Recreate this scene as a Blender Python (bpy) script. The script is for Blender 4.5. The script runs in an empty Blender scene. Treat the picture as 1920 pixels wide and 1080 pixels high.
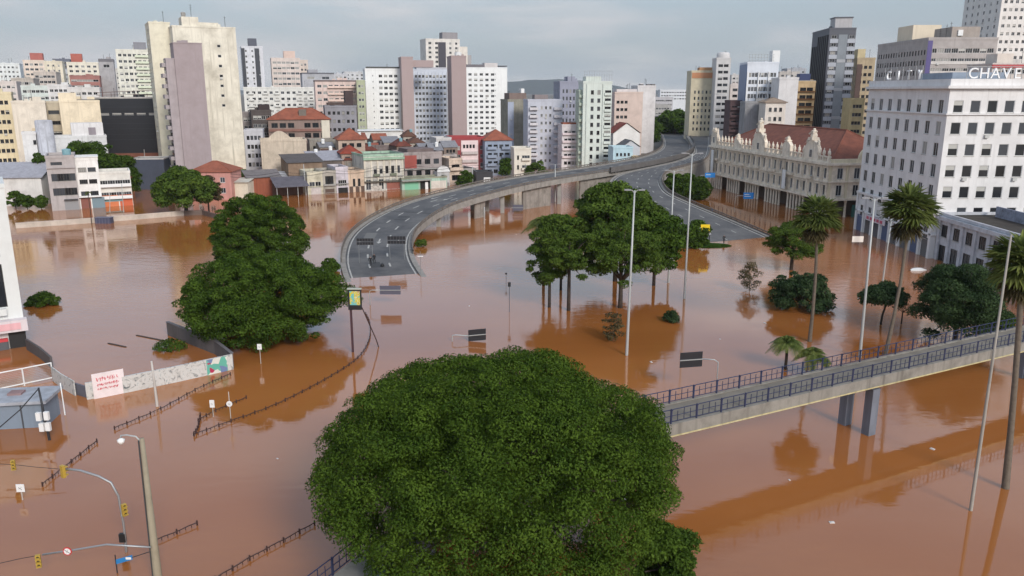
import bpy, bmesh, math, random
import numpy as np
from mathutils import Vector
random.seed(7)
sc = bpy.context.scene
COL = sc.collection
# ------------------------------------------------------------------ camera, sky, sun, exposure
CAMH, FPX = 30.0, 1500.0
PITCH = math.atan(368 / FPX)
CP, SP = math.cos(PITCH), math.sin(PITCH)
cam = bpy.data.objects.new('camera', bpy.data.cameras.new('camera'))
COL.objects.link(cam)
cam.location = (0, 0, CAMH)
cam.rotation_euler = (math.pi / 2 - PITCH, 0, 0)
cam.data.sensor_width = 36
cam.data.lens = FPX / 1920 * 36
cam.data.clip_end = 20000
cam.data.clip_start = 0.5
sc.camera = cam
SUN_DIR = Vector((0.42, -0.78, 0.52)).normalized()
w = bpy.data.worlds.new('World'); sc.world = w; w.use_nodes = True
nt = w.node_tree; nt.nodes.clear()
def wn(t, **k):
    n = nt.nodes.new(t)
    for a, b in k.items(): setattr(n, a, b)
    return n
sky = wn('ShaderNodeTexSky', sky_type='NISHITA', sun_disc=False)
sky.sun_elevation = math.asin(SUN_DIR.z)
sky.sun_rotation = math.atan2(SUN_DIR.x, SUN_DIR.y)
sky.air_density = 1.0; sky.dust_density = 1.0
tc = wn('ShaderNodeTexCoord'); mp = wn('ShaderNodeMapping'); mp.inputs['Scale'].default_value = (1.3, 1.3, 7.5)
no = wn('ShaderNodeTexNoise'); no.inputs['Scale'].default_value = 2.2; no.inputs['Detail'].default_value = 6; no.inputs['Roughness'].default_value = .55
cr = wn('ShaderNodeValToRGB')
cr.color_ramp.elements[0].position = .36; cr.color_ramp.elements[0].color = (.45, .45, .45, 1)
cr.color_ramp.elements[1].position = .66; cr.color_ramp.elements[1].color = (1, 1, 1, 1)
cl = wn('ShaderNodeMixRGB'); cl.inputs[1].default_value = (4.1, 4.8, 5.35, 1); cl.inputs[2].default_value = (7.2, 7.1, 7.0, 1)
mx = wn('ShaderNodeMixRGB')
bg = wn('ShaderNodeBackground'); bg.inputs['Strength'].default_value = .1
out = wn('ShaderNodeOutputWorld')
L = nt.links.new
L(tc.outputs['Generated'], mp.inputs['Vector']); L(mp.outputs[0], no.inputs['Vector']); L(no.outputs['Fac'], cr.inputs[0])
cn = wn('ShaderNodeMapRange'); cn.interpolation_type = 'SMOOTHSTEP'; cn.inputs['From Min'].default_value = .40; cn.inputs['From Max'].default_value = .68; L(no.outputs['Fac'], cn.inputs['Value'])
L(cn.outputs[0], cl.inputs[0])
ce = wn('ShaderNodeSeparateXYZ'); L(tc.outputs['Generated'], ce.inputs[0])
cf = wn('ShaderNodeMapRange'); cf.interpolation_type = 'SMOOTHSTEP'; cf.inputs['From Min'].default_value = .10; cf.inputs['From Max'].default_value = .45; cf.inputs['To Min'].default_value = 1.0; cf.inputs['To Max'].default_value = .4
L(ce.outputs['Z'], cf.inputs['Value'])          # cloud bank low over the horizon, broken cloud above
lo_ = wn('ShaderNodeMapRange'); lo_.inputs['From Min'].default_value = .02; lo_.inputs['From Max'].default_value = .16; lo_.inputs['To Min'].default_value = .92; lo_.inputs['To Max'].default_value = 0.0
L(ce.outputs['Z'], lo_.inputs['Value'])
c1 = wn('ShaderNodeMath', operation='MULTIPLY'); L(cr.outputs[0], c1.inputs[0]); L(cf.outputs[0], c1.inputs[1])
c2 = wn('ShaderNodeMath', operation='MAXIMUM'); L(c1.outputs[0], c2.inputs[0]); L(lo_.outputs[0], c2.inputs[1])
L(c2.outputs[0], mx.inputs[0]); L(sky.outputs[0], mx.inputs[1]); L(cl.outputs[0], mx.inputs[2])
sz = wn('ShaderNodeSeparateXYZ'); L(tc.outputs['Generated'], sz.inputs[0])
gr = wn('ShaderNodeMapRange'); gr.interpolation_type = 'SMOOTHSTEP'; gr.inputs['From Min'].default_value = .06; gr.inputs['From Max'].default_value = .27; gr.inputs['To Min'].default_value = 1.0; gr.inputs['To Max'].default_value = 1.85
L(sz.outputs['Z'], gr.inputs['Value'])          # an overcast sky brightens towards the zenith
mg = wn('ShaderNodeVectorMath', operation='SCALE'); L(mx.outputs[0], mg.inputs[0]); L(gr.outputs[0], mg.inputs['Scale'])
L(mg.outputs[0], bg.inputs['Color']); L(bg.outputs[0], out.inputs['Surface'])
sun = bpy.data.objects.new('sun', bpy.data.lights.new('sun', 'SUN')); COL.objects.link(sun)
sun.data.energy = 2.5; sun.data.angle = math.radians(16); sun.data.color = (1.0, .95, .88)
sun.rotation_euler = (-SUN_DIR).to_track_quat('-Z', 'Y').to_euler()
sun.location = (60, -60, 90)
vs = sc.view_settings
sc.display_settings.display_device = 'sRGB'
vs.view_transform = 'Standard'; vs.look = 'None'; vs.exposure = 0.0; vs.gamma = 1.0
sc.cycles.use_denoising = True
sc.cycles.max_bounces = 6; sc.cycles.diffuse_bounces = 3; sc.cycles.glossy_bounces = 3
sc.cycles.transmission_bounces = 3; sc.cycles.transparent_max_bounces = 6
sc.cycles.sample_clamp_indirect = 6
# ------------------------------------------------------------------ survey helpers: photo pixel -> place in the world
def ray(x, y):
    u = (x - 960) / FPX; v = (540 - y) / FPX
    return u, CP + v * SP, -SP + v * CP
def G(x, y, z=0.0):                       # the point at height z seen at that pixel
    r = ray(x, y); t = (z - CAMH) / r[2]
    return Vector((r[0] * t, r[1] * t, z))
def D(x, y, Y):                           # the point at distance Y seen at that pixel
    r = ray(x, y); t = Y / r[1]
    return Vector((r[0] * t, Y, CAMH + r[2] * t))
def pxx(P):
    d = P[1] * CP - (P[2] - CAMH) * SP
    return 960 + FPX * P[0] / d
# ------------------------------------------------------------------ materials
def S(r, g, b):
    f = lambda c: (c / 255 / 12.92) if c / 255 <= .04045 else ((c / 255 + .055) / 1.055) ** 2.4
    return (f(r), f(g), f(b))
MATS = {}
def base_mat(name):
    m = bpy.data.materials.new(name); m.use_nodes = True
    return m, m.node_tree, m.node_tree.nodes['Principled BSDF']
def plain(name, col, rough=.7, metal=0.0, spec=.5):
    if name in MATS: return MATS[name]
    m, t, b = base_mat(name)
    b.inputs['Base Color'].default_value = (*col, 1); b.inputs['Roughness'].default_value = rough
    b.inputs['Metallic'].default_value = metal; b.inputs['Specular IOR Level'].default_value = spec
    MATS[name] = m
    return m
def weathered(col, dirt=.55, rough=.85, scale=.35, dark=.42, streak=True, bump=0.0, tint=(.97, .94, .9)):
    """plaster, concrete: blotches and rain streaks over one colour"""
    key = ('w', tuple(round(c, 3) for c in col), dirt, rough, scale, dark, streak, bump)
    if key in MATS: return MATS[key]
    m, t, b = base_mat('weathered_plaster')
    n = t.nodes; l = t.links.new
    geo = n.new('ShaderNodeNewGeometry')
    a = n.new('ShaderNodeTexNoise'); a.inputs['Scale'].default_value = scale; a.inputs['Detail'].default_value = 7; a.inputs['Roughness'].default_value = .65
    l(geo.outputs['Position'], a.inputs['Vector'])
    r = n.new('ShaderNodeMapRange'); r.inputs['From Min'].default_value = .42; r.inputs['From Max'].default_value = .78
    l(a.outputs['Fac'], r.inputs['Value'])
    fac = r.outputs[0]
    if streak:
        mp = n.new('ShaderNodeMapping'); mp.inputs['Scale'].default_value = (1.6, 1.6, .07)
        l(geo.outputs['Position'], mp.inputs['Vector'])
        s = n.new('ShaderNodeTexNoise'); s.inputs['Scale'].default_value = 1.0; s.inputs['Detail'].default_value = 5
        l(mp.outputs[0], s.inputs['Vector'])
        r2 = n.new('ShaderNodeMapRange'); r2.inputs['From Min'].default_value = .5; r2.inputs['From Max'].default_value = .8
        l(s.outputs['Fac'], r2.inputs['Value'])
        mxm = n.new('ShaderNodeMath'); mxm.operation = 'MAXIMUM'
        l(fac, mxm.inputs[0]); l(r2.outputs[0], mxm.inputs[1]); fac = mxm.outputs[0]
    mu = n.new('ShaderNodeMath'); mu.operation = 'MULTIPLY'; mu.inputs[1].default_value = dirt
    l(fac, mu.inputs[0])
    mix = n.new('ShaderNodeMixRGB'); mix.inputs[1].default_value = (*col, 1)
    mix.inputs[2].default_value = (col[0] * dark * tint[0], col[1] * dark * tint[1], col[2] * dark * tint[2], 1)
    l(mu.outputs[0], mix.inputs[0]); l(mix.outputs[0], b.inputs['Base Color'])
    b.inputs['Roughness'].default_value = rough; b.inputs['Specular IOR Level'].default_value = .3
    if bump:
        bp = n.new('ShaderNodeBump'); bp.inputs['Strength'].default_value = bump; bp.inputs['Distance'].default_value = .1
        l(a.outputs['Fac'], bp.inputs['Height']); l(bp.outputs[0], b.inputs['Normal'])
    MATS[key] = m
    return m
def tile_mat(col, key):
    if key in MATS: return MATS[key]
    m, t, b = base_mat('clay_tile'); n = t.nodes; l = t.links.new
    geo = n.new('ShaderNodeNewGeometry')
    a = n.new('ShaderNodeTexNoise'); a.inputs['Scale'].default_value = .5; a.inputs['Detail'].default_value = 8; a.inputs['Roughness'].default_value = .7
    l(geo.outputs['Position'], a.inputs['Vector'])
    cr = n.new('ShaderNodeValToRGB'); e = cr.color_ramp.elements
    e[0].position = .3; e[0].color = (col[0] * .6, col[1] * .6, col[2] * .62, 1); e[1].position = .68; e[1].color = (*[min(1, c * 1.12) for c in col], 1)
    l(a.outputs['Fac'], cr.inputs[0]); l(cr.outputs[0], b.inputs['Base Color'])
    wv = n.new('ShaderNodeTexWave'); wv.inputs['Scale'].default_value = 1.6; wv.inputs['Distortion'].default_value = .4
    l(geo.outputs['Position'], wv.inputs['Vector'])
    bp = n.new('ShaderNodeBump'); bp.inputs['Strength'].default_value = .5; bp.inputs['Distance'].default_value = .06
    l(wv.outputs['Fac'], bp.inputs['Height']); l(bp.outputs[0], b.inputs['Normal'])
    b.inputs['Roughness'].default_value = .85
    MATS[key] = m
    return m
def leaf_mat(name, c0, c1, trans=.32):
    if name in MATS: return MATS[name]
    m = bpy.data.materials.new(name); m.use_nodes = True; t = m.node_tree; n = t.nodes; l = t.links.new
    n.clear()
    g = n.new('ShaderNodeNewGeometry')
    cr = n.new('ShaderNodeValToRGB'); e = cr.color_ramp.elements
    e[0].color = (*c0, 1); e[1].color = (*c1, 1)
    ns = n.new('ShaderNodeTexNoise'); ns.inputs['Scale'].default_value = .55; ns.inputs['Detail'].default_value = 4
    l(g.outputs['Position'], ns.inputs['Vector'])
    mxv = n.new('ShaderNodeMath'); mxv.operation = 'MULTIPLY_ADD'; mxv.inputs[1].default_value = .35
    l(g.outputs['Random Per Island'], mxv.inputs[0])
    mm = n.new('ShaderNodeMapRange'); mm.inputs['From Min'].default_value = .3; mm.inputs['From Max'].default_value = .7; mm.inputs['To Max'].default_value = .6
    l(ns.outputs['Fac'], mm.inputs['Value']); l(mm.outputs[0], mxv.inputs[2]); l(mxv.outputs[0], cr.inputs[0])
    d = n.new('ShaderNodeBsdfPrincipled'); d.inputs['Roughness'].default_value = .7; d.inputs['Specular IOR Level'].default_value = .12
    tr = n.new('ShaderNodeBsdfTranslucent'); mix = n.new('ShaderNodeMixShader'); mix.inputs[0].default_value = trans
    o = n.new('ShaderNodeOutputMaterial')
    l(cr.outputs[0], d.inputs['Base Color']); l(cr.outputs[0], tr.inputs['Color'])
    l(d.outputs[0], mix.inputs[1]); l(tr.outputs[0], mix.inputs[2]); l(mix.outputs[0], o.inputs['Surface'])
    MATS[name] = m
    return m
GLASS = [plain('glass_dark', (.018, .02, .024), .12), plain('glass_grey', (.055, .06, .07), .15),
         plain('glass_curtain', (.30, .29, .27), .35), plain('glass_deep', (.008, .008, .01), .2)]
BLIND = plain('roller_blind', (.45, .44, .41), .7)
FRAME_W = plain('frame_white', (.62, .62, .61), .5)
FRAME_D = plain('frame_dark', (.05, .048, .045), .5)
FRAME_G = plain('frame_grey', (.25, .25, .26), .5)
STEEL = plain('galvanised_steel', (.34, .35, .36), .45, .6)
STEEL_D = plain('dark_steel', (.03, .03, .035), .5, .3)
CONC = weathered((.33, .32, .30), .6, dark=.5)
CONC_P = weathered((.45, .43, .40), .6, dark=.45)
ROOFG = weathered((.20, .19, .18), .7, streak=False, scale=.6)
WHITE = plain('white_paint', (.75, .75, .74), .6)
BLACK = plain('black_paint', (.012, .012, .013), .6)
# ------------------------------------------------------------------ mesh builder
class MB:
    def __init__(s): s.v = []; s.f = []; s.m = []
    def quad(s, a, b, c, d, m=0):
        i = len(s.v); s.v += [tuple(a), tuple(b), tuple(c), tuple(d)]; s.f.append((i, i + 1, i + 2, i + 3)); s.m.append(m)
    def poly(s, pts, m=0):
        i = len(s.v); s.v += [tuple(p) for p in pts]; s.f.append(tuple(range(i, i + len(pts)))); s.m.append(m)
    def box(s, x0, y0, z0, x1, y1, z1, m=0, T=None):
        i = len(s.v)
        pts = [(x0, y0, z0), (x1, y0, z0), (x1, y1, z0), (x0, y1, z0), (x0, y0, z1), (x1, y0, z1), (x1, y1, z1), (x0, y1, z1)]
        if T: pts = [T(p) for p in pts]
        s.v += [tuple(p) for p in pts]
        for f in ((0, 3, 2, 1), (4, 5, 6, 7), (0, 1, 5, 4), (1, 2, 6, 5), (2, 3, 7, 6), (3, 0, 4, 7)):
            s.f.append(tuple(i + k for k in f)); s.m.append(m)
    def bar(s, a, b, w=.05, h=None, m=0):
        a = Vector(a); b = Vector(b); d = (b - a)
        if d.length < 1e-6: return
        d.normalize(); h = h or w
        up = Vector((0, 0, 1)) if abs(d.z) < .95 else Vector((0, 1, 0))
        x = d.cross(up).normalized() * (w / 2); y = x.cross(d).normalized() * (h / 2)
        i = len(s.v)
        for P in (a, b):
            for k in (-x - y, x - y, x + y, -x + y): s.v.append(tuple(P + k))
        for f in ((0, 1, 2, 3), (7, 6, 5, 4), (0, 4, 5, 1), (1, 5, 6, 2), (2, 6, 7, 3), (3, 7, 4, 0)):
            s.f.append(tuple(i + k for k in f)); s.m.append(m)
    def tube(s, pts, rad, n=8, m=0, cap=True):
        pts = [Vector(p) for p in pts]; k = len(pts)
        if not hasattr(rad, '__len__'): rad = [rad] * k
        base = len(s.v); ref = Vector((.31, .95, .05)).normalized()
        for j, P in enumerate(pts):
            d = (pts[min(j + 1, k - 1)] - pts[max(j - 1, 0)]).normalized()
            x = d.cross(ref)
            if x.length < .1: x = d.cross(Vector((1, 0, 0)))
            x.normalize(); y = d.cross(x)
            for q in range(n):
                a = 2 * math.pi * q / n
                s.v.append(tuple(P + (x * math.cos(a) + y * math.sin(a)) * rad[j]))
        for j in range(k - 1):
            for q in range(n):
                a = base + j * n + q; b = base + j * n + (q + 1) % n
                s.f.append((a, b, b + n, a + n)); s.m.append(m)
        if cap:
            s.f.append(tuple(base + q for q in range(n))[::-1]); s.m.append(m)
            s.f.append(tuple(base + (k - 1) * n + q for q in range(n))); s.m.append(m)
    def lathe(s, prof, cx=0, cy=0, n=10, m=0):
        base = len(s.v)
        for r, z in prof:
            for q in range(n):
                a = 2 * math.pi * q / n; s.v.append((cx + r * math.cos(a), cy + r * math.sin(a), z))
        for j in range(len(prof) - 1):
            for q in range(n):
                a = base + j * n + q; b = base + j * n + (q + 1) % n
                s.f.append((a, b, b + n, a + n)); s.m.append(m)
    def mesh(s, name, mats, smooth=False):
        me = bpy.data.meshes.new(name); me.from_pydata(s.v, [], s.f)
        for m in (mats if isinstance(mats, (list, tuple)) else [mats]): me.materials.append(m)
        if any(s.m): me.polygons.foreach_set('material_index', s.m)
        if smooth: me.polygons.foreach_set('use_smooth', [True] * len(s.f))
        me.update()
        return me
    def build(s, name, mats, parent=None, smooth=False):
        return link(name, s.mesh(name, mats, smooth), parent)
def link(name, me, parent=None, loc=None, rz=None):
    o = bpy.data.objects.new(name, me); COL.objects.link(o)
    if parent is not None: o.parent = parent
    if loc is not None: o.location = loc
    if rz is not None: o.rotation_euler = (0, 0, rz)
    return o
def tag(o, label=None, cat=None, group=None, kind=None):
    if label: o['label'] = label
    if cat: o['category'] = cat
    if group: o['group'] = group
    if kind: o['kind'] = kind
    return o
def thing(name, label, cat, loc=(0, 0, 0), rz=0.0, group=None):
    o = link(name, None, None, loc, rz); o.empty_display_size = .3
    return tag(o, label, cat, group)
# ------------------------------------------------------------------ setting: terrain, flood water, hills
def struct(name, mb, mats): return tag(mb.build(name, mats), kind='structure')
def terr(Y, X=0):
    t = min(1, max(0, (Y - 275) / 130)); t = t * t * (3 - 2 * t)
    u = min(1, max(0, (Y - 400) / 500))
    return -2.2 + 5.2 * t + 5.5 * u
mb = MB()
ys = [-300, 0, 100, 200, 250, 275, 290, 305, 320, 340, 360, 380, 405, 450, 500, 600, 750, 900, 1300, 2500, 16000]
xs = [-9000, -1500, -500, -250, -100, 0, 100, 250, 500, 1500, 9000]
for i in range(len(ys) - 1):
    for j in range(len(xs) - 1):
        mb.quad((xs[j], ys[i], terr(ys[i])), (xs[j + 1], ys[i], terr(ys[i])), (xs[j + 1], ys[i + 1], terr(ys[i + 1])), (xs[j], ys[i + 1], terr(ys[i + 1])))
struct('ground', mb, weathered((.17, .15, .125), .6, scale=.05, streak=False))
# water
m, t, b = base_mat('flood_water'); n = t.nodes; l = t.links.new
geo = n.new('ShaderNodeNewGeometry')
a = n.new('ShaderNodeTexNoise'); a.inputs['Scale'].default_value = .02; a.inputs['Detail'].default_value = 7; a.inputs['Distortion'].default_value = .8
mpa = n.new('ShaderNodeMapping'); mpa.inputs['Scale'].default_value = (.6, 2.2, 1); mpa.inputs['Rotation'].default_value = (0, 0, -.5)
l(geo.outputs['Position'], mpa.inputs['Vector']); l(mpa.outputs[0], a.inputs['Vector'])
cr = n.new('ShaderNodeValToRGB'); e = cr.color_ramp.elements
e[0].position = .3; e[0].color = (.30, .104, .026, 1); e[1].position = .7; e[1].color = (.375, .138, .038, 1)
l(a.outputs['Fac'], cr.inputs[0]); l(cr.outputs[0], b.inputs['Base Color'])
b.inputs['Roughness'].default_value = .035; b.inputs['IOR'].default_value = 1.72
mp = n.new('ShaderNodeMapping'); mp.inputs['Scale'].default_value = (.8, 1.5, 1); mp.inputs['Rotation'].default_value = (0, 0, .35)
l(geo.outputs['Position'], mp.inputs['Vector'])
n1 = n.new('ShaderNodeTexNoise'); n1.inputs['Scale'].default_value = 1.6; n1.inputs['Detail'].default_value = 5; n1.inputs['Roughness'].default_value = .6
l(mp.outputs[0], n1.inputs['Vector'])
n2 = n.new('ShaderNodeTexNoise'); n2.inputs['Scale'].default_value = .028; n2.inputs['Detail'].default_value = 2
l(geo.outputs['Position'], n2.inputs['Vector'])
r = n.new('ShaderNodeMapRange'); r.inputs['From Min'].default_value = .42; r.inputs['From Max'].default_value = .64; r.inputs['To Min'].default_value = .08; r.inputs['To Max'].default_value = .9
l(n2.outputs['Fac'], r.inputs['Value'])
bp = n.new('ShaderNodeBump'); bp.inputs['Distance'].default_value = .022
l(r.outputs[0], bp.inputs['Strength']); l(n1.outputs['Fac'], bp.inputs['Height'])
n3 = n.new('ShaderNodeTexNoise'); n3.inputs['Scale'].default_value = .42; n3.inputs['Detail'].default_value = 2; n3.inputs['Distortion'].default_value = .6
mp3 = n.new('ShaderNodeMapping'); mp3.inputs['Scale'].default_value = (.75, 1.6, 1); mp3.inputs['Rotation'].default_value = (0, 0, -.2); l(geo.outputs['Position'], mp3.inputs['Vector']); l(mp3.outputs[0], n3.inputs['Vector'])
bp3 = n.new('ShaderNodeBump'); bp3.inputs['Distance'].default_value = .05
r3 = n.new('ShaderNodeMapRange'); r3.inputs['From Min'].default_value = .38; r3.inputs['From Max'].default_value = .62; r3.inputs['To Min'].default_value = .10; r3.inputs['To Max'].default_value = .6; l(n2.outputs['Fac'], r3.inputs['Value']); l(r3.outputs[0], bp3.inputs['Strength'])
l(n3.outputs['Fac'], bp3.inputs['Height']); l(bp.outputs[0], bp3.inputs['Normal']); l(bp3.outputs[0], b.inputs['Normal'])
mb = MB(); mb.quad((-700, -150, 0), (700, -150, 0), (700, 345, 0), (-700, 345, 0))
struct('flood_water', mb, m)
# hills far behind the city
def hill(x0, x1, Y, prof, col):
    mb = MB(); N = 60; rows = []
    for k in range(5):
        row = []
        for i in range(N + 1):
            f = i / N; px = x0 + (x1 - x0) * f
            y = np.interp(f, [q[0] for q in prof], [q[1] for q in prof])
            P = D(px, y, Y); h = P.z + 3 * math.sin(i * 1.7) + 2 * math.sin(i * .6)
            row.append((P.x, Y + (k - 1) * 500, max(-5, h * (0, 1, .9, .6, 0)[k]) if k else -5))
        rows.append(row)
    for k in range(4):
        for i in range(N): mb.quad(rows[k][i], rows[k][i + 1], rows[k + 1][i + 1], rows[k + 1][i])
    o = mb.build('hill', weathered(col, .5, scale=.01, streak=False), smooth=True)
    return tag(o, kind='structure')
hill(560, 1420, 8000, [(0, 176), (.25, 165), (.42, 156), (.5, 150), (.57, 149), (.64, 152), (.72, 166), (.8, 170), (.9, 166), (1, 172)], (.05, .065, .06))
hill(-300, 700, 8600, [(0, 172), (.5, 166), (1, 174)], (.05, .065, .06))
# ------------------------------------------------------------------ buildings
WCACHE = {}
def window_mesh(w, h, n, fm, gi, sill, ft=.08):
    key = (round(w, 2), round(h, 2), n, fm.name, gi, sill, ft)
    if key in WCACHE: return WCACHE[key]
    mb = MB(); t = ft
    for (x0, z0, x1, z1) in ((0, 0, t, h), (w - t, 0, w, h), (t, 0, w - t, t), (t, h - t, w - t, h)): mb.box(x0, .07, z0, x1, .16, z1, 0)
    for i in range(1, n): mb.box(w * i / n - .03, .085, t, w * i / n + .03, .15, h - t, 0)
    if gi == 4:
        k = random.choice((.4, .6)) * h
        mb.quad((t, .13, t), (w - t, .13, t), (w - t, .13, k), (t, .13, k), 1)
        mb.quad((t, .12, k), (w - t, .12, k), (w - t, .12, h - t), (t, .12, h - t), 2)
    else: mb.quad((t, .13, t), (w - t, .13, t), (w - t, .13, h - t), (t, .13, h - t), 1)
    if sill: mb.box(-.08, -.07, -.1, w + .08, .06, -.01, 3)
    me = mb.mesh('window', [fm, GLASS[gi] if gi < 4 else GLASS[0], BLIND, CONC_P])
    WCACHE[key] = me
    return me
def facade(mb, o, d, W, z0, z1, rows, mi=0, rec=.2):
    inx, iny = -d[1], d[0]
    def P(x, z, y=0): return (o[0] + d[0] * x + inx * y, o[1] + d[1] * x + iny * y, z)
    ops = [(a, c, zb, zt) for zb, zt, l_ in rows for a, c in l_]
    zs = sorted({round(z, 4) for z in [z0, z1] + [q[2] for q in ops] + [q[3] for q in ops] if z0 <= z <= z1})
    for za, zc in zip(zs, zs[1:]):
        zm = (za + zc) / 2; x = 0
        for a, c in sorted((q[0], q[1]) for q in ops if q[2] < zm < q[3]):
            if a > x + 1e-4: mb.quad(P(x, za), P(a, za), P(a, zc), P(x, zc), mi)
            x = max(x, c)
        if x < W - 1e-4: mb.quad(P(x, za), P(W, za), P(W, zc), P(x, zc), mi)
    for a, c, zb, zt in ops:
        mb.quad(P(a, zb), P(a, zb, rec), P(a, zt, rec), P(a, zt), mi); mb.quad(P(c, zb), P(c, zb, rec), P(c, zt, rec), P(c, zt), mi)
        mb.quad(P(a, zb), P(c, zb), P(c, zb, rec), P(a, zb, rec), mi); mb.quad(P(a, zt), P(c, zt), P(c, zt, rec), P(a, zt, rec), mi)
def wins(c, r, w, h, fh=3.0, top=1.2, ml=.8, mr=.8, n=2, skip=None, sill=True, fm=None, glass=(5, 3, 1, 3, 2), name='window', xs=None):
    return dict(c=c, r=r, w=w, h=h, fh=fh, top=top, ml=ml, mr=mr, n=n, skip=skip, sill=sill, fm=fm, glass=glass, name=name, xs=xs)
class Bld: pass
_m = MB(); _m.box(0, -.42, 0, .75, -.01, .5); AC_MESH = _m.mesh('air_conditioner', plain('ac_white', (.5, .5, .48), .6))
RND = random.Random(11)
def make(name, label, p0, rot, Lx, Dp, H, col, front=None, left=None, right=None, roof='flat', rcol=None, zb=-1.5, par=.7, rh=3.0, cat='building', group=None, parcol=None, fm=None, dirt=.55, ov=.5, group_o=None):
    """a building of real size: front-left corner p0, front Lx long turned by rot, Dp deep, wall top H"""
    root = thing(name, label, cat, (p0[0], p0[1], 0), rot, group)
    if isinstance(col, tuple):
        g_ = .3 * col[0] + .6 * col[1] + .1 * col[2]; col = tuple(c * .72 + g_ * .28 for c in col)
    mat = col if not isinstance(col, tuple) else weathered(col, dirt)
    fm = fm or FRAME_W
    mb = MB()
    faces = [((0, 0), (1, 0), Lx, front), ((Lx, 0), (0, 1), Dp, right), ((Lx, Dp), (-1, 0), Lx, None), ((0, Dp), (0, -1), Dp, left)]
    nwin = 0
    for o, d, W, specs in faces:
        rows = {}
        for sp in (specs if isinstance(specs, list) else [specs] if specs else []):
            if sp['xs']: cen = sp['xs']
            else: cen = [sp['ml'] + (i + .5) * (W - sp['ml'] - sp['mr']) / sp['c'] for i in range(sp['c'])]
            for k in range(sp['r']):
                zt = H - sp['top'] - k * sp['fh']; zbm = zt - sp['h']
                if zbm < zb + .3: break
                for i, cx in enumerate(cen):
                    if sp['skip'] and sp['skip'](i, k): continue
                    ww = min(sp['w'], W * .98)
                    a, c = cx - ww / 2, cx + ww / 2
                    if a < 0.02 or c > W - .02: continue
                    rows.setdefault((round(zbm, 3), round(zt, 3)), []).append((a, c))
                    gi = RND.choices(range(5), sp['glass'])[0]
                    link(sp['name'], window_mesh(ww, sp['h'], sp['n'], sp['fm'] or fm, gi, sp['sill']), root, (o[0] + d[0] * a, o[1] + d[1] * a, zbm), math.atan2(d[1], d[0]))
                    nwin += 1
                    if sp['w'] < 2.3 and k > 0 and RND.random() < .07:
                        link('air_conditioner', AC_MESH, root, (o[0] + d[0] * (a + .1), o[1] + d[1] * (a + .1), zbm - .62), math.atan2(d[1], d[0]))
        facade(mb, o, d, W, zb, H, [(k[0], k[1], sorted(v)) for k, v in rows.items()])
    mb.build('wall', mat, root)
    rm = rcol if (rcol is not None and not isinstance(rcol, tuple)) else weathered(rcol or (.2, .19, .18), .7, streak=False, scale=.6)
    mb = MB()
    if roof == 'flat':
        mb.box(.05, .05, H - .35, Lx - .05, Dp - .05, H - .1); mb.build('roof', rm, root)
        if par:
            t = .3; e = .1; mb = MB()
            mb.box(-e, -e, H, Lx + e, t, H + par); mb.box(-e, Dp - t, H, Lx + e, Dp + e, H + par)
            mb.box(-e, t, H, t, Dp - t, H + par); mb.box(Lx - t, t, H, Lx + e, Dp - t, H + par)
            mb.build('parapet', parcol if parcol is not None and not isinstance(parcol, tuple) else (weathered(parcol, dirt) if parcol else mat), root)
    elif roof == 'hip':
        k = min(Lx, Dp) / 2
        A = [(-ov, -ov, H), (Lx + ov, -ov, H), (Lx + ov, Dp + ov, H), (-ov, Dp + ov, H)]
        if Lx >= Dp: R = [(k, Dp / 2, H + rh), (Lx - k, Dp / 2, H + rh)]; F = [(A[0], A[1], R[1], R[0]), (A[2], A[3], R[0], R[1])]; T = [(A[1], A[2], R[1]), (A[3], A[0], R[0])]
        else: R = [(Lx / 2, k, H + rh), (Lx / 2, Dp - k, H + rh)]; F = [(A[1], A[2], R[1], R[0]), (A[3], A[0], R[0], R[1])]; T = [(A[0], A[1], R[0]), (A[2], A[3], R[1])]
        for f in F: mb.quad(*f)
        for f in T: mb.poly(f)
        mb.quad(*[(p[0], p[1], p[2] - .12) for p in A])
        for i in range(4): p, q = A[i], A[(i + 1) % 4]; mb.quad(p, q, (q[0], q[1], q[2] - .12), (p[0], p[1], p[2] - .12))
        ro = mb.build('roof', rm, root)
        mb = MB(); mb.tube([R[0], R[1]], .14, 6)
        for q, pp in ((0, 0), (1, 1), (1, 2), (0, 3)) if Lx >= Dp else ((0, 0), (0, 1), (1, 2), (1, 3)): mb.tube([A[pp], R[q]], .12, 6)
        mb.build('ridge', rm, ro)
    elif roof == 'gable':      # ridge along x
        mb.quad((-ov, -ov, H), (Lx + ov, -ov, H), (Lx + ov, Dp / 2, H + rh), (-ov, Dp / 2, H + rh)); mb.quad((-ov, Dp + ov, H), (Lx + ov, Dp + ov, H), (Lx + ov, Dp / 2, H + rh), (-ov, Dp / 2, H + rh))
        mb.quad((-ov, -ov, H - .12), (Lx + ov, -ov, H - .12), (Lx + ov, Dp / 2, H + rh - .12), (-ov, Dp / 2, H + rh - .12)); mb.quad((-ov, -ov, H - .12), (Lx + ov, -ov, H - .12), (Lx + ov, -ov, H), (-ov, -ov, H))
        mb.build('roof', rm, root)
        for x in (0.02, Lx - .02): mb = MB(); mb.poly([(x, 0, H - .1), (x, Dp, H - .1), (x, Dp / 2, H + rh - .14)]); mb.build('gable_wall', mat, root)
    elif roof == 'gabley':     # ridge runs into the depth, gable to the front
        mb.quad((-ov, -ov, H), (Lx / 2, -ov, H + rh), (Lx / 2, Dp + ov, H + rh), (-ov, Dp + ov, H)); mb.quad((Lx + ov, -ov, H), (Lx / 2, -ov, H + rh), (Lx / 2, Dp + ov, H + rh), (Lx + ov, Dp + ov, H))
        mb.build('roof', rm, root)
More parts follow.
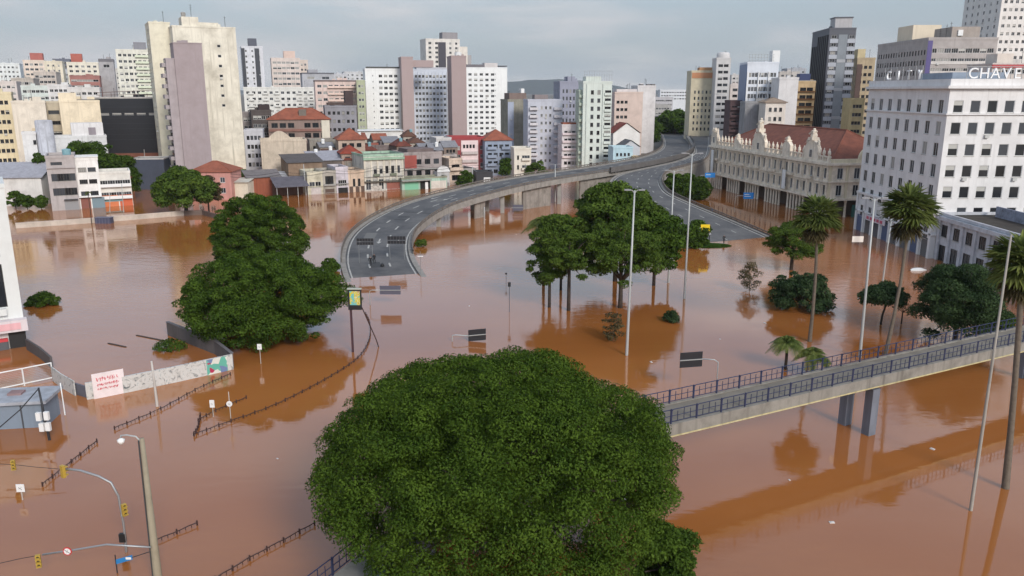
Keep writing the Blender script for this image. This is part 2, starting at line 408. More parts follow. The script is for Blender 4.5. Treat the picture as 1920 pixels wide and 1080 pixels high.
        for y in (0.02, Dp - .02): mb = MB(); mb.poly([(0, y, H - .1), (Lx, y, H - .1), (Lx / 2, y, H + rh - .14)]); mb.build('gable_wall', mat, root)
    elif roof == 'shed':       # falls towards the front
        mb.box(-ov, -ov, 0, Lx + ov, Dp + ov, .14, T=lambda p: (p[0], p[1], H + .02 + p[2] + rh * (p[1] + ov) / (Dp + 2 * ov))); mb.build('roof', rm, root)
        mb = MB(); mb.quad((0, Dp, H - .1), (Lx, Dp, H - .1), (Lx, Dp, H + rh * .97), (0, Dp, H + rh * .97))
        for x in (0, Lx): mb.poly([(x, 0, H - .1), (x, Dp, H - .1), (x, Dp, H + rh * .97)])
        mb.build('gable_wall', mat, root)
    if roof == 'flat' and cat == 'building' and H > 17 and Lx > 6:
        for q in range(RND.randint(1, 3)):
            x, y = RND.uniform(.15, .8) * Lx, RND.uniform(.15, .5) * Dp; s_ = RND.uniform(.6, 1.5); mb = MB(); mb.box(x, y, H - .1, x + s_ * 1.6, y + s_ * 1.3, H + par + s_ * .8); mb.build('roof_box', mat, root)
        for q in range(RND.randint(0, 2)):
            x, y = RND.uniform(.1, .9) * Lx, RND.uniform(.1, .5) * Dp; hh = RND.uniform(1.5, 4); mb = MB(); mb.tube([(x, y, H - .1), (x, y, H + par + hh)], .07, 5); mb.bar((x - .4, y, H + par + hh * .9), (x + .4, y, H + par + hh * .9), .06); mb.build('antenna', STEEL_D, root)
    B = Bld(); B.root = root; B.L = Lx; B.D = Dp; B.H = H; B.mat = mat; B.rot = rot; B.p0 = p0
    return B
def bld(name, label, xl, xr, yt, Y, rot=0, dep=14, col=(.6, .58, .54), par=.7, **k):
    """survey a building: its top front corners stand at xl and xr in the photo, roof edge at yt, distance Y"""
    a = math.radians(rot); P = D(xl, yt, Y); H = P.z - (par if k.get('roof', 'flat') == 'flat' else 0)
    lo, hi = .5, 200
    for _ in range(50):
        mid = (lo + hi) / 2
        Q = (P.x + mid * math.cos(a), P.y + mid * math.sin(a), P.z)
        if pxx(Q) < xr: lo = mid
        else: hi = mid
    return make(name, label, (P.x, P.y), a, lo, dep, H, col, par=par, **k)
def part_box(B, name, x0, y0, z0, x1, y1, z1, mat=None):
    mb = MB(); mb.box(x0, y0, z0, x1, y1, z1); return mb.build(name, mat or B.mat, B.root)
BALC = {}
def balconies(B, xs, w, dp=1.1, fh=3.0, top=1.2, r=10, h=1.0, mat=None, face='front', solid=True, zmin=2.5, name='balcony'):
    mat = mat or B.mat
    key = (round(w, 2), dp, mat.name, solid, h)
    if key not in BALC:
        mb = MB(); mb.box(0, -dp, -.16, w, -.01, 0)
        if solid:
            mb.box(0, -dp, 0.002, w, -dp + .1, h); mb.box(0, -dp + .1, 0.002, .1, -.01, h); mb.box(w - .1, -dp + .1, 0.002, w, -.01, h)
        else:
            mb.box(0, -dp, h - .05, w, -dp + .05, h); mb.box(0, -dp, .08, w, -dp + .04, .12)
            for i in range(int(w / .25) + 1): mb.box(i * .25, -dp + .005, .12, i * .25 + .03, -dp + .035, h - .05)
        BALC[key] = mb.mesh(name, mat)
    o, d = {'front': ((0, 0), (1, 0)), 'right': ((B.L, 0), (0, 1)), 'left': ((0, B.D), (0, -1))}[face]
    for k in range(r):
        z = B.H - top - k * fh
        if z < zmin: break
        for x in xs:
            a = x - w / 2
            link(name, BALC[key], B.root, (o[0] + d[0] * a, o[1] + d[1] * a, z), math.atan2(d[1], d[0]))
def tank(B, x, y, r=1.0, h=1.4, mat=None, z=None):
    mb = MB(); z = B.H if z is None else z
    mb.box(x - r * .8, y - r * .8, z - .1, x + r * .8, y + r * .8, z + .5); mb.lathe([(0, z + .5), (r, z + .5), (r * 1.05, z + .5 + h), (r * .9, z + .6 + h), (0, z + .75 + h)], x, y, 12)
    mb.build('water_tank', mat or plain('tank_blue', (.2, .36, .4), .6), B.root)
def antenna(B, x, y, h=4, z=None):
    mb = MB(); z = B.H if z is None else z
    mb.tube([(x, y, z - .1), (x, y, z + h)], .06, 5)
    for k in range(3): mb.bar((x - .5, y, z + h * (.6 + .15 * k)), (x + .5, y, z + h * (.6 + .15 * k)), .05)
    mb.build('antenna', STEEL_D, B.root)
# ---------- the blocks left of the flooded lot
CREAM = S(226, 214, 190); OFFW = S(222, 220, 214); MAUVE = S(160, 148, 150); ORANGE_T = tile_mat(S(152, 88, 66), 'tile_orange'); RED_T = tile_mat(S(140, 62, 44), 'tile_red')
TIN = weathered((.36, .36, .40), .6, streak=True, scale=.8, dark=.45)
LILAC = S(206, 196, 208)
B = bld('warehouse', 'low white warehouse with grey corrugated roof at the left edge', -50, 76, 334, 214, 8, 18, S(218, 214, 208), roof='gable', rcol=TIN, rh=3.4, zb=-1.5)
mb = MB()
for i in range(int(B.L / .9)): mb.bar((i * .9 + .2, -.5, B.H + .03), (i * .9 + .2, 11, B.H + 3.4), .09, .07)
mb.build('roof_rib', TIN, B.root)['kind'] = 'stuff'
B = bld('apartment_house', 'narrow grey mauve building with a blue roof tank beside white house', 84, 138, 292, 206, 27, 12, S(178, 168, 166),
        front=[wins(1, 1, 2.6, .8, top=1.0, n=4, fm=FRAME_D, sill=False, xs=[2.3]), wins(4, 2, 1.55, 1.9, 3.7, 4.0, .9, .3, fm=FRAME_D, glass=(5, 2, 0, 3, 0))], fm=FRAME_D)
tank(B, B.L - 1.6, 2, 1.0, 1.3, z=B.H + .2)
part_box(B, 'cornice', -.1, -.35, B.H - 2.6, B.L + .1, -.01, B.H - 2.35)
part_box(B, 'roller_door', 3.0, -.06, -1, B.L - .3, -.01, 2.6, FRAME_G)
for k in range(3): part_box(B, 'awning', 3.0 + 0, -.9 - .02 * k, 2.7, B.L - .3, -.02, 2.85, plain('awning_dark', (.06, .06, .065))) if k == 0 else None
B = bld('apartment_house', 'clean white three storey house between the grey and the balcony buildings', 138, 182, 296, 210, 27, 11, S(236, 233, 228),
        front=wins(2, 3, 1.9, 1.15, 3.1, 1.9, .5, .5, n=4, fm=FRAME_D, glass=(4, 4, 1, 2, 0)))
part_box(B, 'roof_slab', -.2, -.3, B.H + .75, B.L + .2, 5, B.H + .95, WHITE)
part_box(B, 'canopy', 0, -.9, 3.0, B.L, -.02, 3.3, WHITE)
part_box(B, 'roller_door', .4, -.06, -1, 2.7, -.01, 2.8, plain('door_rust', (.22, .08, .06))); part_box(B, 'shop_front', 3.0, -.06, -1, 6.0, -.01, 2.8, plain('door_blue', (.17, .24, .28)))
B = bld('apartment_house', 'low white balcony building with orange painted shop fronts', 183, 243, 322, 213.4, 27, 9, S(226, 222, 212),
        front=wins(4, 2, 1.95, 1.5, 3.2, 1.7, .25, .2, n=3, fm=FRAME_W, glass=(3, 5, 1, 2, 1), sill=False))
balconies(B, [B.L / 2], B.L, .9, 3.2, 3.3, 2, .7, WHITE, zmin=2)
part_box(B, 'shop_front', .3, -.06, -1, 4.2, -.01, 3.0, plain('shop_orange', S(204, 120, 78), .7)); part_box(B, 'shop_front', 4.5, -.06, -1, 7.6, -.01, 3.0, plain('shop_deep_orange', S(196, 98, 64), .7))
part_box(B, 'sign_band', .9, -.1, 1.3, 5.3, -.061, 2.0, plain('sign_teal', S(120, 158, 165), .7))
# cream blocks behind
B = bld('apartment_block', 'yellowish block with dark stair openings at far left edge', -40, 20, 172, 256, 29, 14, S(222, 204, 156), front=wins(5, 9, 1.0, 1.2, 3.0, 2.0, 1, 1, fm=FRAME_D))
B = bld('blind_wall_block', 'cream block with blind plain wall behind the warehouse', 20, 84, 189, 252, 29, 14, S(228, 214, 192), right=wins(2, 6, 1.2, 1.1, 3.2, 1.5))
mb = MB(); mb.quad((4.6, -.02, B.H - 10.5), (6.0, -.02, B.H - 10.5), (6.0, -.02, B.H - 7.6), (4.6, -.02, B.H - 7.6)); mb.build('bricked_window', weathered(S(205, 188, 160), .3), B.root)
B = bld('apartment_block', 'tan block with strip windows recessed between two blind cream walls', 84, 112, 190, 268, 29, 10, S(206, 190, 160), front=wins(1, 5, 3.2, 1.2, 3.4, 2.2, n=4, fm=FRAME_D))
B = bld('blind_wall_block', 'tall cream blind wall with stepped top beside black building', 110, 186, 188, 258, 29, 14, S(236, 216, 178))
part_box(B, 'stair_tower', 0, .02, B.H - .2, 5.0, 8, B.H + 3.0); part_box(B, 'roof_slab', 5.0, 1, B.H + .1, B.L - 1, 10, B.H + .9, ROOFG)
B = bld('annex_block', 'white annex with few small windows below the cream blind walls', 66, 199, 256, 238, 29, 8, S(214, 214, 214), front=wins(3, 1, .9, 1.3, top=2.2, xs=[13, 16.3, 19.6], fm=FRAME_D))
part_box(B, 'upper_box', 9.5, .3, B.H, B.L - .6, 7, B.H + 4.3, weathered(S(222, 220, 220), .4)); part_box(B, 'bricked_window', 14, .22, B.H + .8, 16, .29, B.H + 3.0, weathered(S(150, 142, 148), .4))
mb = MB(); mb.lathe([(2.3, -1), (2.3, B.H + 5.2), (2.0, B.H + 5.4), (0, B.H + 5.4)], 2.6, -1.2, 16); mb.build('silo', weathered(S(190, 192, 200), .9, dark=.4), B.root, True)
B = bld('annex_block', 'small white flat roofed annex left of the streaked silo', 40, 66, 248, 234, 29, 7, S(220, 218, 216), front=wins(1, 1, .8, 1.3, top=1.6, xs=[3.0], fm=FRAME_D))
B = bld('black_hall', 'large black windowless hall with a grey window band beside cream tower', 176, 300, 182, 290, 12, 26, plain('black_cladding', (.012, .013, .018), .5), par=.5, front=wins(5, 1, 3.0, .9, top=5.0, n=5, fm=FRAME_G, sill=False, glass=(0, 3, 5, 0, 3)), parcol=S(190, 185, 180))
mb = MB()
for k in range(7): mb.bar((.2, -.08, B.H - 3 - 1.9 * k), (B.L - .2, -.08, B.H - 3 - 1.9 * k), .09, .12)
mb.build('cladding_rail', plain('black_rail', (.03, .032, .04), .5), B.root)['kind'] = 'stuff'
part_box(B, 'base_wall', 2, -1.2, -1, B.L, -.02, 8.5, weathered(S(128, 84, 70), .6)); part_box(B, 'canopy', 0, -4, 3.6, B.L, -1.25, 4.0, CONC)
mb = MB()
for k in range(6): mb.bar((1 + k * 4, 3, B.H + .2), (1 + k * 4, 3, B.H + 2.0), .12)
mb.bar((0, 3, B.H + 2.0), (B.L, 6, B.H + 3.0), .2); mb.bar((0, 3.1, B.H + 1.1), (B.L, 6.1, B.H + 1.6), .15); mb.build('roof_frame', plain('brown_steel', (.12, .07, .06)), B.root)
# skyline at far left
def sky_bld(name, label, xl, xr, yt, Y, col, c, r, w, h, rot=24, dep=16, fh=3.0, ph=None, top=1.4, **k):
    B = bld(name, label, xl, xr, yt, Y, rot, dep, col, front=wins(c, r, w, h, fh, top, .6, .6, sill=False, **k.pop('fw', {})), zb=2, **k)
    if ph:
        for (a, b_, hh, cc) in ph:
            part_box(B, 'penthouse', B.L * a, 2, B.H - .05, B.L * b_, min(B.D - 1, 9), B.H + hh, weathered(cc, .4))
    return B
sky_bld('apartment_tower', 'pale white tower at the far left end of the skyline', -14, 36, 118, 560, S(222, 226, 224), 6, 10, 1.3, 1.3, left=wins(3, 10, 1.2, 1.2, 3.0, 1.4))
sky_bld('apartment_tower', 'pink and cream tower with dark red rooftop box, leftmost of two', 42, 82, 112, 520, S(228, 206, 186), 4, 10, 2.0, 1.4, ph=[(.35, .95, 5.0, S(176, 108, 100))])
sky_bld('apartment_tower', 'cream gabled tower with small windows right of the pink tower', 82, 116, 114, 500, S(228, 214, 184), 3, 9, 1.0, 1.2)
sky_bld('apartment_tower', 'cream tower with dark red rooftop box above the red brick block', 124, 184, 116, 540, S(230, 220, 198), 5, 9, 2.0, 1.4, ph=[(.15, .5, 6, S(178, 104, 92))])
sky_bld('apartment_block', 'low dark blue glazed block between the two red topped towers', 98, 130, 110, 620, S(112, 116, 132), 4, 5, 3, 1.6)
sky_bld('apartment_block', 'red brick banded block with balconies under the skyline', 130, 186, 141, 420, S(178, 112, 100), 5, 6, 2.6, 1.1, fh=2.9, fw=dict(fm=FRAME_W, glass=(2, 4, 4, 1, 3)))
sky_bld('office_tower', 'blank grey slab with a pale lower face beside cream balcony tower', 184, 212, 110, 440, S(172, 168, 170), 1, 1, 3, 1.6, par=1.5, parcol=S(120, 118, 122))
B = sky_bld('apartment_tower', 'cream tower striped with pale green balconies left of blank cream tower', 216, 285, 92, 400, S(226, 222, 204), 7, 16, 1.5, 1.3, fh=2.9, ph=[(.5, .85, 4.2, S(140, 140, 146))])
balconies(B, [B.L * .72], B.L * .42, 1.0, 2.9, 2.8, 15, .9, weathered(S(214, 220, 196), .3), zmin=4)
sky_bld('apartment_block', 'small pale house front at far left below the white tower', -10, 30, 152, 400, S(214, 200, 192), 4, 5, 1.4, 1.3)
sky_bld('apartment_block', 'pale green low block among rooftops below the pink tower', 38, 92, 160, 380, S(204, 214, 206), 6, 4, 1.6, 1.3, left=wins(2, 3, 1.2, 1.2))
sky_bld('apartment_block', 'white low block with roof clutter below the red brick block', 88, 128, 158, 360, S(218, 216, 214), 4, 4, 1.4, 1.2)
sky_bld('apartment_block', 'white flat roofed block just above the tall cream blind wall', 126, 186, 163, 350, S(216, 212, 208), 5, 4, 1.6, 1.2)
# the blank cream tower and the mauve one in front of it
B = bld('residential_tower', 'tall stained cream tower, mostly blind wall, left half of skyline', 322, 441, 47, 262, 28, 16, weathered(S(226, 220, 204), 1.0, dark=.55, scale=.2),
        front=[wins(1, 7, 1.1, .9, 3.1, 5.0, xs=[13.5], sill=False, n=1, glass=(5, 1, 0, 4, 0)), wins(1, 1, .8, 1.2, top=2.8, xs=[22.0], n=1)], par=.5)
part_box(B, 'stair_tower', 3.0, .3, B.H - .1, 8.0, 8, B.H + 3.2); part_box(B, 'penthouse', 8.02, .6, B.H - .1, 14, 9, B.H + 1.7)
antenna(B, 6.2, 2, 4, B.H + 3.2); tank(B, 3.9, 2.2, .7, .9, CONC, B.H + 3.1)
B2 = bld('residential_tower', 'cream tower wing with narrow dark side face behind mauve tower', 278, 318, 40, 268, 28, 14, weathered(S(224, 218, 198), .6, dark=.6), left=wins(4, 15, 1.2, 1.3, 3.1, 1.5, fm=FRAME_D), par=.5)
part_box(B2, 'balcony_core', B2.L + .01, .4, -1, B2.L + 4.5, 12, B2.H - .7, weathered(S(220, 214, 196), .4))
for k in range(3):
    for x in (.5, 2.4): link('window', window_mesh(1.1, 1.2, 1, FRAME_D, 0, False), B2.root, (B2.L + x, .36, B2.H - 3.2 - 3.1 * k), 0)
B = bld('residential_tower', 'slim mauve grey blind tower with stacked balconies on its left', 324, 378, 79, 246, 28, 9, weathered(MAUVE, .6, dark=.75), par=.3)
P = part_box(B, 'balcony_stack', -2.4, .6, -1, -.02, 7.5, B.H - 4.2, weathered(S(168, 158, 160), .4))
balconies(B, [4.4], 6.0, 3.5, 3.05, 6.6, 14, 1.0, weathered(S(166, 158, 160), .4), 'left', zmin=5)
mb = MB()
for k in range(14):
    z = B.H - 5.4 - k * 3.05
    if z < 5: break
    mb = MB(); mb.box(-2.47, 1.6, z - .9, -2.41, 6.8, z + .75); mb.build('window', GLASS[3], B.root)
# ---------- behind: middle-left skyline
B = sky_bld('apartment_tower', 'white tower with dark balcony stripes right of cream tower', 452, 492, 86, 470, S(214, 214, 220), 3, 14, 1.0, 1.2, rot=20, left=wins(3, 14, 2.6, 2.0, 3.0, 1.2, fm=FRAME_D), ph=[(.35, .75, 5.0, S(96, 98, 108))])
part_box(B, 'balcony_stripe', -.12, -.14, 4, 1.7, -.02, B.H - .5, plain('stripe_dark', (.035, .038, .05), .4)); part_box(B, 'balcony_stripe', B.L - 4.5, -.14, 4, B.L - 2, -.02, B.H - .5, plain('stripe_dark', (.035, .038, .05), .4))
sky_bld('apartment_tower', 'rosy beige tower with stepped top right of striped tower', 508, 562, 108, 480, S(222, 202, 190), 6, 10, 2.2, 1.3, rot=18, ph=[(.45, .85, 4.6, S(214, 190, 178))], fw=dict(glass=(1, 3, 6, 0, 3)))
sky_bld('apartment_block', 'narrow beige wing stepped down on the right of rosy tower', 560, 577, 112, 492, S(216, 198, 184), 2, 9, 1.2, 1.3, rot=18)
sky_bld('office_block', 'plain grey slab with flat dark roof above the white apartment block', 566, 626, 136, 450, S(178, 178, 184), 2, 1, 4, 1.4, rot=18, parcol=S(110, 110, 116), ph=[(.2, .5, 2.4, S(160, 160, 166))])
B = sky_bld('apartment_block', 'long white apartment block with loggias above the orange roofs', 456, 590, 163, 405, S(224, 222, 214), 12, 7, 1.6, 1.3, rot=14, dep=14, fw=dict(glass=(5, 3, 2, 4, 2)))
balconies(B, [B.L * f for f in (.1, .3, .46, .78, .94)], 2.6, .8, 3.0, 2.75, 6, .7, zmin=6)
B = sky_bld('apartment_block', 'salmon pink block with long balcony rows under dark flat roof', 590, 670, 150, 380, S(222, 192, 180), 7, 8, 1.9, 1.3, rot=16, dep=14, parcol=S(120, 106, 104), fw=dict(glass=(3, 4, 4, 2, 3)))
balconies(B, [B.L * .62], B.L * .66, .9, 3.0, 2.75, 8, .8, weathered(S(226, 200, 188), .3), zmin=6)
B = sky_bld('apartment_block', 'very narrow olive green block beside the white tower complex', 668, 684, 150, 372, S(178, 184, 142), 2, 10, 1.0, 1.2, rot=10)
B = sky_bld('office_block', 'grey unfinished block with dark rooftop mass before the salmon block', 609, 668, 198, 300, S(146, 144, 152), 6, 4, 1.0, 1.2, rot=16, dep=12, fw=dict(glass=(3, 1, 3, 5, 0), fm=FRAME_D))
part_box(B, 'penthouse', B.L * .66, 1, B.H, B.L * .92, 7, B.H + 6, weathered(S(78, 66, 66), .5)); part_box(B, 'roof_shelter', 1, .5, B.H + .9, B.L * .66, 7, B.H + 1.7, weathered(S(88, 74, 70), .5))
B = sky_bld('old_block', 'dark sooty block with open top beside the tall cream tower', 470, 508, 206, 300, S(92, 82, 80), 4, 3, 1.3, 1.4, rot=20, dep=10)
part_box(B, 'penthouse', B.L * .4, 1, B.H, B.L * .95, 7, B.H + 2.6, weathered(S(70, 60, 60), .5))
B = sky_bld('old_block', 'grey back wall block low beside foot of cream tower', 452, 474, 210, 310, S(150, 140, 138), 2, 2, 1.3, 1.4, rot=20, dep=10)
B = sky_bld('apartment_block', 'narrow white block with paired windows at foot of cream tower', 457, 492, 243, 276, S(196, 196, 204), 4, 5, .9, 1.4, rot=14, dep=10, fw=dict(fm=FRAME_D))
B = bld('institution', 'old institution with orange hipped roof and brown galleries', 502, 618, 224, 292, 12, 12, S(150, 124, 112), roof='hip', rcol=ORANGE_T, rh=3.8, front=[wins(7, 2, 2.2, 1.7, 3.6, 1.3, n=2, fm=FRAME_D, sill=False, skip=lambda i, k: i == 3, glass=(3, 0, 0, 5, 0))])
part_box(B, 'gallery_rail', .3, -.5, B.H - 4.3, B.L - 3, -.02, B.H - 3.4, weathered(S(140, 104, 94), .4)); part_box(B, 'corner_wall', B.L - 3, -.3, -1, B.L - .1, -.02, B.H - .4, weathered(S(214, 206, 190), .4)); part_box(B, 'dormer', B.L * .5, 1.5, B.H + .6, B.L * .62, 6, B.H + 3.4, weathered(S(120, 112, 104), .4))
B = bld('old_warehouse', 'cream warehouse with bricked long wall and arched parapet', 488, 574, 262, 262, 18, 12, S(206, 186, 160), left=wins(3, 3, 1.2, 1.5, 3.4, 2.0, fm=FRAME_D), dirt=.7)
mb = MB(); mb.poly([(2, .2, B.H + .6)] + [(2 + 8 * (i / 12), .2, B.H + .6 + 2.8 * math.sin(math.pi * i / 12)) for i in range(13)][1:-1] + [(10, .2, B.H + .6)]); mb.poly([(2, .7, B.H + .6)] + [(2 + 8 * (i / 12), .7, B.H + .6 + 2.8 * math.sin(math.pi * i / 12)) for i in range(13)][1:-1] + [(10, .7, B.H + .6)])
for i in range(12):
    a, c = i / 12, (i + 1) / 12; mb.quad((2 + 8 * a, .2, B.H + .6 + 2.8 * math.sin(math.pi * a)), (2 + 8 * c, .2, B.H + .6 + 2.8 * math.sin(math.pi * c)), (2 + 8 * c, .7, B.H + .6 + 2.8 * math.sin(math.pi * c)), (2 + 8 * a, .7, B.H + .6 + 2.8 * math.sin(math.pi * a)))
mb.build('arched_parapet', B.mat, B.root)
for z in (3.5, 6.0, 8.5): part_box(B, 'wall_ledge', 4.5, -.12, z, B.L, -.01, z + .16)
B = bld('old_block', 'olive grey plaster block between the warehouse and the small orange roof', 580, 632, 262, 282, 18, 10, S(146, 138, 126), front=wins(5, 3, .9, 1.2, 3, 1.5, fm=FRAME_D, glass=(3, 1, 0, 5, 0)), dirt=.8)
B = bld('villa', 'small house with orange pyramid roof behind the street row', 634, 684, 262, 272, 18, 9, S(190, 162, 140), roof='hip', rcol=ORANGE_T, rh=3.6, front=wins(3, 2, 1.6, 1.4, 3.2, 1.2, fm=FRAME_D, glass=(3, 0, 0, 5, 0)), dirt=.7)
B = bld('villa', 'low house with dark red pyramid roof before the orange one', 640, 676, 288, 258, 18, 8, S(168, 140, 122), roof='hip', rcol=RED_T, rh=2.4, front=wins(2, 1, 1.6, 1.4, 3.2, 1.0, fm=FRAME_D), dirt=.7)
B = bld('white_hall', 'long low white roofed hall at the foot of the white towers', 664, 754, 246, 320, 16, 12, S(226, 224, 220))
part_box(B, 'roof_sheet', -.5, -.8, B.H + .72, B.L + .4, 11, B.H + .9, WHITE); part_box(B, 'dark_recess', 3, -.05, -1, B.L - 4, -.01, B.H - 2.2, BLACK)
# ---------- the white tower complex
def cplx(label, xl, xr, yt, col, specs, **k):
    return bld('apartment_tower', label, xl, xr, yt, 395 + (xl - 684) * .22, 14, 15, col, front=specs, zb=2, dirt=.3, **k)
wf = dict(glass=(5, 3, 2, 4, 2), sill=False, n=2)
B = cplx('left white tower of the complex, first from the olive block', 684, 755, 128, S(232, 232, 230), [wins(4, 15, 1.7, 1.3, 2.8, 2.2, 6.0, 2.2, **wf), wins(1, 15, .5, .8, 2.8, 2.3, xs=[3.6], **wf)])
part_box(B, 'roof_rail', .5, 1, B.H + .72, B.L - .5, 1.2, B.H + 1.5, FRAME_D); antenna(B, B.L * .6, 3, 3)
B = bld('apartment_tower', 'narrow left mauve lift shaft of the white tower complex', 752, 774, 106, 392, 14, 12, weathered(S(170, 152, 150), .25, dark=.8), zb=2)
part_box(B, 'penthouse', B.L * 1.01, 2, B.H - 4, B.L * 1.01 + 10, 9, B.H - .8, B.mat)
B = cplx('pale blue middle tower of the complex between two mauve shafts', 774, 846, 130, S(204, 212, 226), [wins(9, 15, 1.25, 1.4, 2.8, 2.0, .6, 2.6, **wf)])
for i in range(1, 9): part_box(B, 'pilaster', .6 + i * (B.L - 3.2) / 9 - .12, -.3, 3, .6 + i * (B.L - 3.2) / 9 + .12, -.01, B.H - .4)
part_box(B, 'white_fin', B.L - 2.4, -.5, 3, B.L - .05, -.02, B.H - .2, weathered(S(232, 232, 232), .25)); part_box(B, 'roof_room', 2, 1.5, B.H, B.L - 2, 8, B.H + 1.8, weathered(S(190, 190, 196), .4))
B = bld('apartment_tower', 'wide right mauve lift shaft of the white tower complex', 846, 874, 104, 388, 14, 12, weathered(S(166, 148, 146), .25, dark=.8), zb=2)
tank(B, 4, 4, 1.6, 1.2, WHITE, B.H + .5)
B = cplx('right white tower of the complex with blind strip at its right', 874, 951, 126, S(234, 234, 232), [wins(5, 15, 1.8, 1.3, 2.8, 2.3, .5, 6.5, **wf), wins(1, 15, .5, .8, 2.8, 2.4, xs=[15.6], **wf)])
part_box(B, 'roof_room', .6, 1.5, B.H, B.L * .45, 8, B.H + 2.2, weathered(S(120, 116, 120), .4)); part_box(B, 'roof_room', B.L * .46, 1.5, B.H + .2, B.L * .78, 8, B.H + 3.0, weathered(S(206, 200, 198), .4)); part_box(B, 'roof_shelter', B.L * .8, 1, B.H + 1.2, B.L + .3, 8, B.H + 1.7, weathered(S(110, 108, 112), .4))
B = bld('apartment_tower', 'beige tower with dark glazed centre rising behind the white complex', 798, 862, 72, 560, 20, 16, S(224, 216, 206), zb=20, front=[wins(2, 14, 2.0, 1.5, 3.0, 1.5, .5, 14), wins(2, 14, 1.6, 1.5, 3.0, 1.5, 15, .5)], right=wins(3, 8, 1.4, 1.4))
part_box(B, 'glazed_bay', B.L * .36, -.25, 25, B.L * .58, -.02, B.H - 1.5, plain('bay_dark', (.06, .055, .07), .3)); part_box(B, 'penthouse', B.L * .5, 1, B.H, B.L * .95, 9, B.H + 5, weathered(S(150, 146, 148), .4)); part_box(B, 'side_wing', B.L + .01, 2, 20, B.L + 6, 12, B.H - 4, weathered(S(222, 214, 204), .4)); part_box(B, 'lift_room', B.L + 6.02, 3, 20, B.L + 9, 10, B.H - 9.5, weathered(S(170, 166, 166), .4))

# more of the skyline, far
for (xl, xr, yt, Y, col, c, r, lab) in (
    (6, 44, 128, 640, S(210, 204, 196), 5, 8, 'beige far block half hidden behind the pink skyline tower'),
    (62, 104, 134, 470, S(206, 190, 176), 5, 7, 'dusty pink block in front of the cream gabled tower'),
    (104, 132, 132, 560, S(196, 198, 204), 4, 7, 'pale grey block filling the dip between red topped towers'),
    (150, 190, 128, 600, S(222, 214, 204), 5, 8, 'pale far block peeping over the red brick block'),
    (200, 226, 128, 520, S(206, 200, 190), 3, 8, 'narrow far block between grey slab and green striped tower'),
    (20, 62, 146, 430, S(190, 178, 164), 5, 5, 'brownish low block above the cream blind wall, left'),
    (536, 566, 134, 600, S(200, 196, 196), 3, 6, 'far grey block tucked right behind the rosy beige tower'),
    (618, 652, 138, 640, S(196, 196, 202), 4, 4, 'faint grey far block above the salmon block roof'),
    (646, 684, 134, 700, S(206, 206, 208), 4, 4, 'faint white far block beside the left white tower'),
    (1372, 1394, 140, 620, S(206, 200, 196), 3, 8, 'faint far tower between slim white and blue towers'),
    (1462, 1500, 134, 560, S(196, 186, 178), 4, 6, 'dull pink far block above white strip window block'),
    (1476, 1512, 128, 620, S(176, 178, 186), 4, 7, 'grey far block left of the tall charcoal tower')):
    sky_bld('apartment_block', lab, xl, xr, yt, Y, col, c, r, 1.8, 1.4, rot=20 if xl < 900 else -4, dirt=.7)
# ---------- the street row behind the water (facades turned with the street)
R0, R1 = G(560, 366), G(880, 348)
RROT = math.degrees(math.atan2(R1.y - R0.y, R1.x - R0.x))
def row_Y(px, back=0.0):
    lo, hi = -3.0, 4.0
    for _ in range(50):
        s = (lo + hi) / 2; P = R0.lerp(R1, s)
        if pxx((P.x, P.y, 0)) < px: lo = s
        else: hi = s
    return R0.lerp(R1, lo).y + back
def row(name, label, xl, xr, yt, col, back=0.0, dep=10, **k):
    g_ = .3 * col[0] + .6 * col[1] + .1 * col[2]; k['dirt'] = max(.95, k.get('dirt', 0))
    return bld(name, label, xl, xr, yt, row_Y(xl, back), RROT, dep, tuple(c * .8 + g_ * .2 for c in col), **k)
def door(B, x0, x1, z1, mat, name='door', z0=-1.4): return part_box(B, name, x0, -.06, z0, x1, -.005, z1, mat)
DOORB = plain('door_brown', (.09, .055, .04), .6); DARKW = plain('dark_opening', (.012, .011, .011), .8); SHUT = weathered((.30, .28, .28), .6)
B = row('row_house', 'narrow pale yellow row house with framed poster on its ground floor', 575, 604, 322, S(214, 204, 164), front=wins(2, 1, 1.7, 1.7, 3, 2.4, .5, .5, fm=FRAME_W, glass=(0, 5, 2, 1, 0)), dirt=.6)
door(B, 1.0, B.L - .6, 1.9, weathered(S(200, 192, 190), .7)); part_box(B, 'ledge', 0, -.25, 2.3, B.L, -.01, 2.5)
B = row('row_house', 'narrow grey row house with tall loggia windows between yellow and lilac', 604, 629, 320, S(178, 168, 150), front=[wins(3, 1, .9, 2.6, 3, 1.0, fm=FRAME_D), wins(3, 1, .9, .8, 3, 5.2, fm=FRAME_D)], dirt=.8)
door(B, .6, 3.4, 1.4, DOORB); part_box(B, 'balcony', .2, -.6, B.H - 3.9, B.L - .2, -.01, B.H - 3.4, CONC)
B = row('row_house', 'lilac painted row house with dark wide shop opening', 629, 652, 313, LILAC, front=wins(1, 1, 2.6, 1.8, 3, 3.3, n=4, fm=FRAME_W), dirt=.5)
door(B, .5, B.L - .3, 1.6, DARKW, 'shop_opening'); part_box(B, 'ledge', 0, -.5, 2.6, B.L, -.01, 2.9, CONC)
B = row('row_house', 'peach row house with two brown doors and tall upper windows', 652, 682, 319, S(222, 184, 142), front=wins(2, 1, .8, 2.4, 3, 2.0, 1.0, .8, n=2, fm=FRAME_D), dirt=.6)
for a, c in ((.3, 1.4), (2.2, 3.4), (3.9, 5.6)): door(B, a, c, 1.8, DOORB)
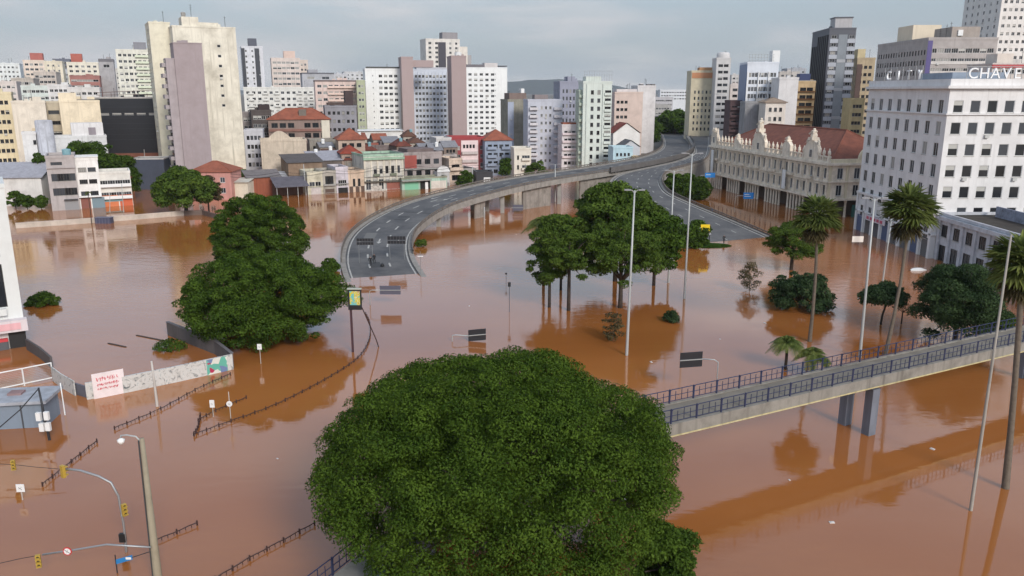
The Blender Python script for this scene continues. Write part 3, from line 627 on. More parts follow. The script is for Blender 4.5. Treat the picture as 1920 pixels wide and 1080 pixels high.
B = row('ornate_house', 'weathered white and mint ornate house with stained facade', 681, 756, 290, S(206, 200, 184), front=[wins(6, 1, 1.0, 2.3, 3, 3.0, .8, .8, fm=FRAME_D, skip=lambda i, k: i == 0), wins(6, 1, 1.6, 3.2, 3, 7.0, .3, .3, fm=FRAME_W, glass=(1, 4, 3, 1, 0))], dirt=.9, dep=13, parcol=S(164, 190, 170))
part_box(B, 'cornice', -.2, -.7, B.H - 1.0, B.L + .2, -.01, B.H - .3, weathered(S(150, 178, 156), .6)); part_box(B, 'ledge', 0, -.8, 2.7, B.L, -.01, 3.1, weathered(S(96, 92, 84), .6)); part_box(B, 'ledge', 0, -.4, B.H - 6.3, B.L, -.01, B.H - 6.1, CONC)
for i in range(7): part_box(B, 'pilaster', .1 + i * (B.L - .6) / 6, -.22, 3.1, .5 + i * (B.L - .6) / 6, -.01, B.H - 1.0, weathered(S(214, 208, 192), .7))
for f in (.3, .72): part_box(B, 'balcony', B.L * f - 1.0, -.8, B.H - 6.0, B.L * f + 1.0, -.41, B.H - 5.3, weathered(S(120, 126, 108), .6))
door(B, B.L * .56, B.L - .8, 2.4, weathered(S(150, 96, 84), .5), 'roller_door'); mb = MB(); mb.box(2.0, -.05, -.8, 5.6, -.008, 1.6); mb.build('painted_wall', weathered(S(196, 190, 182), 1, scale=1.4, dark=.25), B.root)
B = row('row_house', 'grey three storey terrace with red brick left bay behind mint shop', 757, 828, 286, S(168, 150, 146), back=6, front=[wins(4, 3, 1.9, 1.7, 3.6, 1.6, .4, .4, n=3, fm=FRAME_D, skip=lambda i, k: i == 0 and k == 0)], dirt=.9, dep=12)
door(B, .2, 4.3, B.H - .3, weathered(S(158, 84, 76), .5), 'brick_bay', B.H - 4.4); part_box(B, 'ledge', 0, -.6, B.H - 4.9, B.L, -.01, B.H - 4.6, CONC); part_box(B, 'ledge', 0, -.6, B.H - 8.5, B.L, -.01, B.H - 8.2, CONC)
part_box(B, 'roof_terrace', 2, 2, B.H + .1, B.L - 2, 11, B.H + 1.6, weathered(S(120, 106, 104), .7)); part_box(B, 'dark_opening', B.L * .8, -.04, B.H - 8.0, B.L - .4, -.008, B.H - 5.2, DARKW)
B = row('shop', 'low mint green shop with grey canopy and dark doorway', 753, 838, 334, S(150, 198, 172), back=-2, dep=6, par=.5, dirt=.6, parcol=S(150, 150, 132))
part_box(B, 'canopy', -.3, -1.6, B.H - .5, B.L * .62, -.01, B.H - .2, CONC); door(B, B.L * .4, B.L * .62, B.H - .6, DARKW, 'doorway'); door(B, B.L * .64, B.L - .3, B.H - .9, weathered(S(206, 200, 190), .6), 'painted_wall'); part_box(B, 'white_post', B.L * .5, -.5, -1, B.L * .56, -.1, 2.2, WHITE)
door(B, 1.0, B.L * .36, B.H - 1.0, plain('mint_shutter', S(120, 180, 150), .6), 'roller_door')
B = row('chapel_front', 'small white house front with rounded arch gable', 820, 843, 322, S(206, 202, 202), back=2, par=0, dep=8, front=wins(1, 1, 2.2, 2.0, 3, 1.2, n=3, fm=FRAME_W, glass=(0, 4, 5, 0, 0)), dirt=.5)
mb = MB(); W = B.L
for y in (0.0, .4): mb.poly([(W / 2 + W / 2 * math.cos(math.pi * i / 14), y, B.H + W * .42 * math.sin(math.pi * i / 14)) for i in range(15)])
for i in range(14): a, c = math.pi * i / 14, math.pi * (i + 1) / 14; mb.quad(*[(W / 2 + W / 2 * math.cos(q), y, B.H + W * .42 * math.sin(q)) for q, y in ((a, 0), (c, 0), (c, .4), (a, .4))])
mb.build('arched_gable', weathered(S(212, 210, 208), .4), B.root); part_box(B, 'ledge', -.1, -.3, B.H - .1, W + .1, -.01, B.H + .12, WHITE); door(B, .3, W - .3, 1.2, SHUT, 'roller_door')
B = row('row_house', 'narrow peach row house with open balconies right of arch gable', 842, 866, 297, S(224, 190, 156), back=4, front=wins(1, 3, 2.8, 1.7, 3.4, 1.4, n=2, fm=FRAME_D, glass=(2, 2, 0, 5, 0)), dirt=.5)
balconies(B, [B.L / 2], B.L, 1.0, 3.4, 3.1, 3, .9, zmin=2)
B = row('row_house', 'grey low house with rubbish and bush in front, right of peach house', 866, 892, 316, S(168, 158, 150), back=5, front=wins(2, 2, 1.2, 1.2, 3, 1.2, fm=FRAME_D), dirt=.9)
B = bld('shop_box', 'black box shop with white signs beside the viaduct', 893, 924, 322, 262, 10, 7, plain('black_shop', (.03, .03, .036), .5), par=.5)
part_box(B, 'sign', B.L * .45, -.1, B.H - 2.9, B.L * .85, -.02, B.H - 1.4, WHITE); part_box(B, 'sign', B.L * .35, -.1, B.H - 5.4, B.L * .98, -.02, B.H - 3.6, plain('sign_dirty_white', (.6, .58, .55)))
for i in range(3): part_box(B, 'sign_mark', B.L * (.5 + .11 * i), -.13, B.H - 2.5, B.L * (.56 + .11 * i), -.105, B.H - 1.8, FRAME_D)
B = bld('block', 'white roof structure with sloping slabs above the terraced houses', 818, 846, 258, 292, 20, 9, S(206, 200, 196), front=wins(2, 2, 1.6, 1.1, 3, 2.5, fm=FRAME_D))
part_box(B, 'roof_slab', -2, -1.5, B.H - 3.6, B.L * .7, -.02, B.H - 3.2, CONC)
B = bld('block', 'grey concrete house with white upper wall between arch and red block', 822, 856, 290, 282, 20, 9, S(178, 168, 164), front=wins(2, 2, 1.6, 1.1, 3, 1.2, fm=FRAME_D))
B = bld('block', 'low dark rooftops with sheds behind the mint topped ornate house', 690, 760, 272, 290, 18, 12, S(132, 116, 112), front=wins(6, 2, 1.6, 1.2, 3, 1.4, fm=FRAME_D, glass=(2, 1, 0, 5, 0)), dirt=.9)
for i, (f, w_, h_) in enumerate(((.08, 3, 1.2), (.34, 4, 1.8), (.6, 2.5, 1.0), (.82, 3, 2.0))): part_box(B, 'roof_shed', B.L * f, 2, B.H, B.L * f + w_, 6, B.H + h_, [weathered(S(150, 90, 76), .6), weathered(S(120, 112, 112), .6)][i % 2])
B = bld('block', 'dark tin roofed sheds behind the lilac and peach row houses', 588, 672, 302, 254, RROT, 11, S(112, 98, 90), roof='shed', rcol=TIN, rh=2.2, dirt=.9)
B = bld('block', 'brown tin roofed warehouse behind the pale yellow row house', 540, 604, 306, 247, RROT, 11, S(150, 120, 92), roof='shed', rcol=weathered((.11, .10, .10), .7), rh=1.8, dirt=.9)
B = bld('apartment_block', 'pink block with dark red frame and grey balcony bands', 846, 909, 257, 298, 14, 12, S(166, 62, 66), front=[wins(1, 4, 1.3, 1.4, 3.1, 2.6, xs=[2.6], fm=FRAME_W), wins(4, 1, .8, 1.3, 3, 2.4, 4.5, 2.6, fm=FRAME_D), wins(1, 3, 1.2, 1.4, 3.1, 2.6, xs=[11.4], fm=FRAME_W)], dirt=.3, parcol=S(160, 70, 72))
part_box(B, 'pink_bay', 3.6, -.3, 2, B.L - 2.6, -.02, B.H - .6, weathered(S(226, 206, 206), .3))
for k in range(4): link('window', window_mesh(.8, 1.3, 1, FRAME_D, 0, False), B.root, (4.3 + k * 1.2, -.46, B.H - 3.4), 0)
for k in range(3): part_box(B, 'balcony', 3.8, -1.2, B.H - 5.6 - 3.0 * k, B.L - 2.8, -.31, B.H - 4.6 - 3.0 * k, weathered(S(196, 186, 184), .4))
B = bld('apartment_block', 'blue grey block with orange pyramid roof beside the red framed block', 909, 960, 263, 296, 12, 11, S(140, 156, 180), roof='hip', rcol=ORANGE_T, rh=3.6, front=wins(4, 4, 1.5, 1.4, 3.0, 1.6, fm=FRAME_D, glass=(4, 2, 0, 4, 0)), dirt=.4)
balconies(B, [B.L * .25, B.L * .78], 3.4, .9, 3.0, 3.2, 4, .9, zmin=2)
B = bld('house', 'small cream house with dark windows beside the viaduct', 964, 996, 277, 285, 8, 9, S(222, 214, 196), front=[wins(1, 2, .7, 1.5, 3.4, 2.0, xs=[1.4], fm=FRAME_D), wins(1, 2, 2.8, 1.5, 3.4, 2.0, xs=[4.2], n=3)], dirt=.4)
balconies(B, [4.2], 3.0, .8, 3.4, 3.6, 2, .7, zmin=3)
B = bld('apartment_block', 'olive brown blind side block behind the blue grey block', 952, 992, 186, 340, 18, 10, S(150, 146, 128), dirt=.8, front=wins(1, 8, 1.0, 1.2, 3.0, 3, xs=[1.5]))
part_box(B, 'pale_strip', .02, -.15, 2, 2.6, -.02, B.H - .4, weathered(S(164, 172, 188), .4)); part_box(B, 'penthouse', 1, 1, B.H, B.L * .9, 8, B.H + 3.2, weathered(S(128, 112, 106), .5)); part_box(B, 'water_tank', B.L * .7, 2, B.H + 3.2, B.L * .85, 5, B.H + 5, WHITE)
B = bld('apartment_tower', 'pale blue grey apartment tower with stacked corner balconies', 990, 1055, 186, 322, 8, 12, S(190, 194, 208), dirt=.35, front=[wins(3, 9, .9, 1.2, 2.95, 2.0, 4.6, 4.0, fm=FRAME_W, glass=(2, 4, 4, 1, 1)), wins(1, 9, 2.4, 1.5, 2.95, 2.0, xs=[2.2], fm=FRAME_D)], left=wins(2, 9, .8, 1.0, 2.95, 2))
balconies(B, [2.2, B.L - 1.9], 3.2, 1.1, 2.95, 3.3, 9, .9, weathered(S(206, 204, 208), .4), zmin=4)
part_box(B, 'roof_room', 3, 2, B.H, B.L * .6, 8, B.H + 2.4, weathered(S(140, 130, 130), .4))
B = bld('office_block', 'plain lilac grey slab tower left behind the green tower', 1050, 1090, 152, 345, 8, 14, S(150, 152, 172), front=wins(5, 9, .8, 1.6, 3.0, 2.6, fm=FRAME_G, sill=False, glass=(4, 4, 1, 1, 0)), left=wins(3, 9, .8, 1.6, 3.0, 2.6, sill=False), dirt=.3)
part_box(B, 'penthouse', B.L * .4, 2, B.H, B.L * .75, 9, B.H + 2.6)
B = bld('apartment_block', 'low white and pink block at left foot of green tower', 1054, 1090, 233, 312, 6, 10, S(216, 208, 210), front=wins(4, 6, 1.2, 1.2, 2.9, 1.8, fm=FRAME_D, glass=(4, 2, 2, 3, 1)), dirt=.5)
balconies(B, [B.L * .5], B.L * .96, .7, 2.9, 3.2, 5, .7, weathered(S(220, 206, 208), .4), zmin=3)
part_box(B, 'roof_tiles', .4, .4, B.H + .2, B.L - .4, 6, B.H + 1.3, ORANGE_T)
GREEN = S(206, 216, 206)
B = bld('apartment_tower', 'pale green corner tower with rooftop sign and stacked balconies', 1094, 1148, 152, 305, 4, 12, GREEN, dirt=.3, front=[wins(2, 11, 1.1, 1.5, 2.95, 2.6, 2.2, 3.6, fm=FRAME_D, glass=(4, 3, 1, 4, 1)), wins(1, 11, 2.3, 1.6, 2.95, 2.6, xs=[9.3], fm=FRAME_D, glass=(3, 1, 2, 6, 1))], left=wins(2, 11, 1.4, 1.4, 2.95, 2.6, fm=FRAME_D))
balconies(B, [9.3], 2.7, .7, 2.95, 4.3, 11, .8, zmin=4); balconies(B, [3.0], 3.6, .9, 2.95, 4.3, 11, .8, face='left', zmin=4)
part_box(B, 'roof_room', 1.0, 1, B.H + .02, B.L - 4, 8, B.H + 2.4, weathered(S(214, 222, 214), .3)); part_box(B, 'pilaster', 1.2, -.35, 2, 1.8, -.01, B.H - .3); part_box(B, 'pilaster', 7.3, -.35, 2, 7.9, -.01, B.H - .3)
mb = MB()
for i in range(12): mb.bar((.4 + i * .93, .4, B.H + .6), (.4 + i * .93, .4, B.H + 4.4), .07)
mb.bar((.2, .4, B.H + 2.9), (11, .4, B.H + 2.9), .08); mb.bar((.2, .4, B.H + 4.3), (11, .4, B.H + 4.3), .08); mb.build('sign_frame', STEEL, B.root)
GREEN_B = B
B = bld('apartment_block', 'small slim green annex tucked at left of green tower', 1086, 1095, 168, 307, 4, 9, S(176, 192, 172), dirt=.4)
balconies(B, [B.L / 2], B.L, .9, 2.95, 2.0, 11, .9, zmin=4)
B = bld('apartment_block', 'rose coloured block with blind beige side wall right of green tower', 1153, 1206, 172, 350, 6, 14, S(216, 188, 172), dirt=.4, front=wins(3, 7, 1.3, 1.2, 3.1, 3.0, .6, 6.4, fm=FRAME_D, glass=(3, 2, 0, 5, 0)), right=wins(3, 9, .9, 1.2, 3, 2, fm=FRAME_D))
part_box(B, 'roof_room', 1, 1, B.H, B.L * .8, 8, B.H + 1.8, weathered(S(214, 206, 204), .4)); antenna(B, 7, 3, 4.2)
B = bld('apartment_block', 'whitish block right behind the rose coloured block', 1196, 1230, 160, 375, 4, 14, S(222, 216, 214), dirt=.5, right=wins(2, 8, .9, 1.2))
for f in (.15, .55, .8): part_box(B, 'roof_room', B.L * f, 1, B.H, B.L * f + 1.6, 4, B.H + 1.3, weathered(S(120, 116, 116), .4))
B = bld('gable_house', 'white blind gable wall house below rose coloured block', 1150, 1200, 250, 318, 6, 12, S(226, 222, 218), roof='gabley', rcol=RED_T, rh=4.0, dirt=.3)
B = bld('gable_house', 'small grey gable house behind the sky blue house', 1166, 1200, 276, 302, 6, 9, S(196, 198, 204), roof='gabley', rcol=weathered((.12, .12, .13)), rh=2.6, dirt=.3)
B = bld('house', 'sky blue two storey house with small windows by the viaduct', 1150, 1187, 275, 292, 6, 8, S(176, 212, 224), front=wins(4, 2, .8, 1.1, 3.0, 1.6, fm=FRAME_D, glass=(4, 2, 0, 3, 0)), dirt=.4)
part_box(B, 'base_band', 4, -.1, .5, B.L, -.01, 2.4, weathered(S(214, 200, 204), .4))
B = bld('kiosk', 'small yellow kiosk right of the sky blue house', 1188, 1203, 293, 290, 6, 4, S(216, 186, 120), par=.3, front=wins(1, 1, 1.2, 1.2, 3, .8))
# ---------- right: behind the ornate arcade building
B = bld('office_block', 'yellow office slab with brown strips beside the road tunnel', 1297, 1349, 132, 410, -4, 16, S(212, 196, 158), dirt=.5, zb=2, front=[wins(6, 7, .8, 1.5, 3.0, 9.0, 1.2, 1, fm=FRAME_D, sill=False, n=1, glass=(4, 3, 3, 1, 0)), wins(1, 3, 13, 1.8, 3.4, 30.6, xs=[8.0], n=9, fm=FRAME_D, sill=False, glass=(5, 0, 0, 5, 0))], left=wins(1, 9, 1.0, 1.2, 3.4, 2.0))
part_box(B, 'roof_band', .3, -.2, B.H - 3.0, B.L - .2, -.02, B.H - .4, weathered(S(196, 140, 104), .5)); part_box(B, 'penthouse', B.L * .3, 2, B.H, B.L * .8, 9, B.H + 2.2, weathered(S(196, 150, 110), .4))
B = bld('apartment_tower', 'slim white tower with rounded dome top behind yellow slab', 1344, 1371, 108, 400, -4, 12, S(206, 202, 200), dirt=.4, zb=2, front=wins(2, 11, 2.2, 1.3, 3.0, 2.4, fm=FRAME_D, sill=False))
mb = MB(); mb.lathe([(3.2, B.H), (3.2, B.H + 2.4), (2.6, B.H + 3.2), (0, B.H + 3.5)], B.L * .55, 4, 14); mb.build('dome', B.mat, B.root, True)
B = bld('apartment_block', 'dark red brown stepped balcony block behind the red roof', 1370, 1396, 188, 330, -4, 12, S(96, 70, 72), dirt=.5, front=wins(2, 5, 2.2, 1.4, 2.9, 1.6, fm=FRAME_D)); balconies(B, [B.L / 2], B.L, 1.0, 2.9, 3.0, 6, .9, zmin=5)
B = bld('apartment_block', 'pale pink far block between slim white tower and blue grid tower', 1370, 1400, 158, 420, -4, 12, S(214, 200, 194), dirt=.4, zb=2, front=wins(2, 8, 2.4, 1.3, 3, 1.4, fm=FRAME_D))
B = bld('office_tower', 'blue and white gridded office tower with sign frame on the roof', 1402, 1461, 116, 325, -5, 16, S(214, 220, 230), dirt=.3, front=[wins(9, 10, 1.05, 1.7, 2.7, 3.4, .7, .7, fm=FRAME_W, sill=False, n=2, glass=(4, 5, 2, 3, 1))], left=wins(2, 12, 1.2, 1.4, 2.7, 3.4))
part_box(B, 'blue_side', -.25, .3, 2, -.02, 15, B.H - .2, plain('blue_clad', S(90, 112, 148), .4))
for x in (.05, B.L * .36, B.L * .68): part_box(B, 'white_fin', x, -.45, 3, x + .45, -.01, B.H - 3.0, WHITE)
part_box(B, 'white_fin', B.L * .36 + .46, -.45, B.H - 11.4, B.L * .68, -.01, B.H - 10.8, WHITE)
mb = MB()
for i in range(9): mb.bar((.6 + i * 1.15, .5, B.H + .6), (.6 + i * 1.15, .5, B.H + 3.6), .09)
for z in (1.2, 2.4, 3.5): mb.bar((.4, .5, B.H + z), (10.2, .5, B.H + z), .1)
mb.build('sign_frame', STEEL, B.root); part_box(B, 'lift_room', B.L * .8, 1.5, B.H, B.L * 1.04, 7, B.H + 5, WHITE)
B = bld('annex_block', 'grey corrugated windowless block in front of the blue grid tower', 1398, 1440, 190, 300, -5, 10, weathered((.3, .3, .31), 1, dark=.5, scale=.2))
B = bld('apartment_block', 'cream house with graffiti ground floor in front of white strip block', 1436, 1474, 192, 288, -4, 10, S(218, 208, 196), dirt=.5, front=[wins(3, 2, 1.0, 1.4, 3.2, 1.8, fm=FRAME_D)], roof='hip', rcol=weathered(S(150, 132, 116)), rh=1.6)
B = bld('apartment_block', 'white block with dark strip windows above the cream graffiti house', 1462, 1498, 145, 310, -4, 12, S(216, 214, 214), dirt=.4, front=wins(1, 6, 6.4, 1.3, 2.75, 1.6, xs=[3.9], n=6, fm=FRAME_D, sill=False, glass=(5, 2, 0, 3, 0)))
part_box(B, 'graffiti_wall', .4, -.2, 8.0, B.L - .4, -.02, 12.0, weathered(S(176, 172, 170), 1.0, scale=1.3, dark=.2))
B = bld('apartment_block', 'grey stepped block left of the white strip window block', 1440, 1466, 146, 335, -4, 12, S(170, 164, 162), dirt=.5, front=wins(2, 4, 1.6, 1.2, 3, 1.6, fm=FRAME_D)); part_box(B, 'roof_room', 1, 1, B.H, B.L - 1, 7, B.H + 2.4)
B = bld('apartment_block', 'orange yellow block with brown balcony bands behind arcade roof', 1497, 1530, 152, 330, -4, 12, S(208, 172, 112), dirt=.6, front=wins(2, 7, 2.4, 1.5, 2.95, 1.8, fm=FRAME_D, glass=(4, 0, 0, 5, 0))); balconies(B, [B.L / 2], B.L, .8, 2.95, 3.4, 8, .25, weathered(S(120, 84, 54), .5), zmin=6)
part_box(B, 'roof_tank', 1, 2, B.H + 1.0, B.L * .75, 7, B.H + 3.6, plain('tank_navy', S(44, 56, 96), .5)); part_box(B, 'roof_slab', -3, 0, B.H + .72, B.L, 9, B.H + 1.0, CONC)
TW = plain('tower_charcoal', S(84, 86, 94), .6)
B = bld('office_tower', 'tall charcoal tower with grey striped front and dark ribbed side', 1556, 1606, 52, 330, -6, 26, TW, par=.6, front=[wins(1, 17, 1.9, 1.3, 3.0, 2.2, xs=[2.0], sill=False, n=2, fm=FRAME_W, glass=(3, 3, 4, 2, 2)), wins(1, 17, 1.9, 1.3, 3.0, 2.2, xs=[8.7], sill=False, n=2, fm=FRAME_W, glass=(3, 3, 4, 2, 2))])
for k in range(17):
    z = B.H - 4.2 - 3 * k
    part_box(B, 'window_band', .5, -.18, z - 1.0, 3.6, -.02, z + .55, weathered(S(176, 180, 188), .3)); part_box(B, 'window_band', 7.1, -.18, z - 1.0, 10.3, -.02, z + .55, weathered(S(176, 180, 188), .3))
part_box(B, 'centre_panel', 3.7, -.12, 3, 7.0, -.02, B.H - 2, weathered(S(138, 144, 150), .3))
for k in range(3): part_box(B, 'spandrel', 3.7, -.2, B.H - 12.6 - 11 * k, 7.0, -.125, B.H - 11.4 - 11 * k, weathered(S(170, 172, 176), .3))
for k in range(9): part_box(B, 'side_rib', -.5, 1.0 + 2.7 * k, 2, -.02, 1.9 + 2.7 * k, B.H - 2 - .9 * (k > 5) * 4, plain('rib_dark', (.025, .026, .032), .5))
part_box(B, 'penthouse', 2.4, 2, B.H, B.L - 1.2, 9, B.H + 4.4, weathered(S(180, 178, 180), .4)); part_box(B, 'roof_slab', 2.1, 1.7, B.H + 4.4, B.L - .9, 9.3, B.H + 4.8, TW)
B = bld('apartment_block', 'brown and yellow block with square windows right of charcoal tower', 1608, 1642, 108, 350, -6, 12, S(186, 164, 124), dirt=.6, front=wins(3, 12, 1.3, 1.3, 3.0, 2.6, fm=FRAME_D, glass=(4, 1, 0, 5, 0)), left=wins(2, 12, 1.2, 1.3, 3, 2.6)); part_box(B, 'stair_tower', .2, 1, B.H, B.L * .45, 7, B.H + 4.2, weathered(S(200, 186, 150), .4)); part_box(B, 'brown_strip', .1, -.2, 3, B.L * .3, -.02, B.H - 2, weathered(S(96, 80, 76), .5))
B = bld('apartment_block', 'yellow low block with dark windows behind the arcade roof', 1596, 1622, 184, 300, -6, 10, S(190, 172, 112), dirt=.6, front=wins(3, 5, 1.0, 1.2, 3.0, 1.6, fm=FRAME_D, glass=(4, 1, 0, 5, 0)))
B = bld('office_block', 'huge grey office block behind the white hotel, windowed front', 1742, 1872, 70, 270, -2, 40, S(176, 168, 164), dirt=.5, par=.8, front=[wins(9, 6, 2.1, 1.5, 3.1, 2.6, .8, .8, fm=FRAME_W, sill=False, n=3, glass=(4, 3, 4, 2, 3))], left=wins(18, 7, 1.0, 1.6, 3.2, 3.0, fm=FRAME_D, sill=False))
part_box(B, 'purple_strip', -.12, -.12, 10, 1.4, -.02, B.H - .2, plain('purple_clad', S(84, 76, 128), .6)); part_box(B, 'stair_tower', 8, 2, B.H, B.L - 5, 14, B.H + 4.2, weathered(S(168, 158, 150), .5)); part_box(B, 'roof_block', 2.5, 18, B.H, 12, 30, B.H + 6.0, weathered(S(222, 208, 186), .3))
antenna(B, 7.2, 4, 5); antenna(B, 6.2, 6, 4); antenna(B, 9, 5, 6)
mb = MB(); mb.box(B.L * .45, 1.6, B.H + 1.4, B.L * .52, 1.99, B.H + 3.2); mb.build('vent_box', WHITE, B.root)
for k in range(3): part_box(B, 'floor_band', 1.5, -.14, B.H - 3.6 - 4 - 3.1 * k, B.L, -.02, B.H - 2.6 - 4 - 3.1 * k, weathered(S(206, 202, 198), .4))
B = bld('apartment_tower', 'very tall white tower cut by the top right corner', 1887, 1990, -60, 330, -3, 30, S(226, 222, 216), dirt=.35, front=wins(9, 24, 1.2, 1.3, 3.0, 2.0, .6, .6, fm=FRAME_W, sill=False, glass=(4, 3, 3, 2, 2)), left=wins(6, 22, 1.2, 1.3, 3, 2))
B = bld('apartment_block', 'pale block with red rooftop band behind the hotel sign', 1862, 1960, 118, 235, -2, 14, S(206, 196, 188), dirt=.4, par=.4, front=wins(7, 2, 1.6, 1.2, 3, 1.4)); part_box(B, 'red_band', -.3, -.5, B.H - .9, B.L, -.02, B.H - .1, plain('band_red', S(176, 70, 74), .6)); part_box(B, 'roof_room', 1.5, 1, B.H, 6, 7, B.H + 3, weathered(S(216, 206, 196), .3))
# far things in the gap over the tunnel
B = bld('far_block', 'long low white building far away in the gap above the tunnel', 1238, 1310, 168, 900, -3, 20, S(214, 216, 220), zb=4, front=wins(14, 3, 2.0, 1.4, 3.4, 1.6, sill=False), dirt=.2)
B = bld('far_block', 'pale grey distant terraced houses below the far hill', 1228, 1262, 182, 700, 5, 20, S(186, 182, 186), zb=4, front=wins(8, 3, 1.6, 1.4, 3.4, 1.6, sill=False), dirt=.4)
B = bld('far_block', 'beige distant low block in front of far terraced houses', 1222, 1258, 196, 560, 5, 14, S(168, 164, 160), zb=4, front=wins(6, 3, 1.6, 1.3, 3.2, 1.4, sill=False), dirt=.5)

# jumbled small roofs behind the street row
ORD = ['first', 'second', 'third', 'fourth', 'fifth', 'sixth', 'seventh', 'eighth', 'ninth', 'tenth', 'eleventh', 'twelfth', 'thirteenth', 'fourteenth']
rj = random.Random(23); jm = [('rusty tin', weathered((.13, .065, .045), .7, scale=.9)), ('grey tin', weathered((.24, .24, .26), .7, scale=.9)), ('dark tile', tile_mat(S(112, 60, 48), 'tile_dark')), ('orange tile', ORANGE_T)]
jw = [S(150, 136, 122), S(176, 162, 146), S(120, 106, 100), S(190, 178, 160), S(140, 118, 104)]
for i, (xl, wd, yt, Y) in enumerate(((582, 30, 296, 262), (610, 24, 290, 266), (646, 26, 300, 258), (676, 30, 282, 276), (700, 26, 262, 300), (720, 30, 268, 292), (744, 26, 274, 284), (768, 28, 268, 296), (786, 30, 276, 284), (806, 24, 282, 278), (832, 26, 276, 288), (600, 26, 276, 278), (664, 24, 262, 302), (756, 24, 256, 312))):
    nm, rm = jm[rj.randrange(4)]
    B = bld('small_house', '%s roofed small house, %s from left in the jumble behind the street row' % (nm, ORD[i]), xl, xl + wd, yt, Y, RROT - rj.uniform(2, 12), rj.uniform(6, 9), rj.choice(jw), roof=rj.choice(['shed', 'gable', 'hip', 'gable']), rcol=rm, rh=rj.uniform(1.2, 2.4), ov=.3, dirt=.9, front=wins(rj.randint(2, 3), 2, .9, 1.2, 2.9, .9, fm=FRAME_D, glass=(4, 1, 1, 4, 0)))
    if rj.random() < .6: tank(B, B.L * rj.uniform(.3, .7), 2, .6, .8, [None, WHITE][rj.randrange(2)], B.H + 1.2)
# wires along the row
for i, (z, lab) in enumerate(((7.4, 'upper sagging wire strung before the street row'), (6.6, 'lower sagging wire strung before the street row'))):
    a, c = R0.lerp(R1, -.35), R0.lerp(R1, 1.15); off = Vector((RROT and 1.2, -2.2, 0)); wr = thing('overhead_wire', lab, 'cable', (a.x + off.x, a.y + off.y, 0)); mb = MB(); pts = []
    for s in range(6):
        for k in range(8):
            f = (s + k / 8) / 6; pts.append((c - a) * f + Vector((0, 0, z - .7 * math.sin(math.pi * k / 8))))
    mb.tube(pts, .05, 4); mb.build('wire', BLACK, wr)
# ------------------------------------------------------------------ roads
def smooth(pts, per=8):
    out = []
    for i in range(len(pts) - 1):
        p0 = pts[max(i - 1, 0)]; p1 = pts[i]; p2 = pts[i + 1]; p3 = pts[min(i + 2, len(pts) - 1)]
        for k in range(per):
            t = k / per
            out.append(.5 * ((2 * p1) + (p2 - p0) * t + (2 * p0 - 5 * p1 + 4 * p2 - p3) * t * t + (3 * p1 - p0 - 3 * p2 + p3) * t ** 3))
    out.append(pts[-1]); return out
def resample(pts, step):
    acc = [0.0]
    for a, b in zip(pts, pts[1:]): acc.append(acc[-1] + (b - a).length)
    n = max(2, int(acc[-1] / step) + 1); out = []; j = 0
    for i in range(n):
        s = acc[-1] * i / (n - 1)
        while j < len(acc) - 2 and acc[j + 1] < s: j += 1
        f = (s - acc[j]) / max(1e-9, acc[j + 1] - acc[j]); out.append(pts[j].lerp(pts[j + 1], f))
    return out
def normals(pts):                       # to the right of the way, level
    out = []
    for i in range(len(pts)):
        d = pts[min(i + 1, len(pts) - 1)] - pts[max(i - 1, 0)]; d.z = 0; d.normalize(); out.append(Vector((d.y, -d.x, 0)))
    return out
def sweep(mb, pts, nor, prof, mi=0, closed=True):
    for i in range(len(pts) - 1):
        k = len(prof)
        for j in range(k if closed else k - 1):
            (a, za), (b, zb_) = prof[j], prof[(j + 1) % k]
            mb.quad(pts[i] + nor[i] * a + Vector((0, 0, za)), pts[i + 1] + nor[i + 1] * a + Vector((0, 0, za)), pts[i + 1] + nor[i + 1] * b + Vector((0, 0, zb_)), pts[i] + nor[i] * b + Vector((0, 0, zb_)), mi)
def asphalt():
    m, t, b = base_mat('asphalt'); n = t.nodes; l = t.links.new
    g = n.new('ShaderNodeNewGeometry'); a = n.new('ShaderNodeTexNoise'); a.inputs['Scale'].default_value = .16; a.inputs['Detail'].default_value = 9; a.inputs['Roughness'].default_value = .75
    l(g.outputs['Position'], a.inputs['Vector'])
    cr = n.new('ShaderNodeValToRGB'); e = cr.color_ramp.elements; e[0].position = .35; e[0].color = (.058, .057, .06, 1); e[1].position = .68; e[1].color = (.145, .14, .135, 1)
    l(a.outputs['Fac'], cr.inputs[0]); l(cr.outputs[0], b.inputs['Base Color']); b.inputs['Roughness'].default_value = .75
    return m
ASPH = asphalt(); ROADW = weathered((.48, .47, .44), .9, streak=False, scale=2.0, dark=.4)
KERB = weathered((.30, .28, .255), .8, dark=.5, scale=.8); RAILC = weathered((.17, .145, .125), .8, dark=.5, scale=.8)
LA = [(672, 560, -1.0), (655, 520, .05), (648, 492, .5), (651, 465, 1.1), (664, 440, 1.7), (690, 418, 2.5), (730, 396, 3.4), (780, 377, 4.4), (860, 356, 5.5), (940, 339, 6.4), (1030, 325, 7.0), (1120, 312, 7.2), (1200, 297, 7.2), (1236, 284, 7.0), (1246, 272, 6.6), (1245, 262, 6.2), (1243, 256, 6.0), (1240, 250, 5.8)]
pl = resample(smooth([G(*q) for q in LA]), 4.0); nl = normals(pl); WA = 11.5
pr_ = [p + n * WA for p, n in zip(pl, nl)]
mb = MB()
for i in range(len(pl) - 1):
    mb.quad(pl[i], pl[i + 1], pr_[i + 1], pr_[i])
road_a = struct('elevated_road', mb, ASPH)
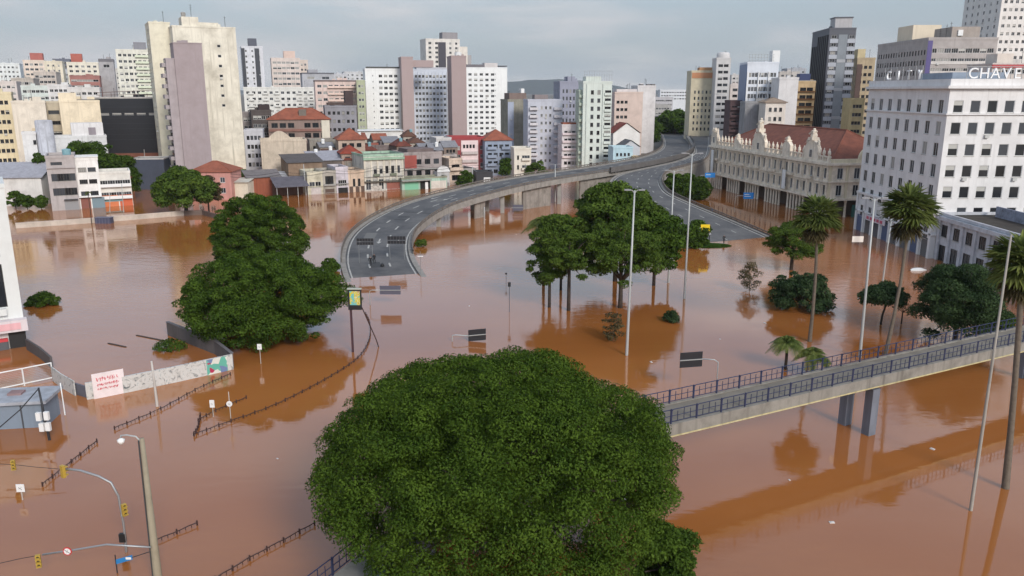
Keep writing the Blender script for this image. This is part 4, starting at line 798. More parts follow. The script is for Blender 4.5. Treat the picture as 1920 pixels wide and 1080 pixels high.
def edge_parts(road, pts, nor, side, deck=1.1, skirt=None, rail=True, rail_from=0, kerbw=.9):
    s = side
    mb = MB(); sweep(mb, pts, nor, [(s * .02, .006), (s * -.02 + s * .18, .006)], closed=False)
    mb = MB(); sweep(mb, pts, nor, [(-s * .55, .012), (-s * .30, .012)], closed=False); mb.build('edge_line', ROADW, road)
    mb = MB(); sweep(mb, pts, nor, [(0, -.05), (0, .22), (s * kerbw, .25), (s * kerbw, -deck), (s * (kerbw - .3), -deck), (s * .1, -.2)]); mb.build('kerb', KERB, road)
    if rail:
        mb = MB(); o = kerbw - .12
        q = [p + n * (s * o) for p, n in zip(pts, nor)][rail_from:]; nn = nor[rail_from:]
        sweep(mb, q, nn, [(-.09, .72), (.09, .72), (.09, .98), (-.09, .98)]); sweep(mb, q, nn, [(-.07, .26), (.07, .26), (.07, .5), (-.07, .5)])
        for p in resample(q, 2.0): mb.box(p.x - .08, p.y - .08, p.z + .2, p.x + .08, p.y + .08, p.z + .75)
        mb.build('guard_rail', RAILC, road)['kind'] = 'stuff'
    if skirt is not None:
        mb = MB()
        for i in range(len(pts) - 1):
            a, b = pts[i] + nor[i] * s * (kerbw - .15), pts[i + 1] + nor[i + 1] * s * (kerbw - .15)
            mb.quad((a.x, a.y, skirt), (b.x, b.y, skirt), (b.x, b.y, b.z - .3), (a.x, a.y, a.z - .3))
        mb.build('retaining_wall', CONC, road)
edge_parts(road_a, pl, nl, -1, rail_from=5); edge_parts(road_a, pr_, nl, 1, rail_from=6)
# soffit, walls below the deck with two openings, piers
mb = MB(); lo = [p - n * .4 - Vector((0, 0, .9)) for p, n in zip(pl, nl)]; ro = [p + n * .4 - Vector((0, 0, .9)) for p, n in zip(pr_, nl)]
for i in range(len(pl) - 1): mb.quad(lo[i], lo[i + 1], ro[i + 1], ro[i])
mb.build('soffit', CONC, road_a)
STAINC = weathered((.30, .27, .24), .95, dark=.35, scale=.5)
def wall_under(x0, x1, inset=.1, th=.4):
    idx = [i for i in range(len(pr_)) if x0 <= pxx(pr_[i]) <= x1]
    if len(idx) < 2: return
    mb = MB()
    for i in idx[:-1]:
        a = pr_[i] - nl[i] * inset; b = pr_[i + 1] - nl[i + 1] * inset; a2 = a - nl[i] * th; b2 = b - nl[i + 1] * th
        mb.quad((a.x, a.y, -1.5), (b.x, b.y, -1.5), (b.x, b.y, b.z - .8), (a.x, a.y, a.z - .8)); mb.quad((a2.x, a2.y, -1.5), (b2.x, b2.y, -1.5), (b2.x, b2.y, b2.z - .8), (a2.x, a2.y, a2.z - .8))
    for i, in ((idx[0],), (idx[-1],)):
        a = pr_[i] - nl[i] * inset; a2 = a - nl[i] * th; mb.quad((a.x, a.y, -1.5), (a2.x, a2.y, -1.5), (a2.x, a2.y, a.z - .8), (a.x, a.y, a.z - .8))
    mb.build('retaining_wall', STAINC, road_a)
for a, b in ((874, 928), (966, 1040), (1078, 1165)): wall_under(a, b)
def side_left(i0, i1):
    mb = MB()
    for i in range(i0, i1):
        a = pl[i] + nl[i] * .1; b = pl[i + 1] + nl[i + 1] * .1; mb.quad((a.x, a.y, -1.5), (b.x, b.y, -1.5), (b.x, b.y, b.z - .8), (a.x, a.y, a.z - .8))
    mb.build('retaining_wall', STAINC, road_a)
side_left(0, 12)
for x in (832, 945, 1058):
    i = min(range(len(pr_)), key=lambda q: abs(pxx(pr_[q]) - x))
    for f in (.06, .5, .94):
        c = pl[i].lerp(pr_[i], f); mb = MB(); mb.box(c.x - .5, c.y - .5, -2, c.x + .5, c.y + .5, c.z - .85); mb.build('pier', CONC, road_a)
# markings
def flatquad(parent, name, pts, mat=ROADW):
    mb = MB(); mb.poly(pts); return mb.build(name, mat, parent)
def lane_marks(road, lp, rp, fr, step=7.5, ln=2.6, w=.16, far=300, n0=2):
    for f in fr:
        c = resample([a.lerp(b, f) for a, b in zip(lp, rp)], .65); nn = normals(c); k = int(step / .65); m_ = int(ln / .65); i = n0
        while i + m_ < len(c):
            if c[i].y < far and c[i].z > .1:
                up = Vector((0, 0, .02)); flatquad(road, 'lane_mark', [c[i] - nn[i] * w + up, c[i + m_] - nn[i + m_] * w + up, c[i + m_] + nn[i + m_] * w + up, c[i] + nn[i] * w + up])
            i += k
lane_marks(road_a, pl, pr_, (.345, .655))
def arrow(road, lp, rp, i, f, s=1.0, back=1):
    c = lp[i].lerp(rp[i], f); d = (lp[i + 1].lerp(rp[i + 1], f) - c).normalized(); n = Vector((d.y, -d.x, 0)); d = d * -back
    P = lambda a, b: c + d * a * s + n * b * s + Vector((0, 0, .025 + 0 * a))
    flatquad(road, 'arrow_mark', [P(-2.2, -.14), P(-2.2, .14), P(.2, .14), P(.2, .55), P(1.7, 0), P(.2, -.55), P(.2, -.14)])
def nearest_i(lp, px): return min((i for i in range(len(lp) - 1) if lp[i].y < 260), key=lambda i: abs(pxx(lp[i]) - px))
i6 = next(i for i in range(len(pl)) if pl[i].y > 153)
for f in (.17, .5, .83): arrow(road_a, pl, pr_, i6, f)
i7 = next(i for i in range(len(pl)) if pl[i].y > 196)
for f in (.17, .5, .83): arrow(road_a, pl, pr_, i7, f)
for i in range(16, 75, 7):                      # expansion joints
    a, b_ = pl[i] + Vector((0, 0, .014)), pr_[i] + Vector((0, 0, .014)); dd = (pl[i + 1] - pl[i]).normalized() * .14; flatquad(road_a, 'expansion_joint', [a - dd, a + dd, b_ + dd, b_ - dd], plain('joint_black', (.025, .024, .024), .8))
rp_ = random.Random(9)
for i in list(range(4, 60, 5)):                      # asphalt repairs
    f = rp_.uniform(.08, .7); g_ = f + rp_.uniform(.1, .24); j = i + rp_.randint(1, 2); up = Vector((0, 0, .009))
    flatquad(road_a, 'asphalt_patch', [pl[i].lerp(pr_[i], f) + up, pl[j].lerp(pr_[j], f) + up, pl[j].lerp(pr_[j], g_) + up, pl[i].lerp(pr_[i], g_) + up], [plain('patch_dark', (.05, .05, .052), .8), plain('patch_pale', (.14, .137, .13), .8)][i % 2])
# second carriageway
LB = [(1284, 247, 8.4), (1293, 262, 8.2), (1304, 284, 7.6), (1280, 300, 7.2), (1232, 312, 7.0), (1190, 321, 6.7), (1160, 330, 6.3), (1147, 342, 5.7), (1149, 357, 5.0), (1163, 374, 4.2), (1198, 402, 2.7), (1240, 431, 1.2), (1270, 449, .35), (1292, 464, -.25), (1318, 486, -1.1)]
RB = [(1328, 247, 8.4), (1330, 262, 8.2), (1328, 284, 7.6), (1318, 301, 7.2), (1285, 312, 6.9), (1250, 322, 6.5), (1237, 334, 5.9), (1238, 348, 5.2), (1252, 364, 4.4), (1290, 382, 3.2), (1340, 403, 1.9), (1390, 424, .8), (1440, 446, -.05), (1475, 463, -.6), (1510, 480, -1.1)]
lb = smooth([G(*q) for q in LB], 6); rb = smooth([G(*q) for q in RB], 6)
mb = MB()
for i in range(len(lb) - 1): mb.quad(lb[i], lb[i + 1], rb[i + 1], rb[i])
road_b = struct('slip_road', mb, ASPH)
nb = normals(lb); nbr = normals(rb)
edge_parts(road_b, lb, nb, 1, .9, skirt=-1.5, kerbw=.6, rail=False); edge_parts(road_b, rb, nbr, -1, .9, skirt=-1.5, kerbw=.9)
lane_marks(road_b, lb, rb, (.27, .52, .77), 6.5, 2.4, .11)
for f in (.3, .6): arrow(road_b, lb, rb, 46, f, .9)
# tunnel portal under the cross street
mb = MB(); P0 = G(1226, 245, 8.5); Yp = pl[-1].y
xa, xb = pl[-1].x - 1.5, pr_[-1].x + 1.0
mb.box(xa - 14, Yp - .5, 3, xa, Yp + 14, 13); mb.box(xb, Yp - .5, 3, xb + .8, Yp + 14, 13); mb.box(xa, Yp - .5, 10.6, xb, Yp + 14, 13); mb.box(xa, Yp + 13.5, 3, xb, Yp + 14, 10.6)
tun = thing('tunnel_portal', 'dark road tunnel mouth under cross street between the towers', 'tunnel', (0, 0, 0))
mb.build('portal_wall', weathered((.10, .095, .09), .5), tun)
mb = MB(); mb.box(xa - 16, Yp + 2, 13.02, xb + 2, Yp + 16, 15.5); mb.build('cross_deck', weathered((.07, .068, .066), .5), tun)
mb = MB(); mb.box(xa - 16, Yp + 1.7, 16.3, xb + 2, Yp + 1.9, 16.6); [mb.box(xa - 16 + i * 2, Yp + 1.72, 15.5, xa - 15.85 + i * 2, Yp + 1.88, 16.3) for i in range(15)]; mb.build('parapet_rail', plain('rail_pale', (.4, .4, .4)), tun)
# barrier wall between the carriageways
med = thing('median_wall', 'long dark concrete median wall between the two carriageways', 'wall', (0, 0, 0))
mb = MB(); q = [p + n * 1.4 for p, n in zip(pr_, nl) if p.y > 232]; qn = normals(q)
for i in range(len(q) - 1):
    for s in (-.25, .25): mb.quad((q[i] + qn[i] * s), (q[i + 1] + qn[i + 1] * s), (q[i + 1] + qn[i + 1] * s + Vector((0, 0, 1.5 + 1.2 * (i + 1) / len(q)))), (q[i] + qn[i] * s + Vector((0, 0, 1.5 + 1.2 * i / len(q)))))
    mb.quad(*[q[k] + qn[k] * s + Vector((0, 0, 1.5 + 1.2 * k / len(q))) for k, s in ((i, -.25), (i + 1, -.25), (i + 1, .25), (i, .25))])
mb.build('concrete_wall', weathered((.14, .13, .125), .6), med)
# ------------------------------------------------------------------ arcade building with statues
pA, pB_ = Vector((64.6, 262, 0)), Vector((76.6, 194.5, 0))
dv = pB_ - pA; LN = dv.length; rotA = math.atan2(dv.y, dv.x)
STN = weathered(S(234, 222, 204), .95, dark=.5, scale=.5)
STN2 = weathered(S(220, 208, 180), .6, dark=.55, scale=.5)
bay = LN / 22
B = make('arcade_building', 'ornate old arcade building with statues and red roof in brown water', (pA.x, pA.y), rotA, LN, 24, 13.2, STN, zb=4.2, roof='none',
         front=[wins(22, 2, 1.15, 2.5, 4.1, 1.2, 0, 0, n=2, fm=FRAME_W, glass=(5, 3, 1, 2, 0))], right=[wins(5, 2, 1.5, 2.6, 4.1, 1.2, .8, .8, n=2, fm=FRAME_W, glass=(5, 2, 1, 3, 0))])
AR = B.root
for z, h, e in ((4.2, .5, .7), (8.55, .3, .45), (12.7, .6, .8)):
    mb = MB(); mb.box(-e, -e, z, LN + e, -.01, z + h); mb.box(LN + .01, -.01, z, LN + e, 24, z + h); mb.build('cornice', STN, AR)
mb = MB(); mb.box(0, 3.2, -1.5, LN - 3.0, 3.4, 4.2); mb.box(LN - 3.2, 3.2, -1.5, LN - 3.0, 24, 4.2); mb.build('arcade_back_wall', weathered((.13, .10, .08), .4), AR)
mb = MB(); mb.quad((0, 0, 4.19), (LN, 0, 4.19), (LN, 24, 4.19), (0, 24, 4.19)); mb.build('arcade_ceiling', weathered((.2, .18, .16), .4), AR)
colm = MB(); colm.lathe([(.36, -2), (.36, 0), (.30, .2), (.26, 3.5), (.36, 3.7), (.4, 4.2)], 0, 0, 8); colm = colm.mesh('column', STN)
groups = [(i % 6) for i in range(23 * 2)]
for i in range(45):
    if i % 8 in (6, 7) and i > 4: continue
    link('column', colm, AR, (min(LN - .35, .35 + i * (LN - .7) / 44), .3, 0))
for j in range(7): link('column', colm, AR, (LN - .35, 1.8 + j * 3.6, 0))
pil = MB(); pil.box(-.28, -.28, 4.7, .28, -.01, 12.7); pil = pil.mesh('pilaster', STN)
for i in range(23): link('pilaster', pil, AR, (max(.3, min(LN - .3, i * bay)), 0, 0))
pilr = MB(); pilr.box(.01, -.3, 4.7, .25, .3, 12.7); pilr = pilr.mesh('pilaster', STN2)
for j in range(6): link('pilaster', pilr, AR, (LN, .4 + j * 4.5, 0))
wh = MB(); wh.box(-.85, -.35, 0, .85, -.01, .22); wh = wh.mesh('window_hood', STN)
for i in range(22):
    for k in range(2): link('window_hood', wh, AR, ((i + .5) * bay, 0, 12.1 - 4.1 * k))
for i in range(1, 22, 3):
    mb = MB(); mb.box((i + .5) * bay - 1.3, -.9, 8.86, (i + .5) * bay + 1.3, -.46, 9.5); mb.build('balcony', STN, AR)
hc = MB(); hc.lathe([(.2, 0), (.2, .2), (.15, .3), (.13, 3.2), (.22, 3.45), (.22, 3.6)], 0, 0, 6); hc = hc.mesh('half_column', STN)
for i in range(22):
    for s in (-.95, .95):
        for z in (4.75, 8.9): link('half_column', hc, AR, ((i + .5) * bay + s, -.12, z))
# attic with balustrade and finials
mb = MB(); mb.box(-.2, -.25, 13.3, LN + .2, .25, 13.7); mb.box(-.2, -.2, 14.6, LN + .2, .2, 14.85); mb.build('balustrade_rail', STN, AR)
bal = MB(); bal.lathe([(.1, 0), (.16, .25), (.08, .5), (.14, .9)], 0, 0, 6); bal = bal.mesh('baluster', STN)
for i in range(int(LN / .8)): link('baluster', bal, AR, (.4 + i * .8, 0, 13.7))
fin = MB(); fin.box(-.34, -.34, 0, .34, .34, 1.6); fin.lathe([(.2, 1.6), (.42, 2.1), (.34, 2.7), (.14, 3.0), (.18, 3.2), (0, 3.5)], 0, 0, 8); fin = fin.mesh('finial', STN)
for i in range(30): link('finial', fin, AR, (.5 + i * (LN - 1) / 29, 0, 13.3))
def statue(mb, x, y, z, h, s=1.0):      # draped standing figure on a plinth
    mb.box(x - .5 * s, y - .5 * s, z, x + .5 * s, y + .5 * s, z + h * .25)
    mb.lathe([(.42 * s, z + h * .25), (.46 * s, z + h * .4), (.34 * s, z + h * .62), (.44 * s, z + h * .76), (.2 * s, z + h * .84), (.15 * s, z + h * .86), (.2 * s, z + h * .93), (.12 * s, z + h * .99), (0, z + h)], x, y, 8)
    mb.bar((x - .35 * s, y - .1, z + h * .75), (x - .6 * s, y - .4 * s, z + h * .5), .16 * s); mb.bar((x + .35 * s, y - .1, z + h * .75), (x + .5 * s, y - .5 * s, z + h * .62), .16 * s)
for (f, top, W) in ((.03, 18.8, 4.2), (.27, 17.8, 3.8), (.47, 22.6, 7.6), (.70, 18.6, 4.0), (.88, 21.0, 6.4)):
    x = LN * f; ped = thing('x', 'x', 'x') if False else None
    mb = MB()
    mb.box(x - W / 2, -.35, 13.3, x + W / 2, .6, 14.9 if W < 4 else 16.3)
    zt = 14.9 if W < 4 else 16.3
    for y in (-.35, .6): mb.poly([(x - W / 2, y, zt), (x + W / 2, y, zt), (x + W * .3, y, zt + (top - zt) * .3), (x, y, zt + (top - zt) * .5), (x - W * .3, y, zt + (top - zt) * .3)])
    for a, b_ in (((-W / 2, 0), (-W * .3, .3)), ((-W * .3, .3), (0, .5)), ((0, .5), (W * .3, .3)), ((W * .3, .3), (W / 2, 0))):
        mb.quad(*[(x + q[0], y, zt + (top - zt) * q[1]) for q, y in ((a, -.35), (b_, -.35), (b_, .6), (a, .6))])
    pd = mb.build('pediment', STN, AR)
    if W > 4: link('window', window_mesh(1.2, 1.9, 2, FRAME_W, 0, False), AR, (x - .6, -.52, 14.1), 0)
    m2 = MB(); statue(m2, x, .1, zt + (top - zt) * .42, (top - zt) * .62, 1.9 if W > 5 else 1.4); m2.build('statue', STN, pd)
    if W > 4:
        for sx in (-1, 1): m2 = MB(); statue(m2, x + sx * W * .4, .1, zt - .1, 2.6, .8); m2.build('statue', STN, pd)
# red hipped roof
mb = MB(); H0 = 13.6; e0 = 1.0; R1_, R2_ = (14, 12, 20.4), (LN - 13, 12, 20.4)
A4 = [(e0, e0, H0), (LN - e0, e0, H0), (LN - e0, 23, H0), (e0, 23, H0)]
mb.quad(A4[0], A4[1], R2_, R1_); mb.quad(A4[2], A4[3], R1_, R2_); mb.poly([A4[1], A4[2], R2_]); mb.poly([A4[3], A4[0], R1_]); rf = mb.build('roof', tile_mat(S(130, 76, 58), 'tile_arcade'), AR)
mb = MB(); mb.tube([R1_, R2_], .25, 6); [mb.tube([A4[a], b_], .2, 6) for a, b_ in ((0, R1_), (1, R2_), (2, R2_), (3, R1_))]; mb.build('ridge', tile_mat(S(130, 76, 58), 'tile_arcade'), rf)
mb = MB(); mb.quad((0, 0, 13.25), (LN, 0, 13.25), (LN, 24, 13.25), (0, 24, 13.25)); mb.build('gutter_floor', ROOFG, AR)
mb = MB(); mb.box(LN - .4, 4, 13.3, LN + .2, 20, 14.6); mb.lathe([(0, 14.6)] * 2, 0, 0, 4)
for y in (LN,): pass
mb = MB(); arc = [(12 + 4.5 * math.cos(math.pi * i / 14), 14.2 + 3.4 * math.sin(math.pi * i / 14)) for i in range(15)]
for x in (LN - .3, LN + .25): mb.poly([(x, a, z) for a, z in arc])
for i in range(14): mb.quad((LN - .3, *arc[i]), (LN + .25, *arc[i]), (LN + .25, *arc[i + 1]), (LN - .3, *arc[i + 1]))
mb.box(LN - .3, 0.3, 13.3, LN + .25, 23.5, 14.2); mb.build('end_parapet', STN2, AR)
mb = MB(); [mb.box(LN + .0, 7 + i * 4, -1.5, LN + .2, 10 + i * 4, 3.0) for i in range(1)]; mb.build('green_gate', plain('gate_green', S(46, 92, 84), .6), AR)
for i, f in enumerate((.04, .71)):
    mb = MB(); x = LN * f; mb.box(x, -1.3, 5.0, x + 1.6, -1.15, 12.0 - 2 * i); mb.bar((x - .15, -1.2, 4.8), (x - .15, -1.2, 12.4 - 2 * i), .12, m=1); mb.build('facade_banner', [WHITE, STEEL_D], AR)
# ------------------------------------------------------------------ hotel and its annex
HW = weathered(S(224, 222, 221), .6, dark=.66, scale=.3, tint=(1, .98, .96))
B = make('hotel_building', 'large white hotel block with rooftop letter sign on the right', (77.2, 145.2), 0, 46, 33, 30.6, HW, zb=-1.5, par=1.6, rcol=ROOFG,
         front=[wins(15, 6, 1.75, 2.1, 3.8, 2.1, .3, .3, n=1, fm=FRAME_W, glass=(5, 4, 1, 1, 3), skip=lambda i, k: k == 5 and i == 0)],
         left=[wins(8, 7, 1.65, 2.4, 3.8, 2.0, .5, .5, n=2, fm=FRAME_W, glass=(6, 3, 1, 2, 1))])
HB = B
for z, h, e in ((30.55, .5, .75), (26.0, .28, .3), (8.2, .45, .45), (4.3, .3, .3)):
    mb = MB(); mb.box(-e, -e, z, 46 + e, -.01, z + h); mb.box(-e, -.01, z, -.01, 33, z + h); mb.build('cornice', HW, B.root)
for i in range(9):
    x = i * 33 / 8; mb = MB(); mb.box(-.3, 33 - min(32.7, max(.3, x)) - .35, -1.5, -.01, 33 - min(32.7, max(.3, x)) + .35, 8.2); mb.build('pilaster', HW, B.root)
for i in range(8):
    y = 33 - (i + .5) * 33 / 8; mb = MB(); mb.box(-.04, y - 1.3, -1.5, -.005, y + 1.3, 3.6); mb.build('shop_opening', GLASS[1] if i % 3 else plain('shutter_blue', S(70, 86, 118), .5), B.root)
mb = MB(); mb.box(-.5, 18, 3.1, -.32, 27.5, 4.2); sg = mb.build('shop_sign', plain('sign_pale', S(206, 196, 202), .6), B.root)
def letters(txt, size, parent, origin, xdir, pitch, mat, depth=.12, name='letter', up=(0, 0, 1)):
    for i, ch in enumerate(txt):
        if ch == ' ': continue
        cu = bpy.data.curves.new('letter', 'FONT'); cu.body = ch; cu.size = size; cu.extrude = depth / 2; cu.align_x = 'CENTER'
        tmp = bpy.data.objects.new('tmp', cu); me = bpy.data.meshes.new_from_object(tmp); bpy.data.objects.remove(tmp); bpy.data.curves.remove(cu)
        me.materials.clear(); me.materials.append(mat)
        o = link(name, me, parent); X = Vector(xdir).normalized(); Z = Vector(up); Yv = Z.cross(X)
        P = Vector(origin) + X * (pitch * i)
        from mathutils import Matrix
        M = Matrix(((X.x, Z.x, -Yv.x), (X.y, Z.y, -Yv.y), (X.z, Z.z, -Yv.z))).to_4x4(); M.translation = P
        o.matrix_local = M
letters('AZAMBUJA', 1.2, sg, (-.52, 26.9, 3.25), (0, -1, 0), 1.15, plain('sign_red', S(196, 70, 90), .6), .06) if False else None
mb = MB()
for i in range(5): mb.box(-.54, 19 + i * 1.6, 3.35, -.505, 20.1 + i * 1.6, 3.95)
mb.build('sign_lettering', plain('sign_red', S(190, 80, 100), .6), sg)
SIGNW = plain('sign_letter_white', (.8, .8, .8), .5)
letters('CITY', 2.6, B.root, (.4, 25.2, 32.3), (0, -1, 0), 4.3, SIGNW, .3)
letters('CHAVES', 2.6, B.root, (4.0, .6, 32.3), (1, 0, 0), 1.95, SIGNW, .3)
mb = MB()
for i in range(7): mb.bar((.4, 27 - i * 2.6, 32.0), (.4, 27 - i * 2.6, 34.8), .08); mb.bar((3 + i * 1.95, .8, 32.0), (3 + i * 1.95, .8, 34.4), .08)
mb.bar((.4, 27, 34.6), (.4, 11.4, 34.6), .08); mb.bar((3, .8, 34.3), (14.7, .8, 34.3), .08); mb.build('sign_frame', STEEL, B.root)
part_box(B, 'roof_room', 2.2, 4, 30.6, 12, 16, 33.4, weathered(S(150, 162, 178), .4))
AX = weathered(S(198, 200, 206), .8, dark=.5, scale=.6)
B = make('hotel_annex', 'two storey grey annex with dark flat roof beside the white hotel', (78.2, 145.0), -math.pi / 2, 48, 30, 8.2, AX, zb=-1.5, par=.5, rcol=weathered((.06, .052, .045), .8, streak=False, scale=.5),
         front=[wins(12, 1, 2.0, 2.2, 3, 1.6, 0, 0, n=3, fm=FRAME_D, glass=(6, 3, 0, 3, 0)), wins(12, 1, 2.3, 3.1, 3, 5.3, 0, 0, n=2, fm=FRAME_D, glass=(5, 4, 0, 3, 0), sill=False)])
for i in range(13):
    mb = MB(); x = min(47.5, max(.5, i * 4)); mb.box(x - .4, -.3, -1.5, x + .4, -.01, 7.4); mb.build('pilaster', AX, B.root)
mb = MB(); mb.box(-.3, -.6, 7.4, 48.3, -.01, 8.1); mb.build('cornice', AX, B.root)
mb = MB(); mb.box(2, 8.8, 8.1, 40, 9.2, 10.0); mb.build('roof_wall', weathered(S(140, 146, 164), 1, dark=.35, scale=1.2), B.root)
mb = MB(); mb.box(9, 10, 8.1, 10.6, 12.2, 9.6); mb.build('roof_unit', weathered(S(206, 190, 172), .5), B.root)
# ------------------------------------------------------------------ trees
LEAF_BIG = leaf_mat('leaf_bright', (.020, .052, .005), (.122, .195, .022))
LEAF_DK = leaf_mat('leaf_deep', (.020, .050, .006), (.115, .190, .024))
LEAF_MID = leaf_mat('leaf_mid', (.028, .062, .008), (.150, .225, .036))
LEAF_BLUE = leaf_mat('leaf_bluish', (.018, .042, .016), (.085, .135, .052))
LEAF_DRY = leaf_mat('leaf_dry', (.05, .045, .02), (.16, .13, .06))
LEAF_PALM = leaf_mat('leaf_palm', (.035, .07, .012), (.22, .25, .07))
BARK = weathered((.06, .045, .035), .7, streak=False, scale=3)
BARK_P = weathered((.16, .13, .10), .7, streak=False, scale=3)
def leaf_mesh(name, pos, nor, size, rng, mat, aspect=.5):
    n = len(pos)
    nor = nor / (np.linalg.norm(nor, axis=1, keepdims=True) + 1e-9)
    r = rng.normal(size=(n, 3)); t = np.cross(nor, r); t /= (np.linalg.norm(t, axis=1, keepdims=True) + 1e-9); b = np.cross(nor, t)
    s = (size * rng.uniform(.55, 1.35, n))[:, None]
    bend = nor * s * .18
    v = np.stack([pos - t * s - bend, pos + b * s * aspect + bend, pos + t * s - bend, pos - b * s * aspect + bend], 1).reshape(-1, 3)
    me = bpy.data.meshes.new(name); me.vertices.add(n * 4); me.vertices.foreach_set('co', v.astype(np.float32).ravel())
    me.loops.add(n * 4); me.loops.foreach_set('vertex_index', np.arange(n * 4, dtype=np.int32))
    me.polygons.add(n); me.polygons.foreach_set('loop_start', np.arange(0, n * 4, 4, dtype=np.int32)); me.polygons.foreach_set('loop_total', np.full(n, 4, dtype=np.int32))
    me.materials.append(mat); me.update(calc_edges=True); me.validate()
    return me
def dome(rng, n, R, rz, rc, zlow=-.35, flat=.6, shell=.35, lobes=0.0):
    out = []
    for i in range(n):
        z = 1 - (1 - zlow) * (i + rng.uniform(0, 1)) / n; a = i * 2.39996 + rng.uniform(-.35, .35); k = math.sqrt(max(0, 1 - z * z)); f = (1 - shell * rng.uniform() ** 1.5) * (1 + lobes * (.6 * math.sin(5 * a + 3 * z) + .5 * math.sin(9 * a - 7 * z + 1) + .6 * math.sin(3 * a + 11 * z + 2)))
        c = rc * rng.uniform(.55, 1.55); out.append((k * math.cos(a) * (R - c * .6) * f, k * math.sin(a) * (R - c * .6) * f, z * (rz - c * .3) * f, c, c, c * flat))
    return np.array(out)
def crown(rng, cl, n, size, mat, zc, up=.35, hollow=.45, name='crown', jit=(.9, 1.18), out=.7):
    area = cl[:, 3] ** 2; idx = rng.choice(len(cl), n, p=area / area.sum()); c = cl[idx]
    d = rng.normal(size=(n, 3)); d /= np.linalg.norm(d, axis=1, keepdims=True); d[:, 2] = np.where(rng.uniform(size=n) < .55, np.abs(d[:, 2]), d[:, 2])
    rad = 1 - hollow * rng.uniform(size=n) ** 1.6
    rad = rad * rng.uniform(jit[0], jit[1], n)
    pos = c[:, :3] + d * c[:, 3:6] * rad[:, None]; pos[:, 2] += zc
    pos[:, 2] = np.maximum(pos[:, 2], .12 + .2 * rng.uniform(size=n))
    nor = d * out + rng.normal(size=(n, 3)) * .55 + np.array([0, 0, up])
    return leaf_mesh(name, pos, nor, size, rng, mat)
def limbs(rng, cl, zc, tr, h0, nb=9, lean=(0, 0), tops=None):
    mb = MB(); f = (lean[0], lean[1], h0)
    mb.tube([(0, 0, -2.0), (lean[0] * .3, lean[1] * .3, h0 * .4), f], [tr * 1.15, tr, tr * .82], 8)
    pick = cl[rng.choice(len(cl), min(nb, len(cl)), replace=False)]
    for c in pick:
        e = Vector((c[0], c[1], c[2] + zc)); s = Vector(f) - Vector((0, 0, h0 * .12 * rng.uniform())); m_ = s.lerp(e, .5) + Vector((rng.normal() * .3, rng.normal() * .3, .25 * (e - s).length * .25))
        mb.tube([s, m_, e], [tr * .5, tr * .32, tr * .1], 6)
    return mb
def tree(name, label, X, Y, R, top, zlow, mat, nc, rc, n, size, tr=.25, seed=1, flat=.65, shell=.35, group=None, extra=None, zl=-.35, bark=None, lean=(0, 0), nb=9, hollow=.45, fork=None, up=.35, dense=True, z0=0, lobes=0.0, jit=(.9, 1.18), out=.7, core=0):
    rng = np.random.default_rng(seed); root = thing(name, label, 'tree', (X, Y, z0), 0, group)
    rz = (top - zlow) / (1 - zl) ; zc = top - rz
    cl = dome(rng, nc, R, rz, rc, zl, flat, shell, lobes)
    if core: cl = np.vstack([cl, dome(rng, core, R * .74, rz * .74, rc * 1.6, zl, flat, .3)])
    if extra is not None: cl = np.vstack([cl, np.array(extra)])
    link('crown', crown(rng, cl, n, size, mat, zc, up, hollow, 'crown', jit, out), root)
    limbs(rng, cl, zc, tr, fork if fork else max(.8, zc - rz * .25), nb, lean).build('trunk', bark or BARK, root, True)
    return root
tree('broad_tree', 'huge bright green dome shaped tree filling the lower centre', -1.0, 47.0, 11.6, 13.4, 3.2, LEAF_BIG, 620, 1.0, 400000, .09, .5, 3, .62, .12, nb=30, zl=-.55, hollow=.3, up=.3, lobes=.045, jit=(.93, 1.07), out=1.1, core=150)
tree('small_tree', 'dark small leaved tree at right foot of the huge dome tree', 9.0, 42.2, 2.0, 5.8, .8, LEAF_DK, 26, .7, 15000, .13, .14, 4, zl=-.9)
tree('broad_tree', 'wide dark tree beside graffiti wall, nearer of the left pair', -31.4, 96.5, 9.9, 10.7, .4, LEAF_DK, 330, .95, 130000, .14, .45, 5, .62, .16, lobes=.05, jit=(.92, 1.08), out=1.0, core=50, hollow=.3, extra=[(9.5, 3.0, .2, 2.2, 2.0, 1.1), (7.5, 4.0, 1.4, 2.4, 2.2, 1.2), (11.0, 2.0, -.6, 1.5, 1.4, .8), (-9.6, -5.0, -4.6, 2.0, 1.6, 1.0)], zl=-.75)
tree('broad_tree', 'dense dark tree behind the wide one, farther of left pair', -42.0, 131, 7.9, 13.6, .6, LEAF_DK, 230, .9, 90000, .16, .4, 6, .65, .16, lobes=.05, jit=(.92, 1.08), out=1.0, core=36, hollow=.3, zl=-.8, extra=[(2.0, 8, 2.6, 2.0, 2.0, 1.2), (5.5, -2, -.5, 2, 2, 1.2)])
p = G(350, 402); tree('broad_tree', 'round tree standing on flooded lot edge before the pink house', p.x, p.y, 7.8, 11.4, 3.0, LEAF_MID, 60, 1.6, 24000, .36, .45, 7, zl=-.45, nb=16)
p = G(392, 398); tree('broad_tree', 'half bare greyish tree leaning beside the round lot tree', p.x, p.y, 3.6, 9.2, 2.5, LEAF_DRY, 26, 1.1, 4500, .26, .2, 8, zl=-.4, nb=14)
tree('broad_tree', 'dark wide tree rising behind white three storey house', D(170, 290, 229).x, 229, 8.6, 17.4, 2, LEAF_DK, 60, 1.9, 24000, .32, .4, 9, zl=-.4)
tree('broad_tree', 'dark tree between the black hall and balcony building', D(224, 300, 231).x, 231, 5.4, 13.4, 1, LEAF_DK, 40, 1.5, 15000, .3, .3, 10, zl=-.5)
tree('broad_tree', 'dark narrow tree squeezed behind the warehouse and grey building', D(76, 300, 226).x, 226, 3.2, 13.6, .5, LEAF_DK, 26, 1.5, 8000, .4, .3, 11, zl=-.8)
